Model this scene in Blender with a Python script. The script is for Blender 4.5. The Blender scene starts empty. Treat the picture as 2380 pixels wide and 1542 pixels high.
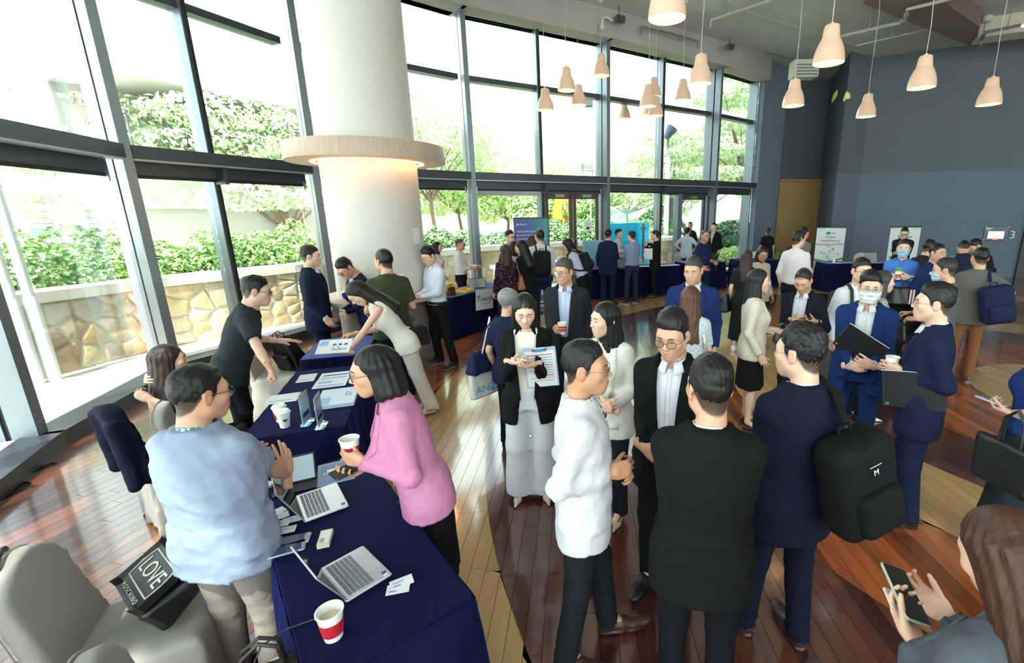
import bpy, math, random, numpy as np
from mathutils import Vector, Matrix
PI = math.pi
rnd = random.Random(7)
scene = bpy.context.scene
COL = scene.collection

# ------------------------------------------------------------------ camera
IMG_W, IMG_H = 2380, 1542
FOCAL = 1070.0
PITCH = math.radians(14.12)
ROLL = math.radians(-0.6)
PPX, PPY = 1370.0, 760.0
CAM_H = 2.17
cam_data = bpy.data.cameras.new('camera')
cam = bpy.data.objects.new('camera', cam_data)
COL.objects.link(cam)
_f = Vector((0, math.cos(PITCH), -math.sin(PITCH)))
_u = Vector((0, math.sin(PITCH), math.cos(PITCH)))
_x = Vector((1, 0, 0))
_c, _s = math.cos(ROLL), math.sin(ROLL)
CX = _c * _x + _s * _u
CU = -_s * _x + _c * _u
CF = _f
_m = Matrix((CX, CU, -CF)).transposed().to_4x4()
_m.translation = (0, 0, CAM_H)
cam.matrix_world = _m
cam_data.sensor_width = 36.0
cam_data.sensor_fit = 'HORIZONTAL'
cam_data.lens = FOCAL / IMG_W * 36.0
cam_data.shift_x = (IMG_W / 2 - PPX) / IMG_W
cam_data.shift_y = -(IMG_H / 2 - PPY) / IMG_W
cam_data.clip_start = 0.05
cam_data.clip_end = 500
scene.camera = cam


def ray(px, py):
	return CX * ((px - PPX) / FOCAL) - CU * ((py - PPY) / FOCAL) + CF


def at(px, py, z=0.0):
	"""point of the place at height z that the photograph shows at pixel (px, py)"""
	d = ray(px, py)
	t = (z - CAM_H) / d.z
	return Vector((0, 0, CAM_H)) + d * t


def at_dist(px, py, dist):
	d = ray(px, py)
	return Vector((0, 0, CAM_H)) + d * (dist / math.hypot(d.x, d.y))


# ------------------------------------------------------------------ light
world = bpy.data.worlds.new('sky')
scene.world = world
world.use_nodes = True
_bg = world.node_tree.nodes['Background']
_bg.inputs['Color'].default_value = (0.90, 0.955, 1.0, 1)
_bg.inputs['Strength'].default_value = 3.4
sun_data = bpy.data.lights.new('sun', 'SUN')
sun_data.energy = 9.0
sun_data.angle = math.radians(1.0)
sun_data.color = (1.0, 0.95, 0.86)
sun = bpy.data.objects.new('sun', sun_data)
COL.objects.link(sun)
sun.rotation_euler = (math.radians(30), math.radians(-12), math.radians(10))
scene.view_settings.view_transform = 'Standard'
scene.view_settings.look = 'None'
scene.view_settings.exposure = 1.0
scene.view_settings.gamma = 1.0
scene.view_settings.use_curve_mapping = False
scene.cycles.use_denoising = True
scene.cycles.max_bounces = 6
scene.cycles.diffuse_bounces = 4
scene.cycles.glossy_bounces = 3
scene.cycles.transparent_max_bounces = 12
scene.cycles.caustics_reflective = False
scene.cycles.caustics_refractive = False
scene.cycles.sample_clamp_indirect = 6.0
scene.cycles.use_light_tree = False
scene.cycles.use_adaptive_sampling = True
scene.cycles.adaptive_threshold = 0.02

# ------------------------------------------------------------------ materials
MATS = {}


def lin(c):
	"""sRGB 0-255 triple to linear"""
	o = []
	for v in c[:3]:
		v = v / 255.0
		o.append(v / 12.92 if v <= 0.04045 else ((v + 0.055) / 1.055) ** 2.4)
	return (*o, 1.0)


def M(name, c, rough=0.6, metal=0.0, var=0.0, vscale=8.0, bump=0.0, bscale=60.0, stretch=None, sheen=0.0,
      emit=None, estr=0.0, trans=0.0, coat=0.0, spec=0.5, attr=None, alpha=1.0, subs=0.0, bdist=.01, stint=None):
	if name in MATS:
		return MATS[name]
	m = bpy.data.materials.new(name)
	m.use_nodes = True
	nt = m.node_tree
	b = nt.nodes['Principled BSDF']
	col = lin(c)
	b.inputs['Base Color'].default_value = col
	b.inputs['Roughness'].default_value = rough
	b.inputs['Metallic'].default_value = metal
	b.inputs['Specular IOR Level'].default_value = spec
	b.inputs['Coat Weight'].default_value = coat
	b.inputs['Alpha'].default_value = alpha
	if subs:
		b.inputs['Subsurface Weight'].default_value = subs
		b.inputs['Subsurface Radius'].default_value = (0.02, 0.008, 0.004)
		b.inputs['Subsurface Scale'].default_value = 0.4
	if sheen:
		b.inputs['Sheen Weight'].default_value = sheen
		b.inputs['Sheen Roughness'].default_value = 0.4
		if stint:
			b.inputs['Sheen Tint'].default_value = lin(stint)
	if trans:
		b.inputs['Transmission Weight'].default_value = trans
	if emit:
		b.inputs['Emission Color'].default_value = lin(emit)
		b.inputs['Emission Strength'].default_value = estr
		if estr < 2:
			m.cycles.emission_sampling = 'NONE'
	tc = None

	def coords():
		nonlocal tc
		if tc is None:
			t = nt.nodes.new('ShaderNodeTexCoord')
			if stretch:
				mp = nt.nodes.new('ShaderNodeMapping')
				mp.inputs['Scale'].default_value = stretch
				nt.links.new(t.outputs['Object'], mp.inputs['Vector'])
				tc = mp.outputs['Vector']
			else:
				tc = t.outputs['Object']
		return tc
	src = None
	if attr:
		a = nt.nodes.new('ShaderNodeAttribute')
		a.attribute_name = attr
		src = a.outputs['Color']
		nt.links.new(src, b.inputs['Base Color'])
	if var:
		n = nt.nodes.new('ShaderNodeTexNoise')
		n.inputs['Scale'].default_value = vscale
		n.inputs['Detail'].default_value = 5
		nt.links.new(coords(), n.inputs['Vector'])
		r = nt.nodes.new('ShaderNodeMapRange')
		r.inputs['From Min'].default_value = 0.25
		r.inputs['From Max'].default_value = 0.75
		r.inputs['To Min'].default_value = 1 - var
		r.inputs['To Max'].default_value = 1 + var
		nt.links.new(n.outputs['Fac'], r.inputs['Value'])
		mx = nt.nodes.new('ShaderNodeVectorMath')
		mx.operation = 'SCALE'
		if src:
			nt.links.new(src, mx.inputs[0])
		else:
			mx.inputs[0].default_value = col[:3]
		nt.links.new(r.outputs[0], mx.inputs['Scale'])
		nt.links.new(mx.outputs[0], b.inputs['Base Color'])
	if bump:
		n = nt.nodes.new('ShaderNodeTexNoise')
		n.inputs['Scale'].default_value = bscale
		n.inputs['Detail'].default_value = 3
		nt.links.new(coords(), n.inputs['Vector'])
		bp = nt.nodes.new('ShaderNodeBump')
		bp.inputs['Strength'].default_value = bump
		bp.inputs['Distance'].default_value = bdist
		nt.links.new(n.outputs['Fac'], bp.inputs['Height'])
		nt.links.new(bp.outputs[0], b.inputs['Normal'])
	MATS[name] = m
	return m


def glass_mat(name, tint=(255, 255, 255), refl=0.35, milk=0.0):
	if name in MATS:
		return MATS[name]
	m = bpy.data.materials.new(name)
	m.use_nodes = True
	nt = m.node_tree
	nt.nodes.remove(nt.nodes['Principled BSDF'])
	out = nt.nodes['Material Output']
	t = nt.nodes.new('ShaderNodeBsdfTransparent')
	t.inputs[0].default_value = lin(tint)
	g = nt.nodes.new('ShaderNodeBsdfGlossy')
	g.inputs['Roughness'].default_value = 0.02
	fr = nt.nodes.new('ShaderNodeFresnel')
	fr.inputs[0].default_value = 1.45
	mu = nt.nodes.new('ShaderNodeMath')
	mu.operation = 'MULTIPLY'
	mu.inputs[1].default_value = refl
	nt.links.new(fr.outputs[0], mu.inputs[0])
	mx = nt.nodes.new('ShaderNodeMixShader')
	nt.links.new(mu.outputs[0], mx.inputs[0])
	body = t.outputs[0]
	if milk:
		tl = nt.nodes.new('ShaderNodeBsdfTranslucent')
		tl.inputs[0].default_value = lin(tint)
		m2 = nt.nodes.new('ShaderNodeMixShader')
		m2.inputs[0].default_value = milk
		nt.links.new(t.outputs[0], m2.inputs[1])
		nt.links.new(tl.outputs[0], m2.inputs[2])
		body = m2.outputs[0]
	nt.links.new(body, mx.inputs[1])
	nt.links.new(g.outputs[0], mx.inputs[2])
	nt.links.new(mx.outputs[0], out.inputs['Surface'])
	MATS[name] = m
	return m


# ------------------------------------------------------------------ mesh helpers
class MB:
	"""collects polygons, then builds ONE mesh object"""

	def __init__(s):
		s.v = []
		s.f = []
		s.mi = []
		s.cur = 0

	def add(s, vs, fs):
		o = len(s.v)
		s.v += [tuple(p) for p in vs]
		s.f += [tuple(i + o for i in f) for f in fs]
		s.mi += [s.cur] * len(fs)
		return s

	def box(s, x0, x1, y0, y1, z0, z1, mat=None):
		vs = [(x0, y0, z0), (x1, y0, z0), (x1, y1, z0), (x0, y1, z0), (x0, y0, z1), (x1, y0, z1), (x1, y1, z1), (x0, y1, z1)]
		if mat is not None:
			vs = [mat @ Vector(p) for p in vs]
		return s.add(vs, [(0, 3, 2, 1), (4, 5, 6, 7), (0, 1, 5, 4), (1, 2, 6, 5), (2, 3, 7, 6), (3, 0, 4, 7)])

	def bbox(s, x0, x1, y0, y1, z0, z1, r=0.01, mat=None):
		"""box with chamfered vertical and top/bottom edges"""
		def ring(z, i):
			return [(x0 + r + i, y0 + i, z), (x1 - r - i, y0 + i, z), (x1 - i, y0 + r + i, z), (x1 - i, y1 - r - i, z),
					(x1 - r - i, y1 - i, z), (x0 + r + i, y1 - i, z), (x0 + i, y1 - r - i, z), (x0 + i, y0 + r + i, z)]
		q = min(r, (z1 - z0) * 0.45)
		vs = ring(z0, q * .7) + ring(z0 + q, 0) + ring(z1 - q, 0) + ring(z1, q * .7)
		fs = [tuple(range(7, -1, -1)), tuple(range(24, 32))]
		for k in range(3):
			for i in range(8):
				j = (i + 1) % 8
				fs.append((k * 8 + i, k * 8 + j, k * 8 + 8 + j, k * 8 + 8 + i))
		if mat is not None:
			vs = [mat @ Vector(p) for p in vs]
		return s.add(vs, fs)

	def prism(s, pts, z0, z1):
		n = len(pts)
		vs = [(p[0], p[1], z0) for p in pts] + [(p[0], p[1], z1) for p in pts]
		a = sum(pts[i][0] * pts[(i + 1) % n][1] - pts[(i + 1) % n][0] * pts[i][1] for i in range(n))
		fs = [tuple(range(n - 1, -1, -1)), tuple(range(n, 2 * n))] + [(i, (i + 1) % n, n + (i + 1) % n, n + i) for i in range(n)]
		if a < 0:
			fs = [tuple(reversed(f)) for f in fs]
		return s.add(vs, fs)

	def seg(s, p, q, b0, b1, z0, z1, a0=0.0, a1=0.0):
		"""box along the plan segment p-q; b = offset to the left-hand (outward) side"""
		p = Vector(p[:2]); q = Vector(q[:2])
		d = (q - p).normalized()
		n = Vector((-d.y, d.x))
		p = p + d * a0
		q = q - d * a1
		pts = [p + n * b0, q + n * b0, q + n * b1, p + n * b1]
		return s.prism([(v.x, v.y) for v in pts], z0, z1)

	def tube(s, path, r, n=8, caps=True, closed=False):
		path = [Vector(p) for p in path]
		m = len(path)
		rr = r if isinstance(r, (list, tuple)) else [r] * m
		prev = None
		vs = []
		for i, p in enumerate(path):
			if closed:
				t = path[(i + 1) % m] - path[i - 1]
			else:
				t = path[min(i + 1, m - 1)] - path[max(i - 1, 0)]
			t.normalize()
			if prev is None:
				a = Vector((0, 0, 1)) if abs(t.z) < .9 else Vector((1, 0, 0))
				u = t.cross(a).normalized()
			else:
				u = (prev - t * prev.dot(t)).normalized()
			prev = u
			w = t.cross(u)
			for k in range(n):
				an = 2 * PI * k / n
				vs.append(p + (u * math.cos(an) + w * math.sin(an)) * rr[i])
		fs = []
		for i in range(m if closed else m - 1):
			j = (i + 1) % m
			for k in range(n):
				l = (k + 1) % n
				fs.append((i * n + k, i * n + l, j * n + l, j * n + k))
		if caps and not closed:
			fs.append(tuple(range(n - 1, -1, -1)))
			fs.append(tuple((m - 1) * n + k for k in range(n)))
		return s.add(vs, fs)

	def lathe(s, prof, n=24, mat=None, cap0=True, cap1=True):
		vs = []
		for r, z in prof:
			for k in range(n):
				a = 2 * PI * k / n
				vs.append(Vector((r * math.cos(a), r * math.sin(a), z)))
		fs = []
		for i in range(len(prof) - 1):
			for k in range(n):
				l = (k + 1) % n
				fs.append((i * n + k, i * n + l, (i + 1) * n + l, (i + 1) * n + k))
		if cap0:
			fs.append(tuple(range(n - 1, -1, -1)))
		if cap1:
			fs.append(tuple((len(prof) - 1) * n + k for k in range(n)))
		if mat is not None:
			vs = [mat @ v for v in vs]
		return s.add(vs, fs)

	def grid(s, fn, nu, nv):
		vs = [fn(i / nu, j / nv) for j in range(nv + 1) for i in range(nu + 1)]
		fs = [(j * (nu + 1) + i, j * (nu + 1) + i + 1, (j + 1) * (nu + 1) + i + 1, (j + 1) * (nu + 1) + i) for j in range(nv) for i in range(nu)]
		return s.add(vs, fs)

	def mesh(s, name, mats, smooth=False):
		me = bpy.data.meshes.new(name)
		me.from_pydata([tuple(p) for p in s.v], [], s.f)
		mats = mats if isinstance(mats, (list, tuple)) else [mats]
		for m in mats:
			me.materials.append(m)
		if len(mats) > 1:
			me.polygons.foreach_set('material_index', s.mi)
		if smooth:
			me.polygons.foreach_set('use_smooth', [True] * len(me.polygons))
			if smooth != 'all':
				try:
					me.set_sharp_from_angle(angle=math.radians(40))
				except Exception:
					pass
		me.update()
		return me

	def build(s, name, mats, parent=None, smooth=False):
		return link(name, s.mesh(name, mats, smooth), parent)


def link(name, data, parent=None):
	o = bpy.data.objects.new(name, data)
	COL.objects.link(o)
	if parent is not None:
		o.parent = parent
	return o


def empty(name, loc=(0, 0, 0), rz=0.0, parent=None):
	o = bpy.data.objects.new(name, None)
	o.empty_display_size = 0.1
	COL.objects.link(o)
	o.location = loc
	o.rotation_euler = (0, 0, rz)
	if parent is not None:
		o.parent = parent
	return o


def tag(o, label=None, cat=None, group=None, kind=None):
	if label:
		o['label'] = label
	if cat:
		o['category'] = cat
	if group:
		o['group'] = group
	if kind:
		o['kind'] = kind
	return o


def text(body, size, loc, rot, mat, parent, name='lettering', align='LEFT', extrude=0.0006):
	cu = bpy.data.curves.new(name, 'FONT')
	cu.body = body
	cu.size = size
	cu.align_x = align
	cu.align_y = 'CENTER'
	cu.extrude = extrude
	cu.materials.append(mat)
	tmp = bpy.data.objects.new('tmp', cu)
	me = bpy.data.meshes.new_from_object(tmp)
	me.name = name
	bpy.data.objects.remove(tmp)
	if not me.materials:
		me.materials.append(mat)
	o = link(name, me, parent)
	o.location = loc
	o.rotation_euler = rot
	return o
# ------------------------------------------------------------------ people: signed distance fields in numpy
f32 = np.float32


def grid3(lo, hi, h):
	lo = np.asarray(lo, f32); hi = np.asarray(hi, f32)
	n = np.maximum(np.ceil((hi - lo) / h).astype(int) + 1, 4)
	ax = [lo[i] + h * np.arange(n[i], dtype=f32) for i in range(3)]
	X, Y, Z = np.meshgrid(*ax, indexing='ij')
	return (X, Y, Z), lo, n


def cap(P, a, b, ra, rb=None):
	rb = ra if rb is None else rb
	a = np.asarray(a, f32); b = np.asarray(b, f32)
	ba = b - a
	bb = float(ba @ ba) + 1e-9
	px, py, pz = P[0] - a[0], P[1] - a[1], P[2] - a[2]
	t = np.clip((px * ba[0] + py * ba[1] + pz * ba[2]) / bb, 0, 1)
	d = np.sqrt((px - t * ba[0]) ** 2 + (py - t * ba[1]) ** 2 + (pz - t * ba[2]) ** 2)
	return d - (f32(ra) + f32(rb - ra) * t)


def ell(P, c, r):
	x = (P[0] - f32(c[0])) / f32(r[0]); y = (P[1] - f32(c[1])) / f32(r[1]); z = (P[2] - f32(c[2])) / f32(r[2])
	k0 = np.sqrt(x * x + y * y + z * z)
	k1 = np.sqrt((x / f32(r[0])) ** 2 + (y / f32(r[1])) ** 2 + (z / f32(r[2])) ** 2) + f32(1e-6)
	return k0 * (k0 - 1) / k1


def smin(a, b, k):
	h = np.maximum(f32(k) - np.abs(a - b), 0) / f32(k)
	return np.minimum(a, b) - h * h * f32(k * .25)


def smax(a, b, k):
	return -smin(-a, -b, k)


def xf(P, Rm, t):
	"""world grid -> local coordinates of a frame with columns Rm at t"""
	x, y, z = P[0] - f32(t[0]), P[1] - f32(t[1]), P[2] - f32(t[2])
	R_ = np.asarray(Rm, f32)
	return (x * R_[0, 0] + y * R_[1, 0] + z * R_[2, 0], x * R_[0, 1] + y * R_[1, 1] + z * R_[2, 1], x * R_[0, 2] + y * R_[1, 2] + z * R_[2, 2])


_nr = np.random.RandomState(3)
_NK = _nr.normal(size=(9, 3)).astype(f32)
_NP = _nr.uniform(0, 6.28, 9).astype(f32)


def sines(P, freq, seed=0, n=5, st=(1, 1, 1)):
	o = 0
	for i in range(n):
		k = _NK[(i + seed) % 9] * f32(freq * (1 + .35 * i))
		o = o + np.sin(P[0] * (k[0] * st[0]) + P[1] * (k[1] * st[1]) + P[2] * (k[2] * st[2]) + _NP[(i * 2 + seed) % 9]) / f32(1 + .5 * i)
	return o / f32(2.2)


def surfnet(F, lo, h):
	S = F < 0
	n = np.array(F.shape) - 1
	c = S[:-1, :-1, :-1].astype(np.int8)
	tot = np.zeros(n, np.int8)
	for i in (0, 1):
		for j in (0, 1):
			for k in (0, 1):
				tot += S[i:i + n[0], j:j + n[1], k:k + n[2]]
	act = (tot > 0) & (tot < 8)
	I = np.argwhere(act)
	if len(I) == 0:
		return np.zeros((0, 3), f32), np.zeros((0, 4), np.int32)
	idx = np.full(n, -1, np.int32)
	idx[act] = np.arange(len(I), dtype=np.int32)
	corners = [(i, j, k) for i in (0, 1) for j in (0, 1) for k in (0, 1)]
	val = {q: F[I[:, 0] + q[0], I[:, 1] + q[1], I[:, 2] + q[2]] for q in corners}
	acc = np.zeros((len(I), 3), f32)
	cnt = np.zeros(len(I), f32)
	for q in corners:
		for ax in range(3):
			if q[ax] == 0:
				r = list(q); r[ax] = 1; r = tuple(r)
				a, b = val[q], val[r]
				m = (a < 0) != (b < 0)
				t = np.where(m, a / np.where(m, a - b, 1), 0).astype(f32)
				for e in range(3):
					acc[:, e] += np.where(m, q[e] + (t if e == ax else 0), 0)
				cnt += m
	V = (I + acc / cnt[:, None]) * f32(h) + np.asarray(lo, f32)
	Q = []
	for ax in range(3):
		s0 = [slice(None)] * 3; s1 = [slice(None)] * 3
		s0[ax] = slice(0, -1); s1[ax] = slice(1, None)
		A, B = S[tuple(s0)], S[tuple(s1)]
		for flip, mk in ((False, A & ~B), (True, ~A & B)):
			E = np.argwhere(mk)
			b1, b2 = (ax + 1) % 3, (ax + 2) % 3
			ok = (E[:, b1] > 0) & (E[:, b2] > 0) & (E[:, b1] < n[b1]) & (E[:, b2] < n[b2])
			E = E[ok]
			q = []
			for d1, d2 in ((0, 0), (1, 0), (1, 1), (0, 1)):
				c_ = E.copy(); c_[:, b1] -= d1; c_[:, b2] -= d2
				q.append(idx[c_[:, 0], c_[:, 1], c_[:, 2]])
			q = np.stack(q, 1)
			if flip:
				q = q[:, ::-1]
			Q.append(q)
	Q = np.concatenate(Q)
	Q = Q[(Q >= 0).all(1)]
	return V, Q


def np_mesh(name, V, Q, mats, mi=None, col=None, tris=None):
	"""numpy mesh; Q quads (n,4)"""
	me = bpy.data.meshes.new(name)
	nq = len(Q)
	me.vertices.add(len(V))
	me.vertices.foreach_set('co', np.ascontiguousarray(V, f32).ravel())
	me.loops.add(nq * 4)
	me.loops.foreach_set('vertex_index', np.ascontiguousarray(Q, np.int32).ravel())
	me.polygons.add(nq)
	me.polygons.foreach_set('loop_start', np.arange(nq, dtype=np.int32) * 4)
	me.polygons.foreach_set('loop_total', np.full(nq, 4, np.int32))
	for m in (mats if isinstance(mats, (list, tuple)) else [mats]):
		me.materials.append(m)
	if mi is not None:
		me.polygons.foreach_set('material_index', np.ascontiguousarray(mi, np.int32))
	me.polygons.foreach_set('use_smooth', np.ones(nq, bool))
	if col is not None:
		a = me.color_attributes.new('tint', 'FLOAT_COLOR', 'POINT')
		c4 = np.ones((len(V), 4), f32); c4[:, :3] = col
		a.data.foreach_set('color', c4.ravel())
	me.update(calc_edges=True)
	return me


def sdf_mesh(fn, lo, hi, h):
	P, lo, n = grid3(lo, hi, h)
	return surfnet(fn(P), lo, h)


def nrm(v):
	v = np.asarray(v, float)
	return v / (np.linalg.norm(v) + 1e-9)


def rotx(a):
	c, s = math.cos(a), math.sin(a)
	return np.array([[1, 0, 0], [0, c, -s], [0, s, c]])


def roty(a):
	c, s = math.cos(a), math.sin(a)
	return np.array([[c, 0, s], [0, 1, 0], [-s, 0, c]])


def rotz(a):
	c, s = math.cos(a), math.sin(a)
	return np.array([[c, -s, 0], [s, c, 0], [0, 0, 1]])


# ---- head (y forward, origin between the ears, crown at about z=.118, chin at z=-.118)
def head_sdf(P, fem=False, full=True):
	Pm = (np.abs(P[0]), P[1], P[2])
	j = .9 if fem else 1.0
	d = ell(P, (0, -.014, .030), (.077, .098, .088))
	d = smin(d, ell(P, (0, .026, -.030), (.065, .064, .082)), .03)
	d = smin(d, cap(Pm, (.05 * j, .006, -.058), (0, .058, -.098), .022 * j, .020 * j), .035)
	d = smin(d, ell(P, (0, .062, -.096), (.026 * j, .022, .021)), .03)
	d = smin(d, ell(Pm, (.041, .060, -.022), (.023, .022, .020)), .03)
	d = smin(d, cap(Pm, (0, .083, .024), (.04, .068, .026), .010 if fem else .012), .03)
	d = smin(d, ell(P, (0, .078, -.060), (.032, .020, .024)), .025)
	# eye sockets
	d = smax(d, -ell(Pm, (.0315, .106, .002), (.021, .020, .013)), .016)
	# nose
	d = smin(d, cap(P, (0, .085, .010), (0, .108, -.026), .006, .0105), .014)
	d = smin(d, ell(Pm, (.0125, .098, -.030), (.008, .010, .0075)), .008)
	if full:
		d = smax(d, -ell(Pm, (.0065, .103, -.0385), (.0035, .006, .003)), .004)
		# lips
		d = smin(d, cap(Pm, (0, .0980, -.0560), (.0225, .0885, -.0580), .0048, .0028), .007)
		d = smin(d, cap(Pm, (0, .0960, -.0655), (.0200, .0885, -.0605), .0056, .0028), .007)
		d = smax(d, -cap(Pm, (0, .1045, -.0605), (.024, .0915, -.0592), .0018), .003)
		# eyelids
		d = smin(d, cap(Pm, (.0185, .0855, .0015), (.0315, .0905, .0068), .0034, .0038), .003)
		d = smin(d, cap(Pm, (.0315, .0905, .0068), (.0455, .0785, .0010), .0038, .0034), .003)
		d = smin(d, cap(Pm, (.0195, .0850, -.0035), (.0315, .0890, -.0070), .0030, .0032), .004)
		d = smin(d, cap(Pm, (.0315, .0890, -.0070), (.0445, .0785, -.0030), .0032, .0030), .004)
	# ears
	e = ell((Pm[0] - (P[1] + .01) * -.25, P[1], P[2]), (.079, -.012, -.006), (.009, .021, .032))
	e = smax(e, -ell(Pm, (.092, -.006, .000), (.009, .011, .019)), .006)
	d = smin(d, e, .008)
	# neck
	nr = .047 if fem else .056
	d = smin(d, cap(P, (0, -.028, -.05), (0, -.045, -.21), nr, nr * 1.06), .03)
	return d


SKINC = np.array(lin((214, 166, 138))[:3])
HEADS = {}


def get_head(fem, h):
	key = (fem, h)
	if key not in HEADS:
		full = h < .0095
		V, Q = sdf_mesh(lambda P: head_sdf(P, fem, full), (-.105, -.125, -.215), (.105, .135, .125), h)
		if full and h < .0045:
			pass
		x = np.abs(V[:, 0]); y = V[:, 1]; z = V[:, 2]
		col = np.ones((len(V), 3))
		# own colour of skin: lips redder, cheeks and ears slightly warmer
		lip = np.exp(-(((x) / .018) ** 4 + ((z + .0605) / .0085) ** 4)) * (y > .08)
		lc = np.array([.86, .55, .54]) if fem else np.array([.9, .70, .68])
		col = col * (1 - lip[:, None]) + lip[:, None] * lc
		ch = np.exp(-(((x - .045) / .025) ** 2 + ((z + .03) / .025) ** 2)) * (y > .04)
		col *= 1 - ch[:, None] * np.array([0, .06, .06])
		er = ((x > .074) & (y < .02))[:, None]
		col *= 1 - er * np.array([0, .08, .08])
		ln = np.interp(y, [-.13, -.09, -.055, -.035, -.012, .004, .012, .026, .034, .06, .10, .13], [-.10, -.088, -.062, -.025, .010, .006, -.022, -.006, .035, .058, .070, .074])
		sc = np.clip((z - ln) / .012, 0, 1) * (x < .083) * ((x < .0755) | (z > .03) | (y < -.03))
		HEADS[key] = (V, Q, col, sc)
	return HEADS[key]


def small_parts(fem, brow=1.0, far=False):
	"""eyes, brows and lashes: (V, Q, slot) in head space; slots 1 eye white, 2 iris, 3 hair colour"""
	mb = MB()

	def sph(c, r, sl, sx=1, sy=1, sz=1, n=10, m=6):
		mb.cur = sl
		vs = []
		for i in range(m + 1):
			t = PI * i / m
			for k in range(n):
				a = 2 * PI * k / n
				vs.append((c[0] + sx * r * math.sin(t) * math.cos(a), c[1] + sy * r * math.cos(t), c[2] + sz * r * math.sin(t) * math.sin(a)))
		fs = []
		for i in range(m):
			for k in range(n):
				l = (k + 1) % n
				fs.append((i * n + k, (i + 1) * n + k, (i + 1) * n + l, i * n + l))
		mb.add(vs, fs)
	for s in (-1, 1):
		sph((s * .0320, .0775, -.0005), .0122, 1, sx=1.05)
		sph((s * .0320, .0862, -.0002), .0052, 2, sy=.75, n=10, m=6)
		mb.cur = 3
		bz = .0235 if fem else .022
		pts = [(s * .015, .0955, bz + .0015), (s * .026, .0945, bz + .0036), (s * .038, .0885, bz + .0034), (s * .050, .0785, bz - .0020)]
		t = .0025 * brow
		mb.tube(pts, [t * 1.15, t * 1.3, t, t * .5], 4)
		lp = [(s * .0185, .0882, .0012), (s * .025, .0935, .0047), (s * .0325, .0938, .0055), (s * .040, .0885, .0040), (s * .0465, .0812, .0000)]
		mb.tube(lp, [.0006, .0011, .0012, .0011, .0006] if not fem else [.0007, .0014, .0016, .0015, .0009], 4)
	mb_f = [f if len(f) == 4 else (f[0], f[1], f[2], f[2]) for f in mb.f]
	return np.array(mb.v, f32), mb_f, mb.mi


# ---- hand: right hand, wrist at origin, fingers along +y, palm towards -z, thumb on -x
HAND_POSES = {
	'relax': ([(18, 28, 18), (24, 32, 20), (30, 36, 22), (34, 40, 24)], (18, 12)),
	'flat': ([(4, 6, 4), (3, 5, 4), (4, 6, 4), (6, 8, 6)], (5, 5)),
	'cup': ([(38, 42, 26), (38, 44, 28), (40, 46, 30), (44, 46, 30)], (42, 20)),
	'phone': ([(26, 40, 26), (28, 44, 28), (30, 46, 30), (32, 48, 32)], (36, 16)),
	'fist': ([(78, 95, 60), (80, 98, 62), (82, 98, 62), (84, 96, 60)], (30, 40)),
	'point': ([(6, 8, 6), (60, 80, 50), (70, 85, 55), (72, 85, 55)], (24, 30)),
	'hold': ([(46, 50, 30), (48, 52, 32), (50, 54, 34), (52, 54, 34)], (30, 26)),
	'spread': ([(6, 12, 8), (4, 10, 8), (10, 16, 10), (16, 20, 12)], (-6, 6)),
}
HANDS = {}


def hand_chains(pose):
	fing, th = HAND_POSES[pose]
	base = [(-.030, .086, .002), (-.010, .091, .004), (.011, .088, .002), (.030, .079, -.001)]
	leng = [(.043, .026, .021), (.047, .030, .022), (.043, .028, .021), (.034, .021, .018)]
	rad = [.0092, .0094, .0089, .0078]
	spr = (8, 2, -4, -10) if pose != 'spread' else (14, 4, -6, -16)
	out = []
	for i in range(4):
		p = np.array(base[i]); pts = [p]; a = 0
		for k in range(3):
			a += math.radians(fing[i][k])
			s = math.radians(spr[i]) * (1 if k == 0 else .6)
			d = np.array([-math.sin(s) * math.cos(a), math.cos(a) * math.cos(s), -math.sin(a)])
			p = p + d * leng[i][k]
			pts.append(p)
		out.append((pts, [rad[i], rad[i] * .92, rad[i] * .84, rad[i] * .72]))
	f, b = math.radians(th[0]), math.radians(th[1])
	p = np.array([-.022, .018, -.006]); pts = [p]
	ang = math.radians(42) - f * .45
	for k, L in enumerate((.044, .034, .027)):
		dn = -.15 - math.sin(f) * .8 - .25 * k * math.sin(b + .3)
		d = nrm([-math.sin(ang - .35 * k * b), math.cos(ang - .35 * k * b), dn])
		p = p + d * L
		pts.append(p)
	out.append((pts, [.0150, .0112, .0100, .0078]))
	return out


def get_hand(pose, h):
	key = (pose, h)
	if key not in HANDS:
		ch = hand_chains(pose)
		allp = np.array([q for c, _ in ch for q in c] + [[0, -.05, 0], [.045, .05, 0], [-.045, .05, 0]])

		def fn(P):
			d = ell(P, (0, .048, 0), (.043, .056, .0150))
			d = smin(d, cap(P, (-.024, .03, 0), (-.029, .085, .001), .0125, .0105), .012)
			d = smin(d, cap(P, (.022, .03, -.002), (.029, .078, -.001), .0130, .0098), .012)
			d = smin(d, ell(P, (-.026, .034, -.010), (.018, .028, .015)), .014)
			Pw = (P[0] * f32(.80), P[1], P[2])
			d = smin(d, cap(Pw, (0, -.06, 0), (0, .02, 0), .0225, .020), .02)
			for pts, r in ch:
				f = None
				for k in range(3):
					c = cap(P, pts[k], pts[k + 1], r[k], r[k + 1])
					f = c if f is None else smin(f, c, .003)
				d = smin(d, f, .006)
			return d
		V, Q = sdf_mesh(fn, allp.min(0) - .022, allp.max(0) + .022, h)
		HANDS[key] = (V, Q)
	return HANDS[key]


# ---- shoes: heel at y=-.06, toe along +y, sole on z=0
SHOES = {}


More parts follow.
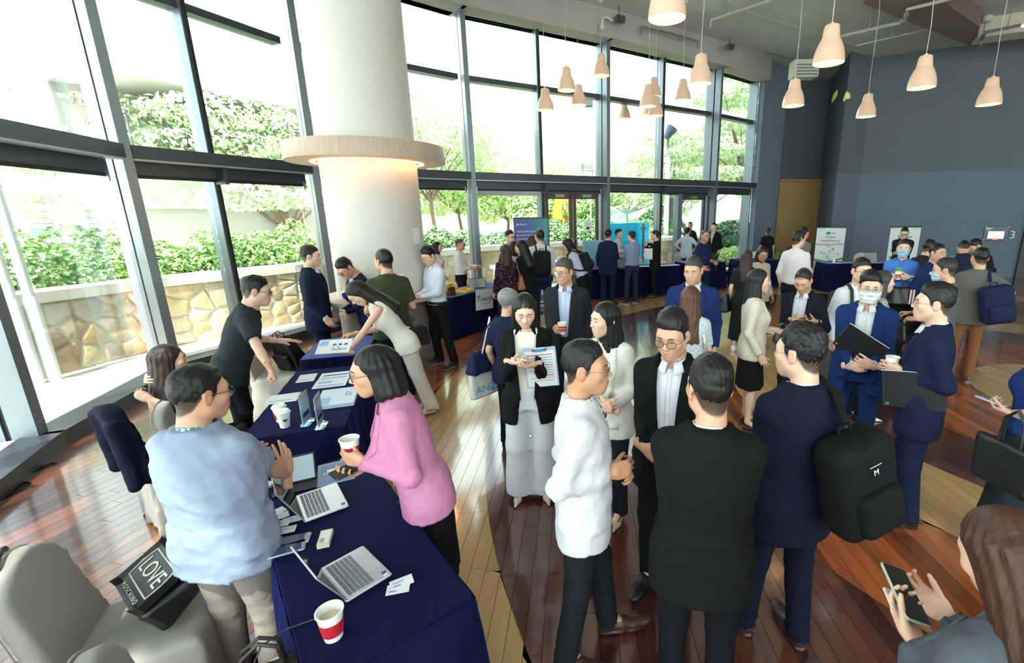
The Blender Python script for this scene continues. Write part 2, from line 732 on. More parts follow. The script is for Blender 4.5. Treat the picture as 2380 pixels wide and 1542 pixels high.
def get_shoe(kind, h):
	key = (kind, h)
	if key in SHOES:
		return SHOES[key]

	def fn(P):
		w = 1.0
		if kind in ('flat', 'heel', 'pointed'):
			d = cap(P, (0, -.03, .030), (0, .09, .026), .030, .034)
			d = smin(d, cap(P, (0, .09, .022), (0, .185, .012), .033, .010), .02)
			d = smax(d, -cap(P, (0, -.02, .075), (0, .07, .062), .036, .034), .006)
			d = smin(d, cap(P, (0, -.03, .03), (0, -.02, .11), .026, .026), .02) if kind == 'boot' else d
		else:
			bulk = 1.12 if kind == 'sneaker' else 1.0
			d = cap(P, (0, -.03, .042), (0, .06, .040), .036 * bulk, .040 * bulk)
			toe = .012 if kind == 'oxford' else .004
			d = smin(d, ell(P, (0, .125 + toe, .030), (.041 * bulk, .090 + toe, .032 * bulk)), .03)
			d = smin(d, cap(P, (0, -.025, .05), (0, -.005, .105), .036, .040), .03)
			d = smax(d, -cap(P, (0, -.02, .125), (0, .02, .13), .034, .034), .008)
		sole = np.maximum(np.abs(P[2] - f32(.008)) - f32(.0085 if kind != 'sneaker' else .013), np.minimum(
			cap((P[0], P[1], 0 * P[2]), (0, -.035, 0), (0, .06, 0), .037, .044), ell((P[0], P[1], 0 * P[2]), (0, .125, 0), (.045, .095, .03))))
		if kind in ('flat', 'heel', 'pointed'):
			sole = np.maximum(np.abs(P[2] - f32(.004)) - f32(.004), cap((P[0], P[1], 0 * P[2]), (0, -.03, 0), (0, .09, 0), .028, .032))
		d = smin(d, sole, .006)
		d = np.maximum(d, -P[2])
		return d
	V, Q = sdf_mesh(fn, (-.062, -.085, -.012), (.062, .25, .155), h)
	SHOES[key] = (V, Q)
	return SHOES[key]


# ---- hair in head space
HAIRS = {}


def hair_fn(style, fem, sd):
	def zl(y, pts):
		return np.interp(y, [p[0] for p in pts], [p[1] for p in pts]).astype(f32)

	def fn(P):
		x, y, z = P
		ax = np.abs(x)
		if style in ('short', 'crop', 'spiky', 'side', 'curly', 'thin', 'fringe'):
			top = {'short': .016, 'crop': .006, 'spiky': .024, 'side': .021, 'curly': .028, 'thin': .008, 'fringe': .020}[style]
			d = ell(P, (0, -.016, .033), (.0792, .0990, .0885))
			d = d - top * np.clip((z - .045) / .065, 0.06, 1) * np.clip(1.25 - (y - .045) / .045, .25, 1) * (1 - .55 * np.clip(ax / .08, 0, 1))
			if style == 'side':
				d = d - f32(.010) * np.clip((x * .6 + .04) / .06, 0, 1) * np.clip((z - .05) / .05, 0, 1)
			hl = {'thin': .098, 'crop': .080, 'fringe': .050}.get(style, .072)
			line = zl(y, [(-.13, -.112), (-.09, -.098), (-.055, -.062), (-.035, -.004), (-.012, .024), (.004, .020), (.010, -.012), (.026, -.004), (.034, .040), (.06, hl - .012), (.10, hl), (.13, hl)])
			line = line + sines(P, 90, sd, 3) * f32(.0022)
			d = smax(d, line - z, .012)
			fr = 190 if style != 'curly' else 110
			amp = {'crop': .0010, 'thin': .0016, 'short': .0026, 'side': .0030, 'spiky': .0052, 'curly': .0075, 'fringe': .0035}[style]
			st = (1, .35, .5) if style != 'curly' else (1, 1, 1)
			d = d + sines(P, fr, sd, 5, st) * f32(amp) + sines(P, fr * .35, sd + 2, 4) * f32(amp * .8)
			return d
		# longer styles
		L = {'long': -.40, 'xlong': -.46, 'bob': -.135, 'mid': -.25, 'tail': -.07, 'shortf': -.075, 'tied': -.07}[style]
		d = ell(P, (0, -.018, .033), (.0825, .1035, .0925))
		line = zl(y, [(-.13, -.095), (-.06, -.06), (-.02, -.045), (.02, -.03), (.045, .028), (.075, .074), (.12, .079)])
		part = np.exp(-((x - .012) / .010) ** 2) * np.clip((y + .02) / .05, 0, 1) * f32(.004)
		d = smax(d, line - z, .012) + part
		if style in ('long', 'xlong', 'mid', 'bob'):
			flare = np.clip(-z / .30, 0, 1)
			wx = .088 + .030 * flare + (.012 if style == 'bob' else 0) * np.clip(-z / .1, 0, 1)
			wy = .100 - .010 * flare
			yc = -.026 - .030 * flare
			q = (np.sqrt((x / wx) ** 2 + ((y - yc) / wy) ** 2) - 1) * f32(.09)
			q = np.maximum(q, -q - f32(.055))
			front = zl(z, [(-.5, .030), (-.2, .036), (-.1, .026), (-.03, .030), (.02, .040), (.07, .08), (.12, .1)])
			q = smax(q, y - front, .015)
			# leave the face and neck side free
			q = smax(q, f32(L) - z + sines(P, 60, sd, 3) * f32(.014), .02)
			q = smax(q, z - f32(.05), .03)
			d = smin(d, q, .025)
		if style == 'shortf':
			d = d - f32(.010) * np.clip((z) / .06, 0, 1)
		if style in ('tail',):
			d = smin(d, cap(P, (0, -.105, .035), (0, -.150, -.03), .026, .032), .02)
			d = smin(d, cap(P, (0, -.150, -.03), (0, -.130, -.24), .032, .016), .02)
		th = np.arctan2(x, -(y + .02))
		d = d + (np.sin(th * 58 + sd + z * 9 + 2 * np.sin(th * 5 + z * 7)) * f32(.0011) + np.sin(th * 17 + 1.7 * sd - z * 12 + np.sin(z * 16)) * f32(.0022)) * np.clip((.13 - z) / .06, 0, 1)
		d = d + sines(P, 40, sd, 4) * f32(.003)
		return d
	return fn


def get_hair(style, fem, sd, h):
	key = (style, fem, sd, h)
	if key not in HAIRS:
		lo = {'long': -.44, 'xlong': -.50, 'bob': -.17, 'mid': -.29, 'tail': -.28}.get(style, -.12)
		w = .15 if style in ('long', 'xlong', 'mid', 'bob') else .125
		HAIRS[key] = sdf_mesh(hair_fn(style, fem, sd), (-w, -.19, lo), (w, .15, .175), h)
	return HAIRS[key]


MASKS = {}


def get_mask(h):
	if h not in MASKS:
		def fn(P):
			d = np.abs(head_sdf(P, False, False) - f32(.007)) - f32(.0028)
			box = np.maximum(np.maximum(np.abs(P[2] + f32(.062)) - f32(.050), -(P[1] - f32(.012) - np.clip(-P[2] - .05, 0, .05) * .6)), np.abs(P[0]) - f32(.078))
			d = smax(d, box, .006)
			return d + np.sin(P[2] * 190) * f32(.0009)
		MASKS[h] = sdf_mesh(fn, (-.095, -.01, -.13), (.095, .14, .0), h)
	return MASKS[h]
# ---- torso profile tables: w (above the hips), half width, half depth, forward offset
TAB_M = [(-.24, .178, .120, -.004), (-.12, .176, .118, -.006), (0, .168, .112, -.002), (.13, .156, .110, .004), (.30, .172, .118, .000), (.41, .176, .110, -.008), (.48, .135, .085, -.014), (.545, .066, .062, -.020)]
TAB_F = [(-.24, .176, .122, -.006), (-.12, .172, .118, -.010), (0, .156, .106, -.006), (.13, .128, .094, .002), (.30, .146, .104, .000), (.41, .150, .096, -.008), (.48, .110, .074, -.014), (.545, .054, .052, -.018)]


def torso_sdf(P, fem, off=0.0, gir=1.0, n=2.3, belly=0.0):
	T = TAB_F if fem else TAB_M
	w = P[2]
	sh = w.shape
	ws = [t[0] for t in T]
	g = [1 + (gir - 1) * (1.15 if t[0] < .35 else .6) for t in T]
	bl = [belly * math.exp(-((t[0] - .10) / .13) ** 2) for t in T]
	a = np.interp(w.ravel(), ws, [t[1] * k + off for t, k in zip(T, g)]).astype(f32).reshape(sh)
	b = np.interp(w.ravel(), ws, [t[2] * k + off + q * .5 for t, k, q in zip(T, g, bl)]).astype(f32).reshape(sh)
	c = np.interp(w.ravel(), ws, [t[3] + q * .5 for t, q in zip(T, bl)]).astype(f32).reshape(sh)
	x = np.abs(P[0]) / a
	y = np.abs(P[1] - c) / b
	k = np.power(np.power(x, f32(n)) + np.power(y, f32(n)) + f32(1e-6), f32(1 / n))
	d = (k - 1) * np.minimum(a, b)
	d = np.maximum(d, w - f32(.56))
	if fem:
		d = smin(d, ell((np.abs(P[0]), P[1], P[2]), (.068, .072, .315), (.062 + off * .5, .055 + off, .066 + off * .5)), .05)
	return d


def ik(S, T, L1, L2, hint):
	S = np.asarray(S, float); T = np.asarray(T, float)
	v = T - S
	D = np.linalg.norm(v)
	D2 = min(D, (L1 + L2) * .999)
	u = v / (D + 1e-9)
	T = S + u * D2
	a = (L1 * L1 - L2 * L2 + D2 * D2) / (2 * D2)
	hh = math.sqrt(max(L1 * L1 - a * a, 0))
	k = np.asarray(hint, float)
	k = nrm(k - u * (k @ u))
	return S + u * a + k * hh, T


MAT_EYE = M('eye white', (225, 220, 214), .25)
MAT_IRIS = M('dark brown iris', (28, 20, 16), .12)
MAT_SKIN = M('skin', (214, 166, 138), .48, attr='tint', bump=.06, bscale=220)


def hair_mat(c):
	return M('hair %d %d %d' % tuple(c), c, .46, bump=.22, bscale=70, stretch=(3, 3, .12), var=.3, vscale=30, spec=.35)


def cloth(c, kind='wool'):
	nm = '%s cloth %d %d %d' % (kind, *c)
	if kind == 'wool':
		return M(nm, c, .88, var=.10, vscale=40, bump=.32, bscale=9, bdist=.03, spec=.15)
	if kind == 'cotton':
		return M(nm, c, .8, var=.05, vscale=14, bump=.32, bscale=11, bdist=.03, spec=.2)
	if kind == 'knit':
		return M(nm, c, .92, var=.10, vscale=90, bump=.35, bscale=180, spec=.2)
	if kind == 'leather':
		return M(nm, c, .38, bump=.15, bscale=140, spec=.5)
	return M(nm, c, .35, bump=.08, bscale=120, spec=.5)


LEATHER_BLACK = (22, 21, 22)


def person(label, head=None, pos=None, h=1.72, yaw=0, fem=False, near=1, lean=0, twist=0, hd=(0, 0, 0), gir=1.0, belly=0.0,
           R=None, L=None, feet=None, skin=(212, 165, 138), hair=('short', (24, 22, 22)), seed=0, shirt=None, jacket=None,
           bottom=None, shoes=('oxford', (20, 18, 18)), glasses=None, mask=None, belt=None, sag=0.0, hscale=1.0, brow=1.0, side=0, app=None):
	"""builds a person: body mesh (skin) with hair and clothing as children. yaw 0 looks away from the camera, 90 to the left."""
	s = h / 1.72
	O = np.array([0, 0, .90 - sag])
	scalp = np.array(lin(hair[1])[:3])
	Rt = rotz(math.radians(twist)) @ roty(math.radians(side)) @ rotx(-math.radians(lean))
	Rp = rotz(math.radians(twist * .4)) @ rotx(-math.radians(lean * .45))

	def tp(u, v, w):
		return O + Rt @ np.array([u, v, w])
	sx = .150 if fem else .169 * (1 + (gir - 1) * .5)
	nb = tp(0, -.016, .535)
	Rh = Rt @ rotz(math.radians(hd[0])) @ rotx(-math.radians(hd[1])) @ roty(math.radians(hd[2]))
	Rn = Rt @ rotz(math.radians(hd[0] * .4)) @ rotx(-math.radians(hd[1] * .5)) @ roty(math.radians(hd[2] * .5))
	hc = nb + Rn @ np.array([0, .038, .152])
	# ---- where it stands
	crown = hc + Rh @ np.array([0, -.02, .136 if hair[0] not in ('crop', 'thin') else .126]) * hscale
	crown = crown * s
	if app is not None:
		_r = ray(*head) if head is not None else Vector((pos[0], pos[1], 0))
		yaw = app + math.degrees(math.atan2(-_r.x, _r.y))
	yw = math.radians(yaw)
	if pos is None:
		g = at(head[0], head[1], float(crown[2]))
		c2 = rotz(yw) @ crown
		pos = (g.x - c2[0], g.y - c2[1])
	# mesh resolution follows the distance
	dep = Vector((pos[0], pos[1], 1.4 - CAM_H)).dot(CF)
	hh = .0050 if dep < 2.2 else .0062 if dep < 3.6 else .0084 if dep < 5.6 else .011 if dep < 8.5 else .0135
	hb = hh * 2.4
	hf = .0050 if dep < 3.6 else .0068 if dep < 5.6 else .0095 if dep < 8.5 else .0125
	# ---- arms
	arms = {}
	defw = {1: (.222, .06, .862), -1: (-.222, .06, .862)}
	for sd, spec in ((1, R), (-1, L)):
		spec = spec or {}
		S = tp(sd * (sx - .010), -.012, .456)
		w = spec.get('w')
		if w is None:
			w = np.array(defw[sd]) + (np.array([0, math.sin(math.radians(lean)) * .5, -.02]) if lean else 0)
		if 'px' in spec:
			if 'fw' in spec or 'lx' in spec:
				k_ = 1 if 'fw' in spec else 0
				a0 = rotz(-yw) @ (np.array([0, 0, CAM_H]) - np.array([pos[0], pos[1], 0]))
				b0 = rotz(-yw) @ np.array(ray(*spec['px'][:2]))
				w = (a0 + b0 * ((spec['fw' if k_ else 'lx'] * s - a0[k_]) / b0[k_])) / s
			else:
				w = (rotz(-yw) @ (np.array(at(*spec['px'])) - np.array([pos[0], pos[1], 0]))) / s
		hint = spec.get('e', (sd * .28, -.85, -.45))
		E, Wr = ik(S, w, .285, .255, hint)
		f = nrm(Wr - E)
		fd = nrm(spec.get('f', f))
		pd = np.array(spec.get('p', (-sd, 0.0, 0)), float)
		y = fd
		z = nrm(-pd - y * (-pd @ y))
		x = np.cross(y, z)
		arms[sd] = dict(S=S, E=E, W=Wr, Rm=np.stack([x, y, z], 1), pose=spec.get('pose', 'relax'), show=spec.get('show', True))
	# ---- legs
	feet = feet or [(.105, .0, -10), (-.105, .0, 10)]
	legs = []
	for (fx, fy, fa), sd in zip(feet, (1, -1)):
		Hp = O + Rp @ np.array([sd * .088, 0, -.02])
		A = np.array([fx, fy - .0, .085])
		K, A = ik(Hp, A, .402, .396, (math.sin(-math.radians(fa)) + sd * .08, math.cos(math.radians(fa)) * 1.0, .05))
		legs.append((Hp, K, A, math.radians(fa)))
	S_ = s

	def place(V):
		return np.asarray(V) * S_
	all_pts = np.array([hc, nb, O] + [q for a in arms.values() for q in (a['S'], a['E'], a['W'])] + [q for l in legs for q in l[:3]])
	# ================================================= body (skin)
	short = (shirt or {}).get('sleeve', 'long') if not jacket else 'long'
	bare_legs = bottom and bottom.get('kind') in ('skirt', 'dress', 'longskirt')

	def body(P):
		Pt = xf(P, Rt, O)
		d = np.maximum(torso_sdf(Pt, fem, -.022, gir * .97, belly=belly * .8), f32(-.09) - Pt[2])
		for a in arms.values():
			d = smin(d, cap(P, a['S'], a['E'], .047 * (.86 if fem else 1), .038 * (.86 if fem else 1)), .04)
		for a in arms.values():
			fa = .86 if fem else 1
			d = smin(d, cap(P, a['E'], a['E'] * .65 + a['W'] * .35, .037 * fa, .039 * fa), .012)
			d = smin(d, cap(P, a['E'] * .65 + a['W'] * .35, a['W'], .039 * fa, .0245 * fa), .012)
		for Hp, K, A, _ in legs:
			d = smin(d, cap(P, Hp, K, .070, .043), .03)
			cv = (.018, .047) if bare_legs else (.004, .040)
			cf = K * .68 + A * .32 + np.array([0, -cv[0], 0])
			d = smin(d, cap(P, K, cf, cv[1] - .002, cv[1]), .02)
			d = smin(d, cap(P, cf, A + np.array([0, 0, .02]), cv[1], .031), .02)
			d = smin(d, cap(P, A, A + np.array([0, .09, -.055]), .032, .026), .02)
		d = smin(d, cap(P, nb - Rt @ np.array([0, 0, .05]), nb + Rn @ np.array([0, -.005, .06]), .062 if not fem else .052, .050 if not fem else .043), .03)
		return d
	lo = all_pts.min(0) - .16
	hi = all_pts.max(0) + .16
	hi[2] = max(q[2] for q in (nb, *[a['W'] for a in arms.values()], *[a['E'] for a in arms.values()])) + .12
	lo[2] = -.01
	vis = bare_legs or short in ('short', 'none')
	Vb, Qb = sdf_mesh(body, lo, hi, hb * (1.1 if vis else 1.8))
	Vh, Qh, ch, sm_ = get_head(fem, hf)
	nbody = len(Vb)
	Vh = (Rh @ (Vh * hscale).T).T + hc
	parts_v = [Vb, Vh]; parts_q = [Qb, Qh]
	cols = [np.ones((len(Vb), 3)), ch]
	for sd, a in arms.items():
		if not a['show']:
			continue
		V, Q = get_hand(a['pose'], min(hh * .92, .0095))
		V = V * (.92 if fem else 1.0)
		if sd < 0:
			V = V * np.array([-1, 1, 1]); Q = Q[:, ::-1]
		parts_v.append((a['Rm'] @ V.T).T + a['W']); parts_q.append(Q)
		cc = np.ones((len(V), 3)); cc *= np.array([1.0, .95, .94])
		cols.append(cc)
	mi = [np.zeros(sum(len(q) for q in parts_q), np.int32)]
	if near < 3:
		Ve, Fe, Me = small_parts(fem, brow)
		parts_v.append((Rh @ (Ve * hscale).T).T + hc)
		parts_q.append(np.array(Fe, np.int32)); mi.append(np.array(Me, np.int32))
		cols.append(np.ones((len(Ve), 3)))
	o = 0
	qq = []
	for V, Q in zip(parts_v, parts_q):
		qq.append(np.asarray(Q) + o); o += len(V)
	col = np.concatenate(cols) * np.array(lin(skin)[:3])
	if hair[0] not in ('crop',):
		k_ = sm_[:, None] * (.9 if hair[0] != 'thin' else .6)
		col[nbody:nbody + len(sm_)] = col[nbody:nbody + len(sm_)] * (1 - k_) + scalp * k_
	HM = hair_mat(hair[1])
	me = np_mesh('person', place(np.concatenate(parts_v)), np.concatenate(qq), [MAT_SKIN, MAT_EYE, MAT_IRIS, HM], np.concatenate(mi), col)
	P0 = link('person', me)
	tag(P0, label, 'person', 'people at the networking event')
	P0.location = (pos[0], pos[1], 0)
	P0.rotation_euler = (0, 0, yw)

	def child(name, V, Q, mat, mi=None):
		return link(name, np_mesh(name, place(V), Q, mat, mi), P0)
	# ================================================= hair
	if hair[0] != 'none':
		hs = hh * 1.12
		V, Q = get_hair(hair[0], fem, seed % 3, hs)
		child('hair', (Rh @ (V * hscale).T).T + hc, Q, HM)
	# ================================================= upper clothing
	armr = (.86 if fem else 1.0) * (1 + (gir - 1) * .6)

	def upper(off, sleeve, hem, r0, r1, r2, wr, sho):
		def fn(P):
			Pt = xf(P, Rt, O)
			d = torso_sdf(Pt, fem, off, gir, belly=belly)
			Pm = (np.abs(Pt[0]), Pt[1], Pt[2])
			if sho:
				d = smin(d, cap(Pm, (.045, -.018, .500), (sx - .026, -.014, .458), sho * .74, sho), .045)
			if hem < -.05:
				Pq = xf(P, Rp, O)
				dh = torso_sdf(Pq, fem, off * 1.15, gir, belly=belly)
				dh = np.maximum(dh, Pq[2] - f32(.10))
				dh = np.maximum(dh, f32(hem) - Pq[2])
				d = np.maximum(d, f32(-.02) - Pt[2])
				d = smin(d, dh, .03)
				for Hp, K, A, fa in legs:
					tg = cap(P, Hp + np.array([0, -.008, -.02]), K, .094 * gir ** .5 + off + .006, .07 + off)
					tg = np.maximum(tg, np.maximum(f32(hem) - Pq[2], Pq[2] - f32(.02)))
					d = smin(d, tg, .04)
			else:
				d = np.maximum(d, f32(hem) - Pt[2])
			for sd, a in arms.items():
				E, W, S = a['E'], a['W'], a['S']
				if sleeve == 'long':
					u = cap(P, S, E, r0 * armr, r1 * armr)
					W2 = W - nrm(W - E) * .012
					lw = cap(P, E, W2, r1 * armr, r2 * (.92 if fem else 1))
					lw = np.maximum(lw, (P[0] - f32(W2[0])) * f32(nrm(W - E)[0]) + (P[1] - f32(W2[1])) * f32(nrm(W - E)[1]) + (P[2] - f32(W2[2])) * f32(nrm(W - E)[2]))
					if wr:
						de = np.sqrt((P[0] - f32(E[0])) ** 2 + (P[1] - f32(E[1])) ** 2 + (P[2] - f32(E[2])) ** 2)
						u = u + np.sin(de * 120 + sines(P, 34, seed) * 2.4) * f32(wr * .75) * np.exp(-(de / .11) ** 2)
						lw = lw + np.sin(de * 110 + 1 + sines(P, 34, seed + 3) * 2.4) * f32(wr * .75) * np.exp(-(de / .15) ** 2)
					ar = smin(u, lw, .025)
					ar = ar + sines(P, 26, seed + 1, 4) * f32(wr * .45)
					d = smin(d, ar, .028)
				elif sleeve == 'short':
					q = S + (E - S) * .78
					dr = nrm(E - S)
					u = cap(P, S, E, r0 * armr * 1.08, r1 * armr * 1.25)
					u = smax(u, (P[0] - f32(q[0])) * f32(dr[0]) + (P[1] - f32(q[1])) * f32(dr[1]) + (P[2] - f32(q[2])) * f32(dr[2]), .004)
					d = smin(d, u, .03)
				elif sleeve == 'elbow':
					q = E + (W - E) * .25
					dr = nrm(W - E)
					u = smin(cap(P, S, E, r0 * armr, r1 * armr), cap(P, E, W, r1 * armr, r2 * 1.15 * armr), .02)
					u = smax(u, (P[0] - f32(q[0])) * f32(dr[0]) + (P[1] - f32(q[1])) * f32(dr[1]) + (P[2] - f32(q[2])) * f32(dr[2]), .004)
					d = smin(d, u, .03)
				elif sleeve == 'none':
					d = smax(d, -cap(P, S + Rt @ np.array([sd * .025, 0, .02]), E, .068, .05), .01)
			if wr:
				rg = 1 - np.abs(sines((P[0] * f32(1.3), P[1] * f32(1.3), P[2] + P[0] * f32(.5)), 21, seed + 3, 4))
				d = d - rg * rg * rg * f32(wr * .95)
				d = d + sines(P, 19, seed, 5) * f32(wr * .55) + sines((P[0] + P[2] * f32(.6), P[1], P[2]), 52, seed + 2, 4) * f32(wr * .28)
			# neck hole
			d = smax(d, -cap(Pt, (0, -.012, .50), (0, .0, .62), .058 if not fem else .052, .062), .006)
			return d
		return fn

	def bounds(low):
		pts = [a[k] for a in arms.values() for k in 'SEW'] + [nb, tp(0, 0, 0)]
		pts = np.array(pts)
		l = pts.min(0) - np.array([.12, .13, .10]); u = pts.max(0) + np.array([.12, .14, .09])
		c = [tp(x, y, w) for x in (-.24, .24) for y in (-.17, .2 + belly) for w in (min(low, 0) - .02, .5)] + [O + Rp @ np.array([x, y, low - .03]) for x in (-.24, .24) for y in (-.17, .19 + belly)]
		c = np.array(c)
		return np.minimum(l, c.min(0)), np.maximum(u, c.max(0))

	def on_front(fn, u, w, sgn=1, eps=0.0):
		"""points of the garment surface in front of torso coordinates (u, w)"""
		u = np.asarray(u, f32); w = np.asarray(w, f32)
		v = np.linspace(.34, -.06, 70, dtype=f32) * sgn
		loc = np.stack([np.repeat(u[:, None], 70, 1), np.repeat(v[None], len(u), 0), np.repeat(w[:, None], 70, 1)], -1)
		W_ = loc @ Rt.T.astype(f32) + O.astype(f32)
		d = fn((W_[..., 0], W_[..., 1], W_[..., 2]))
		i = np.argmax(d < 0, 1)
		ar = np.arange(len(u))
		i0 = np.maximum(i - 1, 0)
		d1, d0 = d[ar, i], d[ar, i0]
		t = np.where(d0 - d1 > 1e-6, d0 / (d0 - d1), 0)
		vv = v[i0] + (v[i] - v[i0]) * t + sgn * eps
		q = np.stack([u, vv, w], -1)
		return q @ Rt.T + O

	def sheet(fn, rows, eps, name, mat, sgn=1, thick=.005):
		"""thin cloth lying on the garment; rows = list of rows of (u, w)"""
		nr, nc = len(rows), len(rows[0])
		u = [p[0] for r in rows for p in r]; w = [p[1] for r in rows for p in r]
		A = on_front(fn, u, w, sgn, eps + thick); B = on_front(fn, u, w, sgn, eps - .004)
		V = np.concatenate([A, B]); Q = []
		n = nr * nc
		for i in range(nr - 1):
			for k in range(nc - 1):
				a, b, c, d_ = i * nc + k, i * nc + k + 1, (i + 1) * nc + k + 1, (i + 1) * nc + k
				Q.append((a, b, c, d_)); Q.append((d_ + n, c + n, b + n, a + n))
		rim = [i * nc for i in range(nr)] + [(nr - 1) * nc + k for k in range(1, nc)] + [i * nc + nc - 1 for i in range(nr - 2, -1, -1)] + list(range(nc - 2, 0, -1))
		for i in range(len(rim)):
			a, b = rim[i], rim[(i + 1) % len(rim)]
			Q.append((a, b, b + n, a + n))
		return child(name, V, np.array(Q), mat)

	def collar(name, mat, r=.060, hgt=.040, tip=.055, gap=14, top=.565, fold=.024, lift=0.0):
		n = 36
		V = []
		for i in range(n + 1):
			th = math.radians(gap + (360 - 2 * gap) * i / n)
			fr = ((1 + math.cos(th)) / 2)
			f3 = fr ** 4
			rr = r * (1 - .10 * (1 - fr)) * (.92 if fem else gir ** .6)
			cx, cy = math.sin(th), math.cos(th)
			zt = top - .034 * fr + lift
			ring = [(rr * 1.0, zt - .035), (rr, zt), (rr + .007, zt + .002), (rr + fold + .016 * f3, zt - hgt - (tip - hgt) * f3), (rr + fold - .002 + .016 * f3, zt - hgt - (tip - hgt) * f3 - .003), (rr + .004, zt - .012)]
			for q, zz in ring:
				V.append(tp(cx * q * .98, -.014 + cy * q * 1.02 + .012 * fr, zz))
		m = 6
		Q = [(i * m + k, i * m + (k + 1) % m, (i + 1) * m + (k + 1) % m, (i + 1) * m + k) for i in range(n) for k in range(m)]
		Q += [(0, 1, 2, 3), (0, 3, 4, 5)] + [(n * m + 3, n * m + 2, n * m + 1, n * m), (n * m + 5, n * m + 4, n * m + 3, n * m)]
		return child(name, np.array(V), np.array(Q), mat)
	shirt_fn = None
	if shirt:
		sm = cloth(shirt['c'], shirt.get('m', 'cotton'))
		tuck = shirt.get('tuck', True)
		hem = shirt.get('hem', .0 if tuck else -.13)
		if jacket:
			shirt_fn = upper(.0, 'stub', hem, 0, 0, 0, .0012, .048)
		else:
			lo_ = shirt.get('loose', .012)
			shirt_fn = upper(lo_, shirt.get('sleeve', 'long'), hem, .056, .048, .038, shirt.get('wr', .0038), .050)
		l, u = bounds(hem)
		if jacket:
			c = np.array([tp(x, y, w) for x in (-.22, .22) for y in (-.16, .19 + belly) for w in (-.06, .58)] + [O + Rp @ np.array([x, y, hem - .02]) for x in (-.2, .2) for y in (-.15, .18 + belly)])
			l, u = c.min(0), c.max(0)
		V, Q = sdf_mesh(shirt_fn, l, u, hb * (1.25 if jacket else 1))
		child(shirt.get('name', 'shirt'), V, Q, sm)
		if shirt.get('collar'):
			collar('collar', cloth(shirt.get('cc', shirt['c']), shirt.get('m', 'cotton')), lift=(.006 if jacket else 0) + max(0, gir - 1.03) * .12)
		elif shirt.get('round', True):
			n = 30
			ring = [tp(math.sin(2 * PI * i / n) * .062 * (.9 if fem else 1), -.010 + math.cos(2 * PI * i / n) * .064, .528 - .020 * (1 + math.cos(2 * PI * i / n)) / 2) for i in range(n)]
			mb = MB().tube(ring, .006, 6, closed=True)
			child('neckband', np.array([tuple(p) for p in mb.v]), np.array(mb.f), sm)
		if near < 3 and shirt.get('placket'):
			rows = [[(x, w) for x in (-.014, .014)] for w in np.linspace(.47, shirt.get('pl', .02) + .02, 14)]
			sheet(shirt_fn, rows, 0, 'placket', sm, thick=.0025)
			bt = MB()
			ws = np.linspace(.43, .06, 6)
			pts = on_front(shirt_fn, [0] * 6, ws, 1, .004)
			for p in pts:
				bt.lathe([(.0055, 0), (.0055, .003), (.002, .0035)], 8, Matrix.Translation(Vector(p)) @ Matrix.Rotation(-PI / 2, 4, 'X'))
			if bt.f:
				me_ = bt.mesh('button', M('shirt button', shirt.get('bc', (230, 228, 224)), .3))
				me_.transform(Matrix.Scale(S_, 4))
				link('button', me_, P0)
	if jacket:
		jm = cloth(jacket['c'], jacket.get('m', 'wool'))
		st = jacket.get('style', 'suit')
		hem = jacket.get('hem', -.20 if not fem else -.13)
		base = upper(jacket.get('off', .020), jacket.get('sleeve', 'long'), hem, .060, .052, .044, jacket.get('wr', .0030), .056)
		wb = jacket.get('wb', .10)
		hw = jacket.get('hw', .070)
		op = jacket.get('open', 0.0)

		def jk(P):
			d = base(P)
			Pt = xf(P, Rt, O)
			w = Pt[2]
			half = np.where(w > wb, f32(op) + (hw - op) * np.clip((w - wb) / (.50 - wb), 0, 1) ** .9, f32(op) + np.clip(wb - w, 0, 1) * f32(jacket.get('flare', .14)))
			if wb < .45:
				wedge = np.maximum(np.abs(Pt[0]) - half, -Pt[1] - f32(.0))
				d = smax(d, -wedge, .006)
			if st == 'suit':
				vent = np.maximum(np.abs(Pt[0] + f32(.0)) - f32(.003), np.maximum(Pt[1], w + f32(.02)))
				if jacket.get('vent', True):
					d = smax(d, -vent, .003)
			return d
		l, u = bounds(hem)
		V, Q = sdf_mesh(jk, l, u, hb)
		child(jacket.get('name', 'jacket'), V, Q, jm)
		if near < 3 or True:
			nrow = 16 if near < 3 else 9
			if jacket.get('lapel', True) and wb < .45:
				lapm = cloth(jacket.get('lc', jacket['c']), jacket.get('m', 'wool'))
				for sd in (-1, 1):
					rows = []
					for t in np.linspace(0, 1, nrow):
						w = wb + (.495 - wb) * t
						xe = op + (hw - op) * t ** .9
						wd = .082 * min(1, t / .72) ** .85 if t < .74 else (.045 + .030 * (1 - t) / .26)
						if fem:
							wd *= .85
						rows.append([(sd * (xe - .004 + wd * k), w - .028 * k * (1 if t < .74 else .3)) for k in (0, .35, .7, 1)][::sd])
					sheet(base, rows, .002, 'lapel', lapm, thick=.006)
			if jacket.get('jcollar', True):
				collar('jacket_collar', jm, r=.070, hgt=.046, tip=.05, gap=52, top=.566, fold=.026)
		if near < 3 and jacket.get('pockets', True) and hem < -.1:
			for sd in (-1, 1):
				rows = [[(sd * (.085 + .13 * 0 + x), w) for x in (0, .03, .06)][::sd] for w in (-.035, -.06, -.085)]
				try:
					sheet(jk, rows, .001, 'pocket_flap', jm, thick=.004)
				except Exception:
					pass
		if jacket.get('buttons', True) and near < 3 and wb < .45 and op < .03:
			bm_ = M('dark button', jacket.get('bc', (25, 24, 26)), .3)
			for k in range(jacket.get('nb', 2)):
				p = on_front(base, [-.012], [wb - .012 - .10 * k], 1, .004)[0]
				bt = MB().lathe([(.009, 0), (.009, .004), (.004, .005)], 10, Matrix.Translation(Vector(p)) @ Matrix.Rotation(-PI / 2, 4, 'X'))
				me_ = bt.mesh('button', bm_); me_.transform(Matrix.Scale(S_, 4))
				link('button', me_, P0)
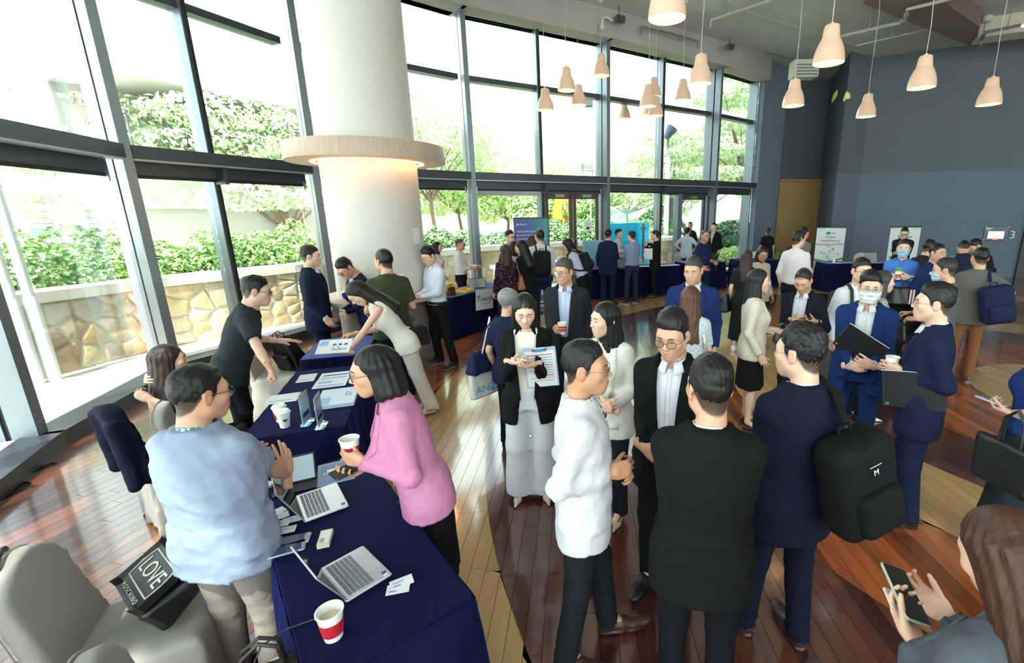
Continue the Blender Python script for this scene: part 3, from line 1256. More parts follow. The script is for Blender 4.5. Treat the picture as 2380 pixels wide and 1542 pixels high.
		if jacket.get('cuff') is not None:
			for sd, a in arms.items():
				d_ = nrm(a['W'] - a['E'])
				mb = MB().tube([a['W'] - d_ * .03, a['W'] + d_ * .008], [.039, .038], 14)
				child('cuff', np.array([tuple(p) for p in mb.v]), np.array([f if len(f) == 4 else f[:4] for f in mb.f if len(f) == 4]), cloth(jacket['cuff'], 'cotton'))
	# ================================================= lower clothing
	if bottom:
		bk = bottom.get('kind', 'trousers')
		bm_ = cloth(bottom['c'], bottom.get('m', 'wool'))
		top_w = bottom.get('top', .055)
		fl = bottom.get('fit', 1.0)
		wide = bottom.get('wide', 0.0)

		def low(P):
			Pq = xf(P, Rp, O)
			d = torso_sdf(Pq, fem, bottom.get('off', .006), gir, belly=belly * .6)
			d = np.maximum(d, Pq[2] - f32(top_w))
			d = np.maximum(d, f32(-.10) - Pq[2])
			if bk == 'trousers':
				for i, (Hp, K, A, fa) in enumerate(legs):
					e = A + np.array([0, -.012, bottom.get('end', -.035)])
					kb = K + np.array([0, -.006, 0])
					lg = cap(P, Hp + np.array([0, -.008, -.02]), kb, .094 * fl * gir ** .5, (.066 * fl + wide * .35))
					sh = cap(P, kb, e, .066 * fl + wide * .35, .060 * fl + wide)
					sh = np.maximum(sh, f32(e[2]) - P[2])
					fold = np.sin(P[2] * 105 + sines(P, 20, seed + i) * 2.2) * f32(.0030) * np.exp(-((P[2] - f32(A[2])) / .12) ** 2)
					fold = fold + np.sin(P[2] * 95 + sines(P, 34, seed + i + 2) * 2.6) * f32(.002) * np.exp(-((P[2] - f32(K[2])) / .09) ** 2)
					lg = smin(lg, sh, .03) + fold
					lx = np.cos(np.arctan2(P[0] - f32(K[0]), P[1] - f32(K[1])))
					d = smin(d, lg, .045)
				d = d + sines((P[0] * f32(1.6), P[1], P[2] * f32(.5)), 26, seed + 4, 4) * f32(.0028)
			else:
				z1 = bottom.get('len', .42)
				bot = np.array([(legs[0][2][0] + legs[1][2][0]) / 2 * .6, (legs[0][2][1] + legs[1][2][1]) / 2 * .6, z1])
				hp = O + Rp @ np.array([0, -.004, -.10])
				t = np.clip((hp[2] - P[2]) / max(hp[2] - z1, .05), 0, 1)
				cx = hp[0] + (bot[0] - hp[0]) * t; cy = hp[1] + (bot[1] - hp[1]) * t
				fw = bottom.get('flarew', .02)
				a = (.180 + fw * t) * gir; b = (.125 + fw * t) * gir
				th = np.arctan2(P[0] - cx, P[1] - cy)
				rip = np.sin(th * 9 + seed) * f32(bottom.get('pleat', .006)) * t
				q = (np.sqrt(((P[0] - cx) / a) ** 2 + ((P[1] - cy) / b) ** 2) - 1) * f32(.13) + rip
				q = np.maximum(np.maximum(q, P[2] - f32(hp[2] + .03)), f32(z1) - P[2])
				d = smin(d, q, .04)
				d = d + sines(P, 22, seed, 4) * f32(.003)
			return d
		pts = np.array([q for l in legs for q in l[:3]] + [O])
		l = pts.min(0) - np.array([.20, .19, .06]); u = pts.max(0) + np.array([.20, .19, .10])
		l[0] = min(l[0], -.25); u[0] = max(u[0], .25); l[2] = max(-.005, l[2])
		if bk != 'trousers':
			l[2] = bottom.get('len', .42) - .03
			l[0] -= .08; u[0] += .08; l[1] -= .06; u[1] += .06
		V, Q = sdf_mesh(low, l, u, hb * 1.1)
		child(bottom.get('name', {'trousers': 'trousers', 'skirt': 'skirt', 'longskirt': 'skirt', 'dress': 'skirt'}[bk]), V, Q, bm_)
		if belt:
			n = 36
			T = TAB_F if fem else TAB_M
			a_ = (np.interp(.03, [t[0] for t in T], [t[1] for t in T])) * gir + .014
			b_ = (np.interp(.03, [t[0] for t in T], [t[2] for t in T])) * gir + .014 + belly * .35
			V = []
			for i in range(n):
				th = 2 * PI * i / n
				for dz, dr in ((-.017, 0), (.017, 0), (.017, .005), (-.017, .005)):
					k = (abs(math.sin(th)) ** 2.3 + abs(math.cos(th)) ** 2.3) ** (-1 / 2.3)
					V.append(O + Rp @ np.array([math.sin(th) * k * (a_ + dr), math.cos(th) * k * (b_ + dr) + belly * .3, .036 + dz]))
			Q = [(i * 4 + k, i * 4 + (k + 1) % 4, ((i + 1) % n) * 4 + (k + 1) % 4, ((i + 1) % n) * 4 + k) for i in range(n) for k in range(4)]
			child('belt', np.array(V), np.array(Q), cloth(belt, 'leather'))
			yb = b_ + .006 + belly * .3
			bu = MB().box(-.018, .018, yb - .003, yb + .003, .018, .054)
			child('buckle', np.array([O + Rp @ np.array(p) for p in bu.v]), np.array(bu.f), M('steel', (190, 190, 190), .25, 1.0))
	# ================================================= shoes
	if shoes:
		for Hp, K, A, fa in legs:
			V, Q = get_shoe(shoes[0], hh * 1.5)
			V = V * (.90 if fem else 1.0)
			lift = max(0.0, A[2] - .085 - .004)
			W_ = (rotz(fa) @ V.T).T + np.array([A[0], A[1] - .0, lift])
			zc = V[:, 2]
			sole = zc[Q].mean(1) < (.020 if shoes[0] == 'sneaker' else .009)
			sc = shoes[2] if len(shoes) > 2 else (26, 24, 24)
			child('shoe', W_, Q, [cloth(shoes[1], 'leather'), M('sole %d %d %d' % tuple(sc), sc, .6)], sole.astype(np.int32))
	# ================================================= on the face
	if glasses and near < 3 or glasses and near == 3:
		gm = M('spectacle frame %d %d %d' % tuple(glasses[1]), glasses[1], .25, .3)
		mb = MB()
		kind = glasses[0]
		wx, wz = {'round': (.0245, .0215), 'rect': (.0270, .0165), 'thin': (.0255, .0185)}[kind]
		tr = {'round': .0013, 'rect': .0016, 'thin': .0008}[kind] * (1 if near < 3 else 1.6) * glasses[2] if len(glasses) > 2 else {'round': .0013, 'rect': .0016, 'thin': .0009}[kind] * (1 if near < 3 else 1.6)
		lens = MB()
		for sd in (-1, 1):
			ring = []
			n = 22
			for i in range(n):
				a = 2 * PI * i / n
				c, s_ = math.cos(a), math.sin(a)
				e = 2 if kind == 'round' else 3.2
				k = (abs(c) ** e + abs(s_) ** e) ** (-1 / e)
				X = sd * .0335 + wx * c * k
				ring.append((X, .1065 - abs(X) * .14 - .0, -.003 + wz * s_ * k))
			mb.tube(ring, tr, 5, closed=True)
			lens.add(ring, [tuple(range(n))])
			mb.tube([(sd * (.0335 + wx), .1065 - .058 * .14, .004), (sd * .074, .088, .006), (sd * .0805, .03, .006), (sd * .081, -.005, .004), (sd * .079, -.022, -.014)], tr, 5)
		mb.tube([(-.0335 + wx, .1065, .002), (0, .1085, .005), (.0335 - wx, .1065, .002)], tr, 5)
		V = (Rh @ (np.array(mb.v) * hscale).T).T + hc
		Fq = np.array([f if len(f) == 4 else (f[0], f[1], f[2], f[-1]) for f in mb.f])
		g = child('glasses', V, Fq, gm)
		lens_me = lens.mesh('lens', glass_mat('spectacle lens', (240, 244, 244), .6))
		Lm = Matrix(Rh.tolist()).to_4x4(); Lm.translation = Vector(hc)
		lens_me.transform(Matrix.Scale(S_, 4) @ Lm @ Matrix.Scale(hscale, 4))
		link('lens', lens_me, g)
	if mask:
		V, Q = get_mask(.0042)
		mk = child('face_mask', (Rh @ (V * hscale).T).T + hc, Q, cloth(mask, 'cotton'))
		mb = MB()
		for sd in (-1, 1):
			mb.tube([(sd * .066, .030, -.026), (sd * .080, -.002, .018), (sd * .084, -.024, .012)], .0014, 4)
			mb.tube([(sd * .060, .028, -.100), (sd * .078, -.006, -.045), (sd * .084, -.024, -.014)], .0014, 4)
		V = (Rh @ (np.array(mb.v) * hscale).T).T + hc
		me_ = np_mesh('ear_loop', place(V), np.array(mb.f), cloth((235, 235, 235), 'cotton'))
		link('ear_loop', me_, mk)
	# frames for things held or worn
	Wm = Matrix.Translation((pos[0], pos[1], 0)) @ Matrix.Rotation(yw, 4, 'Z')

	def hand(sd, off=(0, 0, 0)):
		"""world matrix of the hand (x across, y fingers, -z palm) moved by off"""
		a = arms[sd]
		m = Matrix(a['Rm'].tolist()).to_4x4()
		m.translation = Vector(a['W'] * s)
		return Wm @ m @ Matrix.Translation(off)

	def torso(off=(0, 0, 0)):
		m = Matrix(Rt.tolist()).to_4x4()
		m.translation = Vector(O * s)
		return Wm @ m @ Matrix.Translation(Vector(off) * s)
	return dict(o=P0, hand=hand, torso=torso, W=Wm, s=s, pos=pos, yaw=yw, wrist={k: Wm @ Vector(a['W'] * s) for k, a in arms.items()}, head=Wm @ Vector(hc * s))
# ------------------------------------------------------------------ the room shell
CEIL = 6.9
WALLPTS = [(-1.3, -1.7), (-2.95, .2), (-4.25, 2.1), (-5.25, 4.05), (-5.87, 6.24), (-4.93, 8.78), (-2.58, 10.9), (.55, 12.84), (4.07, 15.2), (5.88, 16.7)]
ALU = M('brushed grey aluminium', (128, 138, 146), .38, .55, var=.05, vscale=3)
ALU_D = M('dark grey aluminium', (74, 80, 86), .42, .45, var=.05, vscale=3)
GASKET = M('black gasket', (26, 29, 33), .6)
PANE = glass_mat('window glass', (243, 250, 247), .55)
FRAME_W = M('light grey window frame', (176, 186, 190), .4, .4)
WHITE_SILL = M('white painted sill', (225, 228, 230), .5)
BULK = M('warm grey painted plaster', (168, 165, 160), .85, var=.04, vscale=2)
PLASTER = M('unpainted concrete ceiling', (206, 208, 205), .9, var=.10, vscale=1.2, bump=.25, bscale=9)
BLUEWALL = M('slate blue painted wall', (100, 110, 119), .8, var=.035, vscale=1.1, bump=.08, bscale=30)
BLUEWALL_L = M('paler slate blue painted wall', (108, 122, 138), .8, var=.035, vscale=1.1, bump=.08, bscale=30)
STEEL = M('brushed steel', (180, 182, 184), .3, .9)

# middle frames of each bay as share of its length (None: single field)
BAYMID = [.5, .5, .5, None, .43, .5, .5, .5, None]


def lerp2(p, q, t):
	return (p[0] + (q[0] - p[0]) * t, p[1] + (q[1] - p[1]) * t)


def post(w, p, q, at_end):
	"""main mullion at p, square to the segment p-q: inner post, black joint and outer frame"""
	for nm, (b0, b1, hw), m in (('mullion', (0, .20, .055), ALU), ('gasket', (.20, .25, .03), GASKET), ('mullion', (.25, .52, .05), ALU)):
		L = math.hypot(q[0] - p[0], q[1] - p[1])
		MB().seg(p, q, b0, b1, .02, 6.5, -hw, L - hw).build(nm, m, w)


for i in range(len(WALLPTS) - 1):
	p, q = WALLPTS[i], WALLPTS[i + 1]
	L = math.hypot(q[0] - p[0], q[1] - p[1])
	w = tag(empty('window_%d' % (i + 1)), kind='structure')
	post(w, p, q, False)
	if i == len(WALLPTS) - 2:
		MB().seg(p, q, .2, .52, .02, 6.5, L - .06, 0).build('mullion', ALU, w)
	mid = BAYMID[i]
	cuts = [0, 1] if mid is None else [0, mid, 1]
	for c in cuts[1:-1]:
		m = lerp2(p, q, c)
		MB().seg(m, q, .25, .52, .15, 6.5, -.045, L * (1 - c) - .045).build('mullion', ALU, w)
		MB().seg(m, q, .215, .25, .15, 6.5, -.022, L * (1 - c) - .022).build('gasket', GASKET, w)
		MB().seg(m, q, .02, .26, 2.62, 2.90, -.03, L * (1 - c) - .03).build('bracket', ALU_D, w)
	MB().seg(p, q, -.02, .17, 2.885, 3.05, .06, .06).seg(p, q, .17, .3, 2.99, 3.03, .06, .06).build('transom', ALU_D, w)
	MB().seg(p, q, -.012, .165, 2.862, 2.885, .06, .06).build('transom_strip', FRAME_W, w)
	MB().seg(p, q, .20, .33, 2.70, 2.90, .06, .06).build('blind_casing', ALU_D, w)
	MB().seg(p, q, .21, .235, 2.655, 2.705, .07, .07).build('blind_rail', GASKET, w)
	MB().seg(p, q, .30, .52, 5.0, 5.11, .05, .05).build('transom', ALU_D, w)
	MB().seg(p, q, .30, .52, 6.28, 6.42, .05, .05).build('transom', ALU_D, w)
	MB().seg(p, q, .16, .54, .0, .13, 0, 0).build('sill', WHITE_SILL, w)
	MB().seg(p, q, -.14, .16, .0, .15, -.02, -.02).build('curb', ALU_D, w)
	for s_ in (-1, 1):   # small steel blind fittings beside the posts
		a = .10 if s_ < 0 else L - .14
		MB().seg(p, q, .17, .20, 2.60, 2.74, a, L - a - .03).build('blind_fitting', STEEL, w)
	for a, b in zip(cuts[:-1], cuts[1:]):
		a_, b_ = L * a + .05, L * (1 - b) + .05
		door_here = (i == 6 and a > .1) or (i == 7 and a > .1)
		for z0, z1 in ((.13, 2.92), (3.0, 5.0), (5.11, 6.28)):
			if z0 < 1 and door_here:
				continue
			MB().seg(p, q, .40, .412, z0, z1, a_, b_).build('pane', PANE, w)
	# drawn grey blind strip below the casing in the bay left of the glass doors
	if i == 6:
		MB().seg(p, q, .22, .226, 2.55, 2.70, .10, L * .53).build('blind', M('grey roller blind', (176, 178, 176), .8), w)

DOORF = M('bronze door frame', (96, 84, 76), .4, .35)


def glass_door(n, i, a, b, leaves, alu):
	"""glazed door in bay i from share a to share b"""
	p, q = WALLPTS[i], WALLPTS[i + 1]
	L = math.hypot(q[0] - p[0], q[1] - p[1])
	w = tag(empty('door_%d' % n), kind='structure')
	A, B = L * a + .06, L * b - .06
	MB().seg(p, q, .26, .40, 2.62, 2.88, A, L - B).build('door_head', alu, w)
	for k, (x0, x1) in enumerate(leaves):
		x0, x1 = A + (B - A) * x0, A + (B - A) * x1
		st = .085
		leaf = MB()
		leaf.seg(p, q, .30, .36, .03, 2.62, x0, L - x0 - st).seg(p, q, .30, .36, .03, 2.62, x1 - st, L - x1)
		leaf.seg(p, q, .30, .36, .03, .16, x0, L - x1).seg(p, q, .30, .36, 2.48, 2.62, x0, L - x1)
		lf = leaf.build('door_leaf', alu, w)
		MB().seg(p, q, .325, .335, .16, 2.48, x0 + st, L - x1 + st).build('pane', PANE, lf)
		# pull handle, a steel bow
		hx = x1 - .045 if k == 0 else x0 + .045
		d = Vector((q[0] - p[0], q[1] - p[1])).normalized(); nn = Vector((-d.y, d.x))
		pt = lambda s_, o, z: Vector((p[0] + d.x * s_ + nn.x * o, p[1] + d.y * s_ + nn.y * o, z))
		MB().tube([pt(hx, .30, .62), pt(hx, .22, .62), pt(hx, .20, .66), pt(hx, .20, 1.42), pt(hx, .22, 1.46), pt(hx, .30, 1.46)], .018, 8).build('handle', STEEL, lf, True)
		MB().seg(p, q, .24, .30, 2.52, 2.60, (x0 + x1) / 2 - .13, L - (x0 + x1) / 2 - .13).build('door_closer', STEEL, lf)
	return w


glass_door(1, 6, .5, 1.0, [(0.02, .48), (.50, .96)], DOORF)
glass_door(2, 7, .5, 1.0, [(.40, .96)], ALU_D)
_p, _q = WALLPTS[7], WALLPTS[8]
_L = math.hypot(_q[0] - _p[0], _q[1] - _p[1])
_w = tag(empty('window_10'), kind='structure')
MB().seg(_p, _q, .40, .412, .13, 2.92, _L * .5 + .05, _L * .33).build('pane', PANE, _w)
MB().seg(_p, _q, .25, .45, .13, 2.92, _L * .67, _L * .29).build('mullion', ALU, _w)

# bulkhead over the glass and the ceiling slab
bh = MB()
for p, q in zip(WALLPTS[:-1], WALLPTS[1:]):
	bh.seg(p, q, -.18, .55, 6.28, CEIL, -.03, -.03)
tag(bh.build('trim_1', BULK), kind='structure')
RIGHTPTS = [(6.95, 17.35), (7.35, 18.6), (9.4, 18.9), (8.35, 16.0), (9.35, 16.55), (12.6, 14.9), (14.2, 13.8), (14.5, 6), (14.5, -3.5), (-1.3, -3.5)]
plan = WALLPTS + [(6.3, 18.3), (7.3, 19.5), (9.6, 19.2), (16, 17), (16, -3.6), (-1.4, -3.6)]
tag(MB().prism(plan, CEIL, CEIL + .35).build('ceiling', PLASTER), kind='structure')
_over = []
for k, (x, y) in enumerate(WALLPTS):
	a = WALLPTS[max(k - 1, 0)]; b = WALLPTS[min(k + 1, len(WALLPTS) - 1)]
	d = Vector((b[0] - a[0], b[1] - a[1])).normalized()
	_over.append((x - d.y * .9, y + d.x * .9))
tag(MB().prism(_over + [(16, 18), (16, -3.6), (-1.4, -3.6)], CEIL + .36, CEIL + .6).build('sun_blocking_roof', PLASTER), kind='structure')  # unseen slab with an added overhang, keeps the sun out of the room
# slate blue walls right of the glass
ins = lambda p, q, m, nm, z0=0.0, z1=CEIL, th=.2: tag(MB().seg(p, q, 0, th, z0, z1).build(nm, m), kind='structure')
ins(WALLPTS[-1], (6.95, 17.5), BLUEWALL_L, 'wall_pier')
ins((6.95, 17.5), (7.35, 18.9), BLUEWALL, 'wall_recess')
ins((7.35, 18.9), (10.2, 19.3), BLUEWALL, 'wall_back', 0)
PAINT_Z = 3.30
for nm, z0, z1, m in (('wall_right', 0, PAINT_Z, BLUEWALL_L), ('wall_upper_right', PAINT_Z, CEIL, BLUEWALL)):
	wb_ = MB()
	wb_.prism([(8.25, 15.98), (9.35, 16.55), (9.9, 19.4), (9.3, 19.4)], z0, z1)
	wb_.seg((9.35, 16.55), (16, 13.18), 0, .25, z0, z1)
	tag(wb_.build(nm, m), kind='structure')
CREAM = M('cream painted wall', (196, 194, 188), .85)
ins((16, 13.5), (16, -3.6), CREAM, 'wall_side')
_rw = tag(empty('window_11'), kind='structure')  # unseen glazing added behind the camera to let in more daylight
for _x in np.linspace(-1.4, 16, 9):
	MB().box(_x - .06, _x + .06, -3.7, -3.5, 0, CEIL).build('mullion', ALU, _rw)
for _z in (0, 2.9, 5.0, 6.6):
	MB().box(-1.4, 16, -3.68, -3.52, _z, _z + .15).build('transom', ALU_D, _rw)
for _x0, _x1 in zip(np.linspace(-1.4, 16, 9)[:-1], np.linspace(-1.4, 16, 9)[1:]):
	MB().box(_x0 + .06, _x1 - .06, -3.605, -3.595, .15, 6.6).build('pane', PANE, _rw)
ins((-1.4, -3.6), (-1.3, -1.7), CREAM, 'wall_corner')
# dark door frame at the right end of the wall
_d3 = tag(empty('door_3'), kind='structure')
DARKF = M('dark bronze lining', (38, 36, 36), .45)
_wd = (Vector((12.7, 14.85)) - Vector((9.35, 16.55))).normalized()
_wn = Vector((-_wd.y, _wd.x, 0))
_r0 = ray(2357, 640)
_u0 = ((_r0 * ((Vector((9.35, 16.55, 0)).dot(_wn)) / _r0.dot(_wn))).to_2d() - Vector((9.35, 16.55))).dot(_wd)
_wp = lambda u: (9.35 + _wd.x * (u + _u0), 16.55 + _wd.y * (u + _u0))
MB().seg(_wp(0), _wp(.25), -.12, .1, 0, 2.9).seg(_wp(.25), _wp(1.7), -.12, .1, 2.75, 2.9).build('door_lining', DARKF, _d3)
MB().seg(_wp(.26), _wp(1.6), -.06, .05, 0, 2.74).build('door_leaf', M('walnut door', (60, 48, 40), .5, var=.2, vscale=6, stretch=(6, 6, .5)), _d3)
# wooden double door in the recess
WOODD = M('light oak veneer', (186, 152, 98), .5, var=.10, vscale=7, stretch=(9, 9, .5))
_d4 = tag(empty('door_4'), kind='structure')
dA, dB = Vector((7.38, 18.55)), Vector((9.45, 18.83))
MB().seg(dA, dB, -.02, .10, 0, 3.28, .0, 2.04).seg(dA, dB, -.02, .10, 3.19, 3.28).build('door_frame', WOODD, _d4)
Ld = (dB - dA).length
for x0, x1 in ((.06, 1.12), (1.13, 2.08)):
	lf = MB().seg(dA, dB, .0, .06, .02, 3.18, x0, Ld - x1).build('door_leaf', WOODD, _d4)
	hx = 1.02 if x0 < .5 else 1.22
	MB().seg(dA, dB, -.06, -.03, .9, 1.5, hx, Ld - hx - .03).build('handle', STEEL, lf)
	for z in (.5, 1.25, 2.75):
		if x0 < .5:
			MB().seg(dA, dB, -.015, .01, z, z + .22, .065, Ld - .085).build('hinge', STEEL, lf)

# downstand beam, pipes and fittings below the ceiling
BEAM = M('brown grey painted beam', (128, 112, 104), .85)
tag(MB().prism([(6.05, 11.45), (10.7, 14.3), (9.75, 12.85), (7.9, 11.5), (9, 6), (5, 6)], 6.5, CEIL).build('trim_2', BEAM), kind='structure')
tag(MB().seg((10.6, 14.25), (15, 12.0), -.9, -.25, 6.45, CEIL).build('trim_3', M('off white plaster', (205, 200, 188), .9)), kind='structure')
PIPE = M('grey painted pipe', (170, 172, 166), .5)
PIPE_D = M('dark grey pipe', (110, 114, 112), .5)


def pipe(label, pxs, z, r, m=PIPE, drops=()):
	t = tag(empty('ceiling_pipe'), label, 'pipe', 'pipes under the ceiling')
	pts = [at(x, y, z) for x, y in pxs]
	MB().tube(pts, r, 8).build('pipe_run', m, t, True)
	for k in range(len(pts) - 1):
		n = max(1, int((pts[k + 1] - pts[k]).length / 1.6))
		for j in range(n):
			c = pts[k].lerp(pts[k + 1], (j + .5) / n)
			MB().tube([c, (c.x, c.y, CEIL)], .008, 6).tube([c - Vector((0, 0, .03)), c + Vector((0, 0, .03))], r * 1.35, 8).build('pipe_clip', m, t)
	for x, y in drops:
		c = at(x, y, z)
		MB().tube([c, c - Vector((0, 0, .14))], r * .8, 8).lathe([(.03, 0), (.012, .03)], 10, Matrix.Translation(c - Vector((0, 0, .17)))).build('sprinkler', m, t, True)
	return t


pipe('long thin conduit crossing the ceiling to a white junction box', [(1650, -25), (1735, 28), (1990, 106)], 6.82, .022, M('pale conduit', (186, 180, 168), .6))
pipe('white conduit from the junction box up to the round white fixture', [(1990, 106), (2165, 66), (2180, 20), (2205, 8)], 6.80, .022, M('white conduit', (214, 212, 206), .5))
pipe('grey sprinkler pipe ending above the largest hanging lamp', [(1905, -40), (1740, 18), (1652, 47)], 6.62, .03, PIPE, [(1652, 47)])
pipe('bent sprinkler pipe passing under the brown beam', [(1955, 84), (2090, 53), (2105, 45), (2108, 22), (2320, -30)], 6.42, .04)
pipe('short dark pipe hung on two rods beside the grey pier', [(1778, 121), (1850, 138), (1905, 128)], 6.6, .03, PIPE_D, [(1778, 121)])
pipe('sprinkler pipe running towards the window bulkhead', [(1490, 62), (1560, 78), (1622, 96)], 6.6, .026, PIPE_D, [(1490, 62), (1622, 96)])
pipe('dark sprinkler pipe near the right end of the slate wall', [(2282, 92), (2288, 76), (2400, 52)], 6.45, .035, PIPE_D, [(2282, 92)])


def ceiling_can(label, px, py, r, hgt):
	c = at(px, py, CEIL)
	t = tag(empty('ceiling_fixture', c), label, 'ceiling light', 'round fixtures on the ceiling')
	MB().lathe([(r, 0), (r, -hgt), (r * .9, -hgt - .01)], 24).build('housing', M('white fixture', (216, 212, 206), .5), t, True)
	MB().lathe([(r * .8, -hgt - .012), (r * .75, -hgt - .02)], 24).build('lens', M('matt lens', (190, 188, 182), .4), t, True)


ceiling_can('round white surface fixture at the end of the white conduit', 2212, 10, .12, .2)
ceiling_can('round white surface fixture right of the brown beam', 2295, 38, .12, .12)


def box_fixture(label, px, py, z):
	c = at(px, py, z)
	t = tag(empty('spotlight', c, .5), label, 'spotlight', 'small spotlights under the ceiling')
	MB().bbox(-.11, .11, -.07, .07, -.06, .06, .012).build('housing', M('olive grey metal', (104, 104, 92), .5), t)
	MB().box(-.01, .01, -.01, .01, .06, CEIL - z).build('stem', PIPE_D, t)
	MB().bbox(-.12, .12, -.09, -.07, -.07, .07, .01).build('front_rim', M('dark rim', (60, 60, 56), .5), t)


box_fixture('small olive spotlight above the window left of the lamps', 1439, 46, 6.6)
box_fixture('small olive spotlight above the window behind the tallest lamp cord', 1695, 110, 6.6)
_c = at(1410, 48, 6.55)
_cam = tag(empty('security_bracket', _c, .4), 'white angled bracket arm fixed to the bulkhead beside a spotlight', 'bracket')
MB().tube([(-.12, .0, -.12), (-.10, 0, .03), (0, 0, .08), (.16, .02, .02)], .025, 8).build('arm', M('white conduit', (214, 212, 206), .5), _cam, True)
MB().box(-.17, -.09, -.03, .03, -.2, -.1).build('foot_plate', M('white conduit', (214, 212, 206), .5), _cam)
_c = at(1872, 158, 6.0)
_ac = tag(empty('wall_unit', _c), 'white equipment box high in the door recess', 'wall unit')
MB().bbox(-.35, .35, -.1, .3, -.25, .2, .02).build('casing', M('off white casing', (190, 188, 180), .6), _ac)
for _k in range(4):
	MB().box(-.3, .3, -.112, -.1, -.2 + _k * .08, -.165 + _k * .08).build('louvre', PIPE_D, _ac)

# ------------------------------------------------------------------ column
colE = tag(empty('column', (-2.97, 6.62, 0)), 'thick round white column with a wooden ring shelf high up', 'column', kind='structure')
MB().lathe([(.607, 1.02), (.607, CEIL)], 64).build('shaft', M('white painted column', (214, 208, 200), .55, var=.02, vscale=1), colE, True)
MB().lathe([(.612, .0), (.612, 1.03)], 64).build('lower_cladding', M('taupe cladding', (128, 120, 113), .6, var=.03, vscale=2), colE, True)
MB().lathe([(.66, 0), (.66, .12), (.612, .13)], 64).build('plinth', M('dark taupe plinth', (104, 94, 86), .55), colE, True)
OAKV = M('pale oak laminate', (188, 166, 146), .5, var=.16, vscale=10, stretch=(5, 5, .35))
MB().lathe([(.6, 2.83), (.99, 2.83), (.992, 2.84), (.992, 3.03), (.985, 3.04), (.6, 3.04)], 72, cap0=False, cap1=False).build('ring_shelf', OAKV, colE, True)
MB().lathe([(.66, 2.822), (.70, 2.822), (.70, 2.832), (.66, 2.832), (.66, 2.822)], 72, cap0=False, cap1=False).build('light_strip', M('warm led strip', (255, 190, 130), .5, emit=(255, 176, 112), estr=14), colE, True)
MB().lathe([(.6, .99), (.82, .99), (.825, 1.0), (.825, 1.03), (.82, 1.04), (.6, 1.04)], 72, cap0=False, cap1=False).build('counter_ring', M('pale oak counter', (206, 188, 172), .45, var=.10, vscale=10), colE, True)
# socket and paper notice on the column
_s = at(958, 642, 1.35)
_az = math.atan2(6.62 - 0 - 6.62 + (-.50), .33)
for nm, lab, cat, ang, z, w_, h_, m, px in (('wall_socket', 'white double socket on the column above the counter', 'socket', -48, 1.33, .16, .09, M('socket white', (228, 226, 220), .4), 0), ('paper_notice', 'small white paper notice taped to the right side of the column', 'notice', -14, 1.86, .15, .22, M('paper', (236, 236, 240), .7), 1)):
	a = math.radians(ang)
	c = Vector((-2.97 + math.cos(a) * .615, 6.62 + math.sin(a) * .615, z))
	t = tag(empty(nm, c, a - PI / 2 + PI), lab, cat)
	MB().bbox(-w_ / 2, w_ / 2, -.012 if px == 0 else -.001, .03 if px == 0 else .004, -h_ / 2, h_ / 2, .003).build('plate' if px == 0 else 'sheet', m, t)
	yy = .032 if px == 0 else .005
	if px == 0:
		for k in (-.035, .035):
			MB().box(k - .012, k + .012, .03, .033, -.02, .01).build('outlet', PIPE_D, t)
	else:
		MB().box(-.05, .05, .004, .0055, .06, .09).box(-.03, .03, .004, .0055, -.04, .03).box(-.05, .05, .004, .0055, -.09, -.075).build('print', M('navy print', (60, 70, 130), .7), t)

# ------------------------------------------------------------------ timber floor in rings
FC = Vector((5.95, 4.95))
RINGS = [0, 1.25, 2.45, 3.3, 4.15, 5.15, 7.0, 7.9, 9.45, 30]
TONE = ['light', 'mid', 'dark', 'light', 'mid', 'dark', 'light', 'red', 'darkred']
TC = {'light': ((184, 146, 92), .10), 'mid': ((146, 76, 38), .30), 'dark': ((84, 44, 32), .30), 'red': ((138, 78, 48), .25), 'darkred': ((112, 62, 42), .25)}


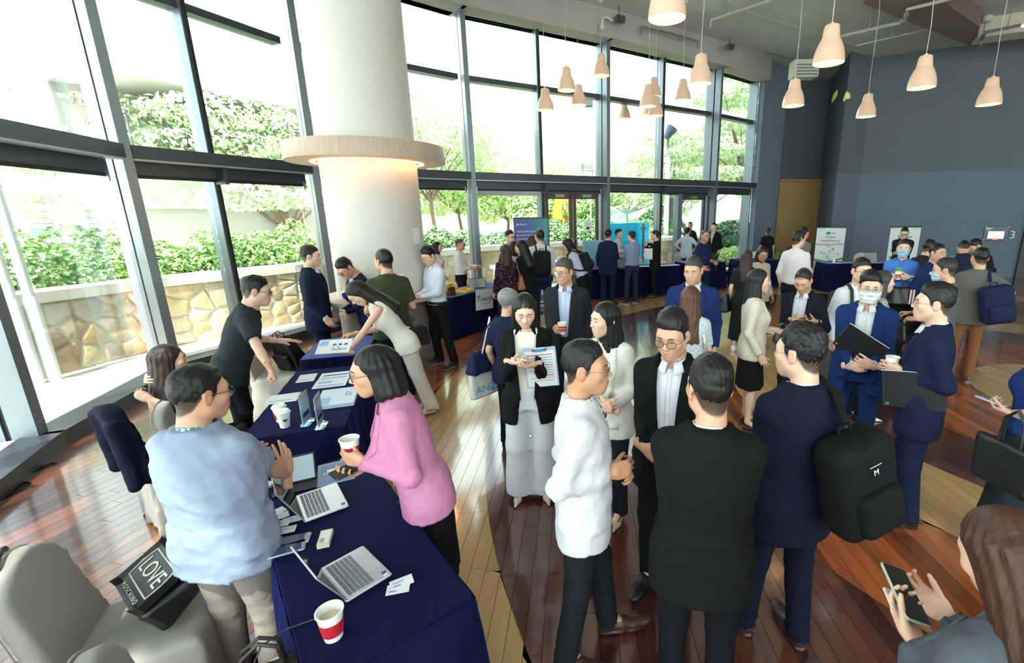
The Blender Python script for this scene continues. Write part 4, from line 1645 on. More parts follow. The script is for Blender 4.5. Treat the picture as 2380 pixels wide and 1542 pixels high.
def plank_mat(tone):
	c, var = TC[tone]
	m = bpy.data.materials.new('timber plank ' + tone)
	m.use_nodes = True
	nt = m.node_tree
	b = nt.nodes['Principled BSDF']
	N = nt.nodes.new
	g = N('ShaderNodeNewGeometry'); oi = N('ShaderNodeObjectInfo')
	add = N('ShaderNodeMath'); add.operation = 'ADD'
	nt.links.new(g.outputs['Random Per Island'], add.inputs[0]); nt.links.new(oi.outputs['Random'], add.inputs[1])
	fr = N('ShaderNodeMath'); fr.operation = 'FRACT'; nt.links.new(add.outputs[0], fr.inputs[0])
	mp = N('ShaderNodeMapping'); mp.inputs['Scale'].default_value = (26, 1.5, 1)
	cb = N('ShaderNodeCombineXYZ')
	sc = N('ShaderNodeMath'); sc.operation = 'MULTIPLY'; sc.inputs[1].default_value = 57; nt.links.new(fr.outputs[0], sc.inputs[0])
	nt.links.new(sc.outputs[0], cb.inputs[0]); nt.links.new(sc.outputs[0], cb.inputs[1])
	va = N('ShaderNodeVectorMath'); va.operation = 'ADD'
	nt.links.new(g.outputs['Position'], mp.inputs['Vector']); nt.links.new(mp.outputs[0], va.inputs[0]); nt.links.new(cb.outputs[0], va.inputs[1])
	n1 = N('ShaderNodeTexNoise'); n1.inputs['Scale'].default_value = 1.0; n1.inputs['Detail'].default_value = 7; n1.inputs['Distortion'].default_value = .6
	nt.links.new(va.outputs[0], n1.inputs['Vector'])
	mix = N('ShaderNodeMath'); mix.operation = 'MULTIPLY_ADD'; mix.inputs[1].default_value = 1.0
	nt.links.new(n1.outputs['Fac'], mix.inputs[0])
	sub = N('ShaderNodeMath'); sub.operation = 'MULTIPLY_ADD'; sub.inputs[1].default_value = .75; sub.inputs[2].default_value = -.375
	nt.links.new(fr.outputs[0], sub.inputs[0]); nt.links.new(sub.outputs[0], mix.inputs[2])
	r = N('ShaderNodeValToRGB')
	col = lin(c)
	r.color_ramp.elements[0].position = .2; r.color_ramp.elements[1].position = .85
	r.color_ramp.elements[0].color = tuple(v * (1 - var * 1.5) for v in col[:3]) + (1,)
	r.color_ramp.elements[1].color = tuple(min(1, v * (1 + var * 1.6)) for v in col[:3]) + (1,)
	nt.links.new(mix.outputs[0], r.inputs[0]); nt.links.new(r.outputs[0], b.inputs['Base Color'])
	b.inputs['Roughness'].default_value = .23
	b.inputs['Coat Weight'].default_value = 1.0
	b.inputs['Coat IOR'].default_value = 1.65
	b.inputs['Coat Roughness'].default_value = .10
	n2 = N('ShaderNodeTexNoise'); n2.inputs['Scale'].default_value = 3.5; n2.inputs['Detail'].default_value = 6
	nt.links.new(g.outputs['Position'], n2.inputs['Vector'])
	mr = N('ShaderNodeMapRange'); mr.inputs['To Min'].default_value = .20; mr.inputs['To Max'].default_value = .30
	nt.links.new(n2.outputs['Fac'], mr.inputs['Value']); nt.links.new(mr.outputs[0], b.inputs['Roughness'])
	bp = N('ShaderNodeBump'); bp.inputs['Strength'].default_value = .03; bp.inputs['Distance'].default_value = .01
	nt.links.new(n2.outputs['Fac'], bp.inputs['Height']); nt.links.new(bp.outputs[0], b.inputs['Normal'])
	return m


PM = {k: plank_mat(k) for k in TC}
floor = tag(MB().prism([(-5.9, -3.6), (16, -3.6), (16, 19.5), (5, 19.5), (-6.1, 9)], -.16, -.012).build('floor', M('dark floor joints', (36, 24, 18), .6)), kind='structure')
pieces = []   # (distance, tone, polygon)
fr_ = random.Random(11)
PW = .098


def inside_room(x, y):
	if y < -2.6 or x > 14.4:
		return False
	for k in range(len(WALLPTS) - 1):
		(x0, y0), (x1, y1) = WALLPTS[k], WALLPTS[k + 1]
		if (x1 - x0) * (y - y0) - (y1 - y0) * (x - x0) > .06:
			return False
	return y < 18.4


def strips(angle, rmin, rmax, xr):
	"""planks along direction `angle`, cut at the ring borders"""
	ca, sa = math.cos(angle), math.sin(angle)      # plank direction
	rx, ry = sa, -ca                                # across
	nx = int((xr[1] - xr[0]) / PW)
	for i in range(nx):
		x0 = xr[0] + i * PW
		x1 = x0 + PW - .0028
		xm = (x0 + x1) / 2
		cuts = []
		for r in RINGS[1:-1]:
			if r < rmin or r > rmax:
				continue
			if abs(xm) < r:
				for sg in (-1, 1):
					cuts.append(tuple(sg * math.sqrt(max(r * r - x * x, 0)) for x in (x0, xm, x1)))
		y = -14 + fr_.random() * 1.5
		while y < 14:
			ln = fr_.choice((.9, 1.2, 1.5, 1.8))
			cuts.append((y, y, y))
			y += ln
		cuts.sort(key=lambda c: c[1])
		for c0, c1 in zip(cuts[:-1], cuts[1:]):
			if c1[1] - c0[1] < .02:
				continue
			ym = (c0[1] + c1[1]) / 2
			r = math.hypot(xm, ym)
			if r < rmin or r >= rmax:
				continue
			tone = TONE[next(k for k in range(len(RINGS) - 1) if r < RINGS[k + 1])]
			g = .0014
			loc = [(x0, c0[0] + g), (xm, c0[1] + g), (x1, c0[2] + g), (x1, c1[2] - g), (xm, c1[1] - g), (x0, c1[0] - g)]
			w = [(FC.x + u * rx + v * ca, FC.y + u * ry + v * sa) for u, v in loc]
			cx = sum(p[0] for p in w) / 6; cy = sum(p[1] for p in w) / 6
			if not inside_room(cx, cy):
				continue
			if cy < -.8 or cx > 11.5 and cy < 8 or cy < (cx - 1) * .5 - .5:
				continue
			pieces.append((math.hypot(cx, cy), tone, w))


strips(math.radians(91.5), 0, 7.9, (-7.95, 7.95))
strips(math.radians(76), 7.9, 30, (-13, 13))


def seen(p):
	d = Vector((p[0], p[1], -CAM_H))
	z = d.dot(CF)
	if z < .3:
		return False
	px = PPX + FOCAL * d.dot(CX) / z; py = PPY - FOCAL * d.dot(CU) / z
	return -40 < px < IMG_W + 40 and py < IMG_H + 60


def hidden_by_table(p):
	return -1.9 < p[0] < -.4 and p[1] < 2.4 and p[0] < -.45 - (p[1] - 1.45) * .86


pieces.sort(key=lambda t: t[0] + (100 if not seen((sum(p[0] for p in t[2]) / 6, sum(p[1] for p in t[2]) / 6)) else 0))
rest = {}
for k, (dist, tone, w) in enumerate(pieces):
	if k < 290:
		cx = sum(p[0] for p in w) / 6; cy = sum(p[1] for p in w) / 6
		o = MB().prism([(a - cx, b - cy) for a, b in w], -.012, 0).build('plank', PM[tone], floor)
		o.location = (cx, cy, 0)
	else:
		rest.setdefault(tone, MB()).prism(w, -.012, 0)
allm = MB()
tones = list(rest)
for ti, tn in enumerate(tones):
	allm.cur = ti
	allm.add(rest[tn].v, rest[tn].f)
tag(allm.build('planks_beyond', [PM[t] for t in tones], floor), kind='stuff')
# ------------------------------------------------------------------ outside: terrace, stone wall, hedges, trees, buildings
def voronoi(rect, n, seed, relax=2, jit=1.0):
	"""cells of a rectangle (u0,u1,v0,v1) as convex polygons"""
	r = random.Random(seed)
	u0, u1, v0, v1 = rect
	pts = [(r.uniform(u0, u1), r.uniform(v0, v1)) for _ in range(n)]

	def cells(pts):
		out = []
		for i, (x, y) in enumerate(pts):
			poly = [(u0, v0), (u1, v0), (u1, v1), (u0, v1)]
			near = sorted(((a - x) ** 2 + (b - y) ** 2, a, b) for j, (a, b) in enumerate(pts) if j != i)[:18]
			for _, a, b in near:
				mx, my = (x + a) / 2, (y + b) / 2
				dx, dy = a - x, b - y
				new = []
				for k in range(len(poly)):
					p, q = poly[k], poly[(k + 1) % len(poly)]
					dp = (p[0] - mx) * dx + (p[1] - my) * dy
					dq = (q[0] - mx) * dx + (q[1] - my) * dy
					if dp <= 0:
						new.append(p)
					if dp * dq < 0:
						t = dp / (dp - dq)
						new.append((p[0] + (q[0] - p[0]) * t, p[1] + (q[1] - p[1]) * t))
				poly = new
				if not poly:
					break
			out.append(poly)
		return out
	for _ in range(relax):
		c = cells(pts)
		pts = [((sum(p[0] for p in q) / len(q)) if q else x[0], (sum(p[1] for p in q) / len(q)) if q else x[1]) for q, x in zip(c, pts)]
	return [q for q in cells(pts) if len(q) >= 3]


def shrink(poly, g):
	cx = sum(p[0] for p in poly) / len(poly); cy = sum(p[1] for p in poly) / len(poly)
	out = []
	for x, y in poly:
		d = math.hypot(x - cx, y - cy)
		k = max(0.2, 1 - g / max(d, 1e-3))
		out.append((cx + (x - cx) * k, cy + (y - cy) * k))
	return out


GROUND = M('pale grey paving', (206, 202, 192), .85, var=.06, vscale=3)
tag(MB().prism([(-60, -40), (60, -40), (60, -3.8), (-1.45, -3.8), (-1.35, -1.9)] + [(x - .1, y) for x, y in WALLPTS] + [(5.9, 17.0), (14, 24), (60, 24), (60, 90), (-60, 90)], -.35, -.02).build('ground', GROUND), kind='structure')
SLABS = [M('crazy paving %d' % k, c, .85, var=.08, vscale=6) for k, c in enumerate(((224, 220, 212), (212, 208, 200), (230, 226, 216)))]
terrace = tag(empty('terrace'), kind='structure')
_n = 0
for p, q in (((-4.9, 2.2), (-6.1, 4.3)), ((-5.85, 4.2), (-6.5, 6.3)), ((-6.45, 6.25), (-5.5, 8.95)), ((-5.5, 8.9), (-3.1, 11.1)), ((-3.1, 11.2), (.2, 13.2)), ((.2, 13.3), (3.8, 15.6)), ((3.8, 15.7), (5.6, 17.2))):
	d = Vector((q[0] - p[0], q[1] - p[1])); L = d.length; d.normalize(); nn = Vector((-d.y, d.x))
	for c in voronoi((0, L, 0, 2.2), int(L * 5), 31 + int(L * 100)):
		c = shrink(c, .012)
		w_ = [(p[0] + d.x * u + nn.x * v, p[1] + d.y * u + nn.y * v) for u, v in c]
		if _n < 150:
			MB().prism(w_, -.02, -.004).build('paving_slab', SLABS[_n % 3], terrace)
		_n += 1

STONEC = [(186, 160, 120), (196, 174, 136), (172, 152, 122), (184, 170, 146), (200, 184, 152), (164, 144, 116), (178, 166, 148)]
STONEM = [M('rough sandstone %d' % k, c, .9, var=.22, vscale=7, bump=.9, bscale=16) for k, c in enumerate(STONEC)]
MORTAR = M('pale mortar', (176, 172, 162), .95, var=.1, vscale=10)
CAPM = M('pale capstone', (214, 208, 198), .8, var=.08, vscale=5, bump=.2, bscale=20)
SWP = [(-8.6, 3.2), (-7.85, 4.9), (-7.62, 6.1), (-7.1, 7.6), (-6.0, 9.4), (-4.7, 12.1), (-3.3, 14.7), (-.2, 16.6), (3.5, 19.5), (7.2, 22.5)]
nstone = 0
sr = random.Random(5)
for wi, (p, q) in enumerate(zip(SWP[:-1], SWP[1:])):
	sw = tag(empty('garden_wall'), kind='structure')
	d = Vector((q[0] - p[0], q[1] - p[1])); L = d.length; d.normalize(); nn = Vector((-d.y, d.x))
	H_ = 1.02 if wi < 5 else (.98 if wi < 7 else .95)
	MB().seg(p, q, -.002, .40, -.02, H_).build('mortar', MORTAR, sw)
	cells = voronoi((0, L, 0, H_), max(6, int(L * 13)), 90 + wi)
	lump = MB()
	for c in cells:
		c = shrink(c, .016)
		cu = sum(a for a, b in c) / len(c); cv = sum(b for a, b in c) / len(c)
		pr = sr.uniform(.012, .035)
		c2 = shrink(c, .05)
		n = len(c)
		P3 = lambda u, v, o: (p[0] + d.x * u - nn.x * o, p[1] + d.y * u - nn.y * o, v)
		vs = [P3(u, v, -.06) for u, v in c] + [P3(u, v, pr * .25) for u, v in c] + [P3(u, v, pr) for u, v in c2] + [P3(cu, cv, pr + .008)]
		fs = []
		for i in range(n):
			j = (i + 1) % n
			fs += [(i, j, n + j, n + i), (n + i, n + j, 2 * n + j, 2 * n + i), (2 * n + i, 2 * n + j, 3 * n)]
		mb = MB().add(vs, fs)
		if nstone < 290:
			mb.build('stone', sr.choice(STONEM), sw)
		else:
			lump.add(vs, fs)
		nstone += 1
	if lump.f:
		tag(lump.build('stones_beyond', STONEM[3], sw), kind='stuff')
	n = max(2, int(L / .9))
	for k in range(n):
		MB().seg(p, q, -.06, .46, H_, H_ + .15, L * k / n + .004, L * (1 - (k + 1) / n) + .004).build('capstone', CAPM, sw)
# planter step in front of the wall seen through the glass doors
tag(MB().seg((-2.6, 13.3), (-.1, 14.95), 0, .45, -.02, .55).seg((-2.65, 13.2), (-.05, 14.95), -.05, .5, .55, .65).build('planter_wall', CAPM), kind='structure')
tag(MB().seg((-.1, 15.2), (2.2, 18.2), 0, .4, -.02, .62).seg((-.1, 15.15), (2.2, 18.2), -.05, .45, .62, .74).build('ramp_wall', CAPM), kind='structure')


def leaf_mat(name, c, tr=.25):
	m = M(name, c, .45, var=.25, vscale=2.2, spec=.4)
	return m


def leaves(name, blobs, n, size, mat, parent, seed, elong=2.0, up=.4):
	"""leaf blades scattered on blobs (cx, cy, cz, rx, ry, rz); one part, real leaf-shaped quads"""
	rs = np.random.RandomState(seed)
	vol = np.array([b[3] * b[4] + b[3] * b[5] for b in blobs])
	size *= .66; n *= 2.0
	cnt = np.maximum(1, (n * vol / vol.sum()).astype(int))
	Vs, Q = [], []
	o = 0
	for b, c in zip(blobs, cnt):
		d = rs.normal(size=(c, 3)); d /= np.linalg.norm(d, axis=1)[:, None]
		r = rs.uniform(.72, 1.04, (c, 1)) ** .6
		ctr = np.array(b[:3]) + d * r * np.array(b[3:6])
		nrm_ = d + rs.normal(size=(c, 3)) * .55 + np.array([0, 0, up])
		nrm_ /= np.linalg.norm(nrm_, axis=1)[:, None]
		t = np.cross(nrm_, rs.normal(size=(c, 3))); t /= np.linalg.norm(t, axis=1)[:, None]
		bt = np.cross(nrm_, t)
		s = size * rs.uniform(.6, 1.3, (c, 1))
		tip = ctr + t * s * elong * .5 - nrm_ * s * .18
		tail = ctr - t * s * elong * .5
		l = ctr + bt * s * .5 + nrm_ * s * .1
		rr = ctr - bt * s * .5 + nrm_ * s * .1
		Vs.append(np.stack([tail, l, tip, rr], 1).reshape(-1, 3))
		Q.append(np.arange(c * 4).reshape(c, 4) + o)
		o += c * 4
	me = np_mesh(name, np.concatenate(Vs), np.concatenate(Q), mat)
	me.polygons.foreach_set('use_smooth', np.zeros(len(me.polygons), bool))
	return tag(link(name, me, parent), kind='stuff')


LEAF = [leaf_mat('glossy mid green leaf', (132, 172, 96)), leaf_mat('light yellow green leaf', (190, 214, 142)), leaf_mat('dark green leaf', (92, 132, 84)), leaf_mat('soft pale green leaf', (194, 214, 170))]
BARK = M('pale brown bark', (126, 108, 88), .9, var=.2, vscale=9, bump=.5, bscale=25)


def shape_leaf(mat):
	mb = MB()
	mb.add([(0, 0, 0), (.03, .05, .008), (.022, .10, .004), (0, .14, -.012), (-.022, .10, .004), (-.03, .05, .008), (0, .05, 0), (0, .10, -.003)], [(0, 1, 6), (1, 2, 7, 6), (2, 3, 7), (3, 4, 7), (4, 5, 6, 7), (5, 0, 6)])
	return mb.mesh('leaf', mat)


# hedge behind the stone wall, bay by bay
LEAFMESH = [shape_leaf(m) for m in LEAF[:3]]
hr = random.Random(23)
nl = 0
HLAB = ['dense glossy hedge behind the stone wall at the far left window', 'glossy leafed hedge behind the wall in the leftmost large pane', 'glossy leafed hedge above the wall right of the leftmost post',
		'leafy hedge above the wall beside the column', 'sunlit hedge hidden partly by the white column', 'low hedge beyond the wall right of the column', 'bamboo like hedge seen behind the cyan panel', 'bamboo like hedge behind the far stone wall']
for wi, (p, q) in enumerate(zip(SWP[:-2], SWP[1:-1])):
	hedge = tag(empty('hedge', (0, 0, 0)), HLAB[wi], 'hedge', 'hedges along the terrace')
	d = Vector((q[0] - p[0], q[1] - p[1])); L = d.length; d.normalize(); nn = Vector((-d.y, d.x))
	blobs = []
	n = int(L / .38)
	ht = 1.78 if wi < 5 else 1.55
	for k in range(n + 1):
		u = L * (k + hr.uniform(-.2, .2)) / n
		for o in (.75, 1.2):
			blobs.append((p[0] + d.x * u + nn.x * o, p[1] + d.y * u + nn.y * o, hr.uniform(1.05, ht - .25 + .2 * (o > 1)), .36, .36, hr.uniform(.3, .45)))
	leaves('foliage', blobs, int(L * 900) if wi < 4 else int(L * 450), .085 if wi < 5 else .11, LEAF[0 if wi < 5 else 2], hedge, 60 + wi, 1.9)
	leaves('young_foliage', blobs, int(L * 260), .08, LEAF[1], hedge, 160 + wi, 1.9)
	if wi in (1, 2, 3):
		for k in range(70):
			b = hr.choice(blobs[::2])
			lf = link('leaf', hr.choice(LEAFMESH), hedge)
			a = hr.uniform(0, 2 * PI)
			lf.location = (b[0] - nn.x * .34 + hr.uniform(-.2, .2), b[1] - nn.y * .34 + hr.uniform(-.2, .2), b[2] + hr.uniform(-.25, .35))
			lf.rotation_euler = (hr.uniform(-.7, .4), hr.uniform(-.6, .6), math.atan2(-nn.y, -nn.x) - PI / 2 + hr.uniform(-1.2, 1.2))
	MB().seg(p, q, .55, 1.5, -.02, 1.0).build('soil', M('dark soil', (70, 58, 46), .95), hedge)


def tree(label, px, dist, height, crown, mat, seed, n=3800, size=.13, layered=False, trunk=.11):
	g = at_dist(px, 480, dist)
	r = random.Random(seed)
	t = tag(empty('tree', (g.x, g.y, -.02)), label, 'tree', 'trees beyond the terrace')
	base = height * (.42 if not layered else .35)
	top = Vector((r.uniform(-.3, .3), r.uniform(-.3, .3), base))
	MB().tube([(0, 0, 0), (top.x * .4, top.y * .4, base * .5), top], [trunk, trunk * .8, trunk * .6], 9).build('trunk', BARK, t, True)
	blobs = []
	nb_ = 12 if not layered else 14
	for k in range(nb_):
		a = 2 * PI * k / nb_ + r.uniform(-.4, .4)
		rr = crown * r.uniform(.35, .95)
		z = height * r.uniform(.5, 1.0) if not layered else height * (.55 + .45 * (k % 4) / 3)
		if layered:
			rr = crown * r.uniform(.3, 1.0) * (1.1 - .5 * (k % 4) / 3)
		e = Vector((math.cos(a) * rr, math.sin(a) * rr, z))
		MB().tube([top, top.lerp(e, .5) + Vector((0, 0, .1 * height * .3)), e], [trunk * .45, trunk * .28, trunk * .12], 6).build('branch', BARK, t, True)
		s = crown * (.42 if not layered else .55)
		blobs.append((e.x, e.y, e.z, s * r.uniform(.8, 1.2), s * r.uniform(.8, 1.2), s * (.75 if not layered else .20)))
	leaves('foliage', blobs, n, size, mat, t, seed + 7)
	return t


tree('flat topped pale green tree left of the second window frame', 410, 19, 5.0, 2.6, LEAF[3], 1, 4200, .12, True)
tree('umbrella shaped pale green tree seen beside the dark suited man', 625, 17, 4.7, 2.8, LEAF[3], 2, 5200, .12, True)
tree('tall bushy tree just right of the column', 1010, 21, 6.2, 2.4, LEAF[3], 3, 5200, .13)
tree('broad leafy tree in front of the pane left of the tall post', 1075, 24, 5.0, 2.9, LEAF[1], 4, 5200, .14)
tree('sunlit tree behind the purple banner', 1175, 23, 4.2, 2.4, LEAF[1], 5, 4600, .13)
tree('round bush like tree in the left door leaf', 1268, 22, 3.4, 1.5, LEAF[0], 6, 3600, .11)
tree('bushy tree in the right door leaf', 1358, 21, 3.6, 1.5, LEAF[0], 7, 3600, .11)
tree('pale tree with bare boughs behind the cyan panel', 1465, 26, 4.8, 3.0, LEAF[3], 8, 4600, .14)
tree('tree with a grey trunk beyond the second glass door', 1560, 23, 5.4, 2.4, LEAF[3], 9, 4600, .13, True)
tree('large layered tree at the right end of the windows', 1725, 26, 9.0, 3.0, LEAF[3], 10, 7000, .15, True, .16)
tree('leafy tree behind the last tall window', 1650, 30, 5.6, 2.6, LEAF[1], 11, 4200, .15)
tree('hazy hillside tree above the exit sign', 1345, 40, 8.0, 4.2, LEAF[3], 12, 4200, .22)
tree('distant tree standing left of the white column', 520, 27, 5.4, 2.8, LEAF[3], 13, 3600, .16)

for label, pxa, dist, hgt, m in (('dense round bush outside the last window', 1712, 20.5, 1.7, LEAF[2]), ('low bright shrub at the foot of the last window', 1735, 19.3, .75, LEAF[1]), ('dark trimmed bush left of the second glass door', 1530, 23, 2.2, LEAF[2]), ('dark trimmed bush behind the door handles', 1372, 19.5, 1.9, LEAF[2]), ('dark bush between banner and left door leaf', 1285, 19.0, 1.8, LEAF[2])):
	g = at_dist(pxa, 500, dist)
	t = tag(empty('bush', (g.x, g.y, -.02)), label, 'bush', 'bushes by the terrace')
	leaves('foliage', [(0, 0, hgt * .55, 1.1, 1.0, hgt * .5), (.7, .2, hgt * .45, .8, .8, hgt * .42), (-.7, .1, hgt * .45, .8, .8, hgt * .42)], 3000, .12, m, t, int(pxa), 2.4)
	MB().tube([(0, 0, 0), (0, 0, hgt * .6)], .05, 6).tube([(.1, 0, 0), (.5, .1, hgt * .5)], .03, 6).build('stem', BARK, t)

# white building beyond the hedge
WB = M('white render', (188, 186, 182), .8)
bld = tag(empty('white_building', at_dist(330, 480, 15.5)), 'white rendered building with string courses beyond the left windows', 'building')
bd = Vector((bld.location.x, bld.location.y, 0))
bld.location = (bd.x, bd.y, -.02)
bld.rotation_euler = (0, 0, math.radians(158))
MB().box(0, 16, -8, 0, 0, 3.6).build('wall', WB, bld)
MB().box(2.2, 16, -8.2, .2, 3.6, 5.6).build('upper_wall', WB, bld)
for z in (2.35, 3.55, 5.3):
	MB().box(-.12, 16.1, -8.1, .26, z, z + .14).build('string_course', M('white moulding', (178, 176, 174), .8), bld)
for x in (1.3, 4.4, 7.6, 10.8):
	f = MB().box(x, x + 1.3, -.1, .06, .3, 2.0).build('window', M('pale window frame', (210, 218, 224), .5), bld)
	MB().box(x + .1, x + 1.2, .06, .07, .4, 1.5).build('pane', M('blue grey glass', (150, 172, 182), .1, .3), f)
	MB().box(x + .1, x + 1.2, .06, .07, 1.6, 1.9).build('pane', M('dark glass', (84, 104, 100), .1, .3), f)
	MB().box(x - .15, x + 1.45, 0, .14, 2.02, 2.12).build('lintel', WB, bld)
for k in range(9):
	MB().box(.15 + k * .14, .18 + k * .14, -.2, -.17, 3.68, 4.5).build('railing_bar', M('dark railing', (72, 76, 80), .5), bld)
MB().box(.1, 1.5, -.22, -.15, 4.5, 4.56).build('railing_rail', M('dark railing', (72, 76, 80), .5), bld)
# office block far behind the purple banner
for lab, pa, dist, w_, h_, zb in (('pale office block with ribbon windows behind the purple banner', 1215, 48, 9, 7.5, 2.6), ('pale terraced block above the umbrella tree', 690, 44, 9, 7.0, 2.2), ('hazy tower blocks far beyond the cyan panel', 1440, 80, 9, 17, 4)):
	g = at_dist(pa, 470, dist)
	b = tag(empty('office_block', (g.x, g.y, -.02), math.atan2(g.x, g.y) * -1), lab, 'building', 'buildings far beyond the garden')
	MB().box(-w_ / 2, w_ / 2, 0, 6, 0, h_).build('wall', WB, b)
	z = zb
	while z < h_ - .6:
		f = MB().box(-w_ / 2 - .05, w_ / 2 + .05, -.05, .1, z, z + .12).build('ledge', WB, b)
		for k in range(6):
			x = -w_ / 2 + .3 + k * (w_ - .6) / 6
			MB().box(x, x + (w_ - .6) / 6 - .15, -.03, .05, z + .25, z + 1.25).build('window', M('teal ribbon window', (120, 150, 152), .15, .2), b)
		z += 1.9
# hillside
hill = MB()
hill.grid(lambda u, v: (-30 + 90 * u, 62 + 30 * v, max(0, (7.0 + 4 * math.sin(u * 9) + 2 * math.sin(u * 23 + 1)) * (1 - (2 * v - 1) ** 2) * (.3 + .7 * u))), 60, 10)
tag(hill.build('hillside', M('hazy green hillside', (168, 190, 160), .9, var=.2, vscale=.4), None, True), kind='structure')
# slim white flag poles outside the left window, a street lamp and an orange sculpture
for lab, px, py in (('slim white pole in the leftmost pane, left one of the pair', 28, 690), ('slim white pole in the leftmost pane, right one of the pair', 72, 685)):
	g = at(px, py, 1.2)
	t = tag(empty('flag_pole', (g.x - .15, g.y + .1, 0)), lab, 'pole', 'white poles outside the left window')
	MB().lathe([(.055, 1.1), (.05, 7.5), (.06, 7.52), (.02, 7.6)], 14).build('shaft', M('white pole paint', (240, 240, 240), .5), t, True)
	MB().lathe([(.07, 0), (.07, 1.12), (.055, 1.16)], 14).build('base', M('white pole paint', (240, 240, 240), .5), t, True)
g = at_dist(1549, 480, 21)
t = tag(empty('street_lamp', (g.x, g.y, 0)), 'grey street lamp with a tilted blue black head outside', 'street lamp')
MB().lathe([(.12, 0), (.10, 4.6), (.10, 4.62)], 16).build('pole', M('pale grey pole', (196, 204, 208), .5), t, True)
MB().lathe([(.12, -.3), (.24, .18), (.24, .22)], 18, Matrix.Translation((.05, 0, 5.35)) @ Matrix.Rotation(math.radians(35), 4, 'Y')).build('lamp_head', M('blue black metal', (40, 60, 86), .4), t, True)
MB().tube([(0, 0, 4.6), (-.03, 0, 4.9), (0, 0, 5.15)], .035, 8).build('neck', M('blue black metal', (40, 60, 86), .4), t, True)
g = at_dist(1373, 480, 19)
t = tag(empty('floodlight', (g.x, g.y, 0)), 'small outdoor floodlight on a slim pole near the third lamp', 'floodlight')
MB().tube([(0, 0, 0), (0, 0, 6.0)], .03, 8).build('pole', M('pale grey pole', (196, 204, 208), .5), t, True)
MB().bbox(-.2, .12, -.1, .1, 6.0, 6.4, .03).build('lamp_head', M('dark lamp head', (60, 64, 68), .4), t)
g = at_dist(1316, 500, 20)
t = tag(empty('garden_sculpture', (g.x, g.y, .0)), 'tall orange flame shaped sculpture behind the glass doors', 'sculpture')
MB().lathe([(.5, 0), (.62, .8), (.66, 1.6), (.5, 2.5), (.26, 3.2), (.05, 3.55)], 20, Matrix.Scale(.45, 4, (0, 1, 0))).build('body', M('orange weathered metal', (214, 132, 36), .6, var=.3, vscale=4), t, True)
MB().lathe([(.75, 0), (.75, .25), (.6, .3)], 20).build('base', CAPM, t, True)
# ------------------------------------------------------------------ hanging lamps
SHADE = M('milky glass shade', (206, 176, 156), .3, emit=(255, 206, 166), estr=.10)
SHADE_IN = M('lit inside of the shade', (240, 220, 196), .5, emit=(255, 224, 184), estr=.38)
BULB = M('lit bulb', (255, 240, 220), .5, emit=(255, 220, 170), estr=5)
CORD = M('pale twisted cord', (196, 190, 182), .6)
_lp = {}


def lamp(px, py, wpx, label):
	"""px, py: centre of the lower rim in the photograph; wpx its width there"""
	t = math.hypot(px - PPX, py - PPY) / FOCAL
	depth = .40 * FOCAL / wpx * math.sqrt(1 + t * t * .8)
	c = Vector((0, 0, CAM_H)) + ray(px, py) * depth
	c.z = min(c.z, CEIL - .9)
	o = tag(empty('pendant_lamp', c), label, 'lamp', 'milky glass pendant lamps')
	if not _lp:
		_lp['shade'] = MB().lathe([(.196, .004), (.2, 0), (.2, .012), (.193, .09), (.175, .17), (.145, .245), (.118, .295), (.112, .305), (.110, .32), (.102, .39), (.092, .45), (.080, .465), (.02, .47)], 40, cap0=False).mesh('shade', SHADE, 'all')
		_lp['in'] = MB().lathe([(.196, .004), (.188, .09), (.168, .17), (.138, .245), (.108, .30), (.02, .31)], 40, cap0=False).mesh('shade_lining', SHADE_IN, 'all')
		_lp['bulb'] = MB().lathe([(.005, .10), (.03, .11), (.038, .14), (.03, .18), (.015, .22), (.015, .30)], 14).mesh('bulb', BULB, 'all')
		_lp['cap'] = MB().lathe([(.03, .465), (.028, .49), (.012, .5)], 16).mesh('lamp_cap', M('white cap', (226, 222, 216), .4), 'all')
	for nm, k in (('shade', 'shade'), ('shade_lining', 'in'), ('bulb', 'bulb'), ('lamp_cap', 'cap')):
		link(nm, _lp[k], o)
	top = CEIL - c.z
	r = random.Random(int(px))
	pts = [(0, 0, .5)] + [(r.uniform(-.012, .012), r.uniform(-.012, .012), .5 + (top - .5) * k / 6) for k in range(1, 6)] + [(0, 0, top)]
	MB().tube(pts, .006, 5).build('cord', CORD, o, True)
	MB().lathe([(.05, top - .03), (.05, top)], 16).build('ceiling_rose', M('white cap', (226, 222, 216), .4), o, True)


for px, py, w_, lab in ((1550, 44, 103, 'largest hanging lamp cut by the top edge of the picture'), (1925, 148, 83, 'big lamp in front of the door recess'), (1627, 196, 60, 'lamp in front of the upper window right of the cluster'),
						(2141, 205, 74, 'lamp high on the slate wall, second from the right edge'), (1843, 247, 56, 'lamp hanging before the grey pier'), (2012, 272, 50, 'lowest lamp in front of the slate wall'),
						(2297, 244, 66, 'rightmost whole lamp before the slate wall'), (1397, 177, 43, 'highest small lamp left of the cluster'), (1317, 211, 46, 'small lamp upper left of the cluster'),
						(1268, 257, 43, 'leftmost small lamp before the windows'), (1345, 245, 40, 'small lamp partly behind the upper left one'), (1519, 225, 38, 'small lamp at the back of the cluster near the post'),
						(1506, 248, 43, 'front lamp of the cluster over the far tables'), (1586, 234, 42, 'small lamp right of the cluster'), (1449, 277, 36, 'lowest small lamp left of the tall post'),
						(1523, 270, 39, 'low lamp of the cluster, right one'), (1502, 268, 33, 'low lamp of the cluster, mostly hidden'), (2404, 56, 70, 'lamp cut off by the right edge')):
	lamp(px, py, w_, lab)

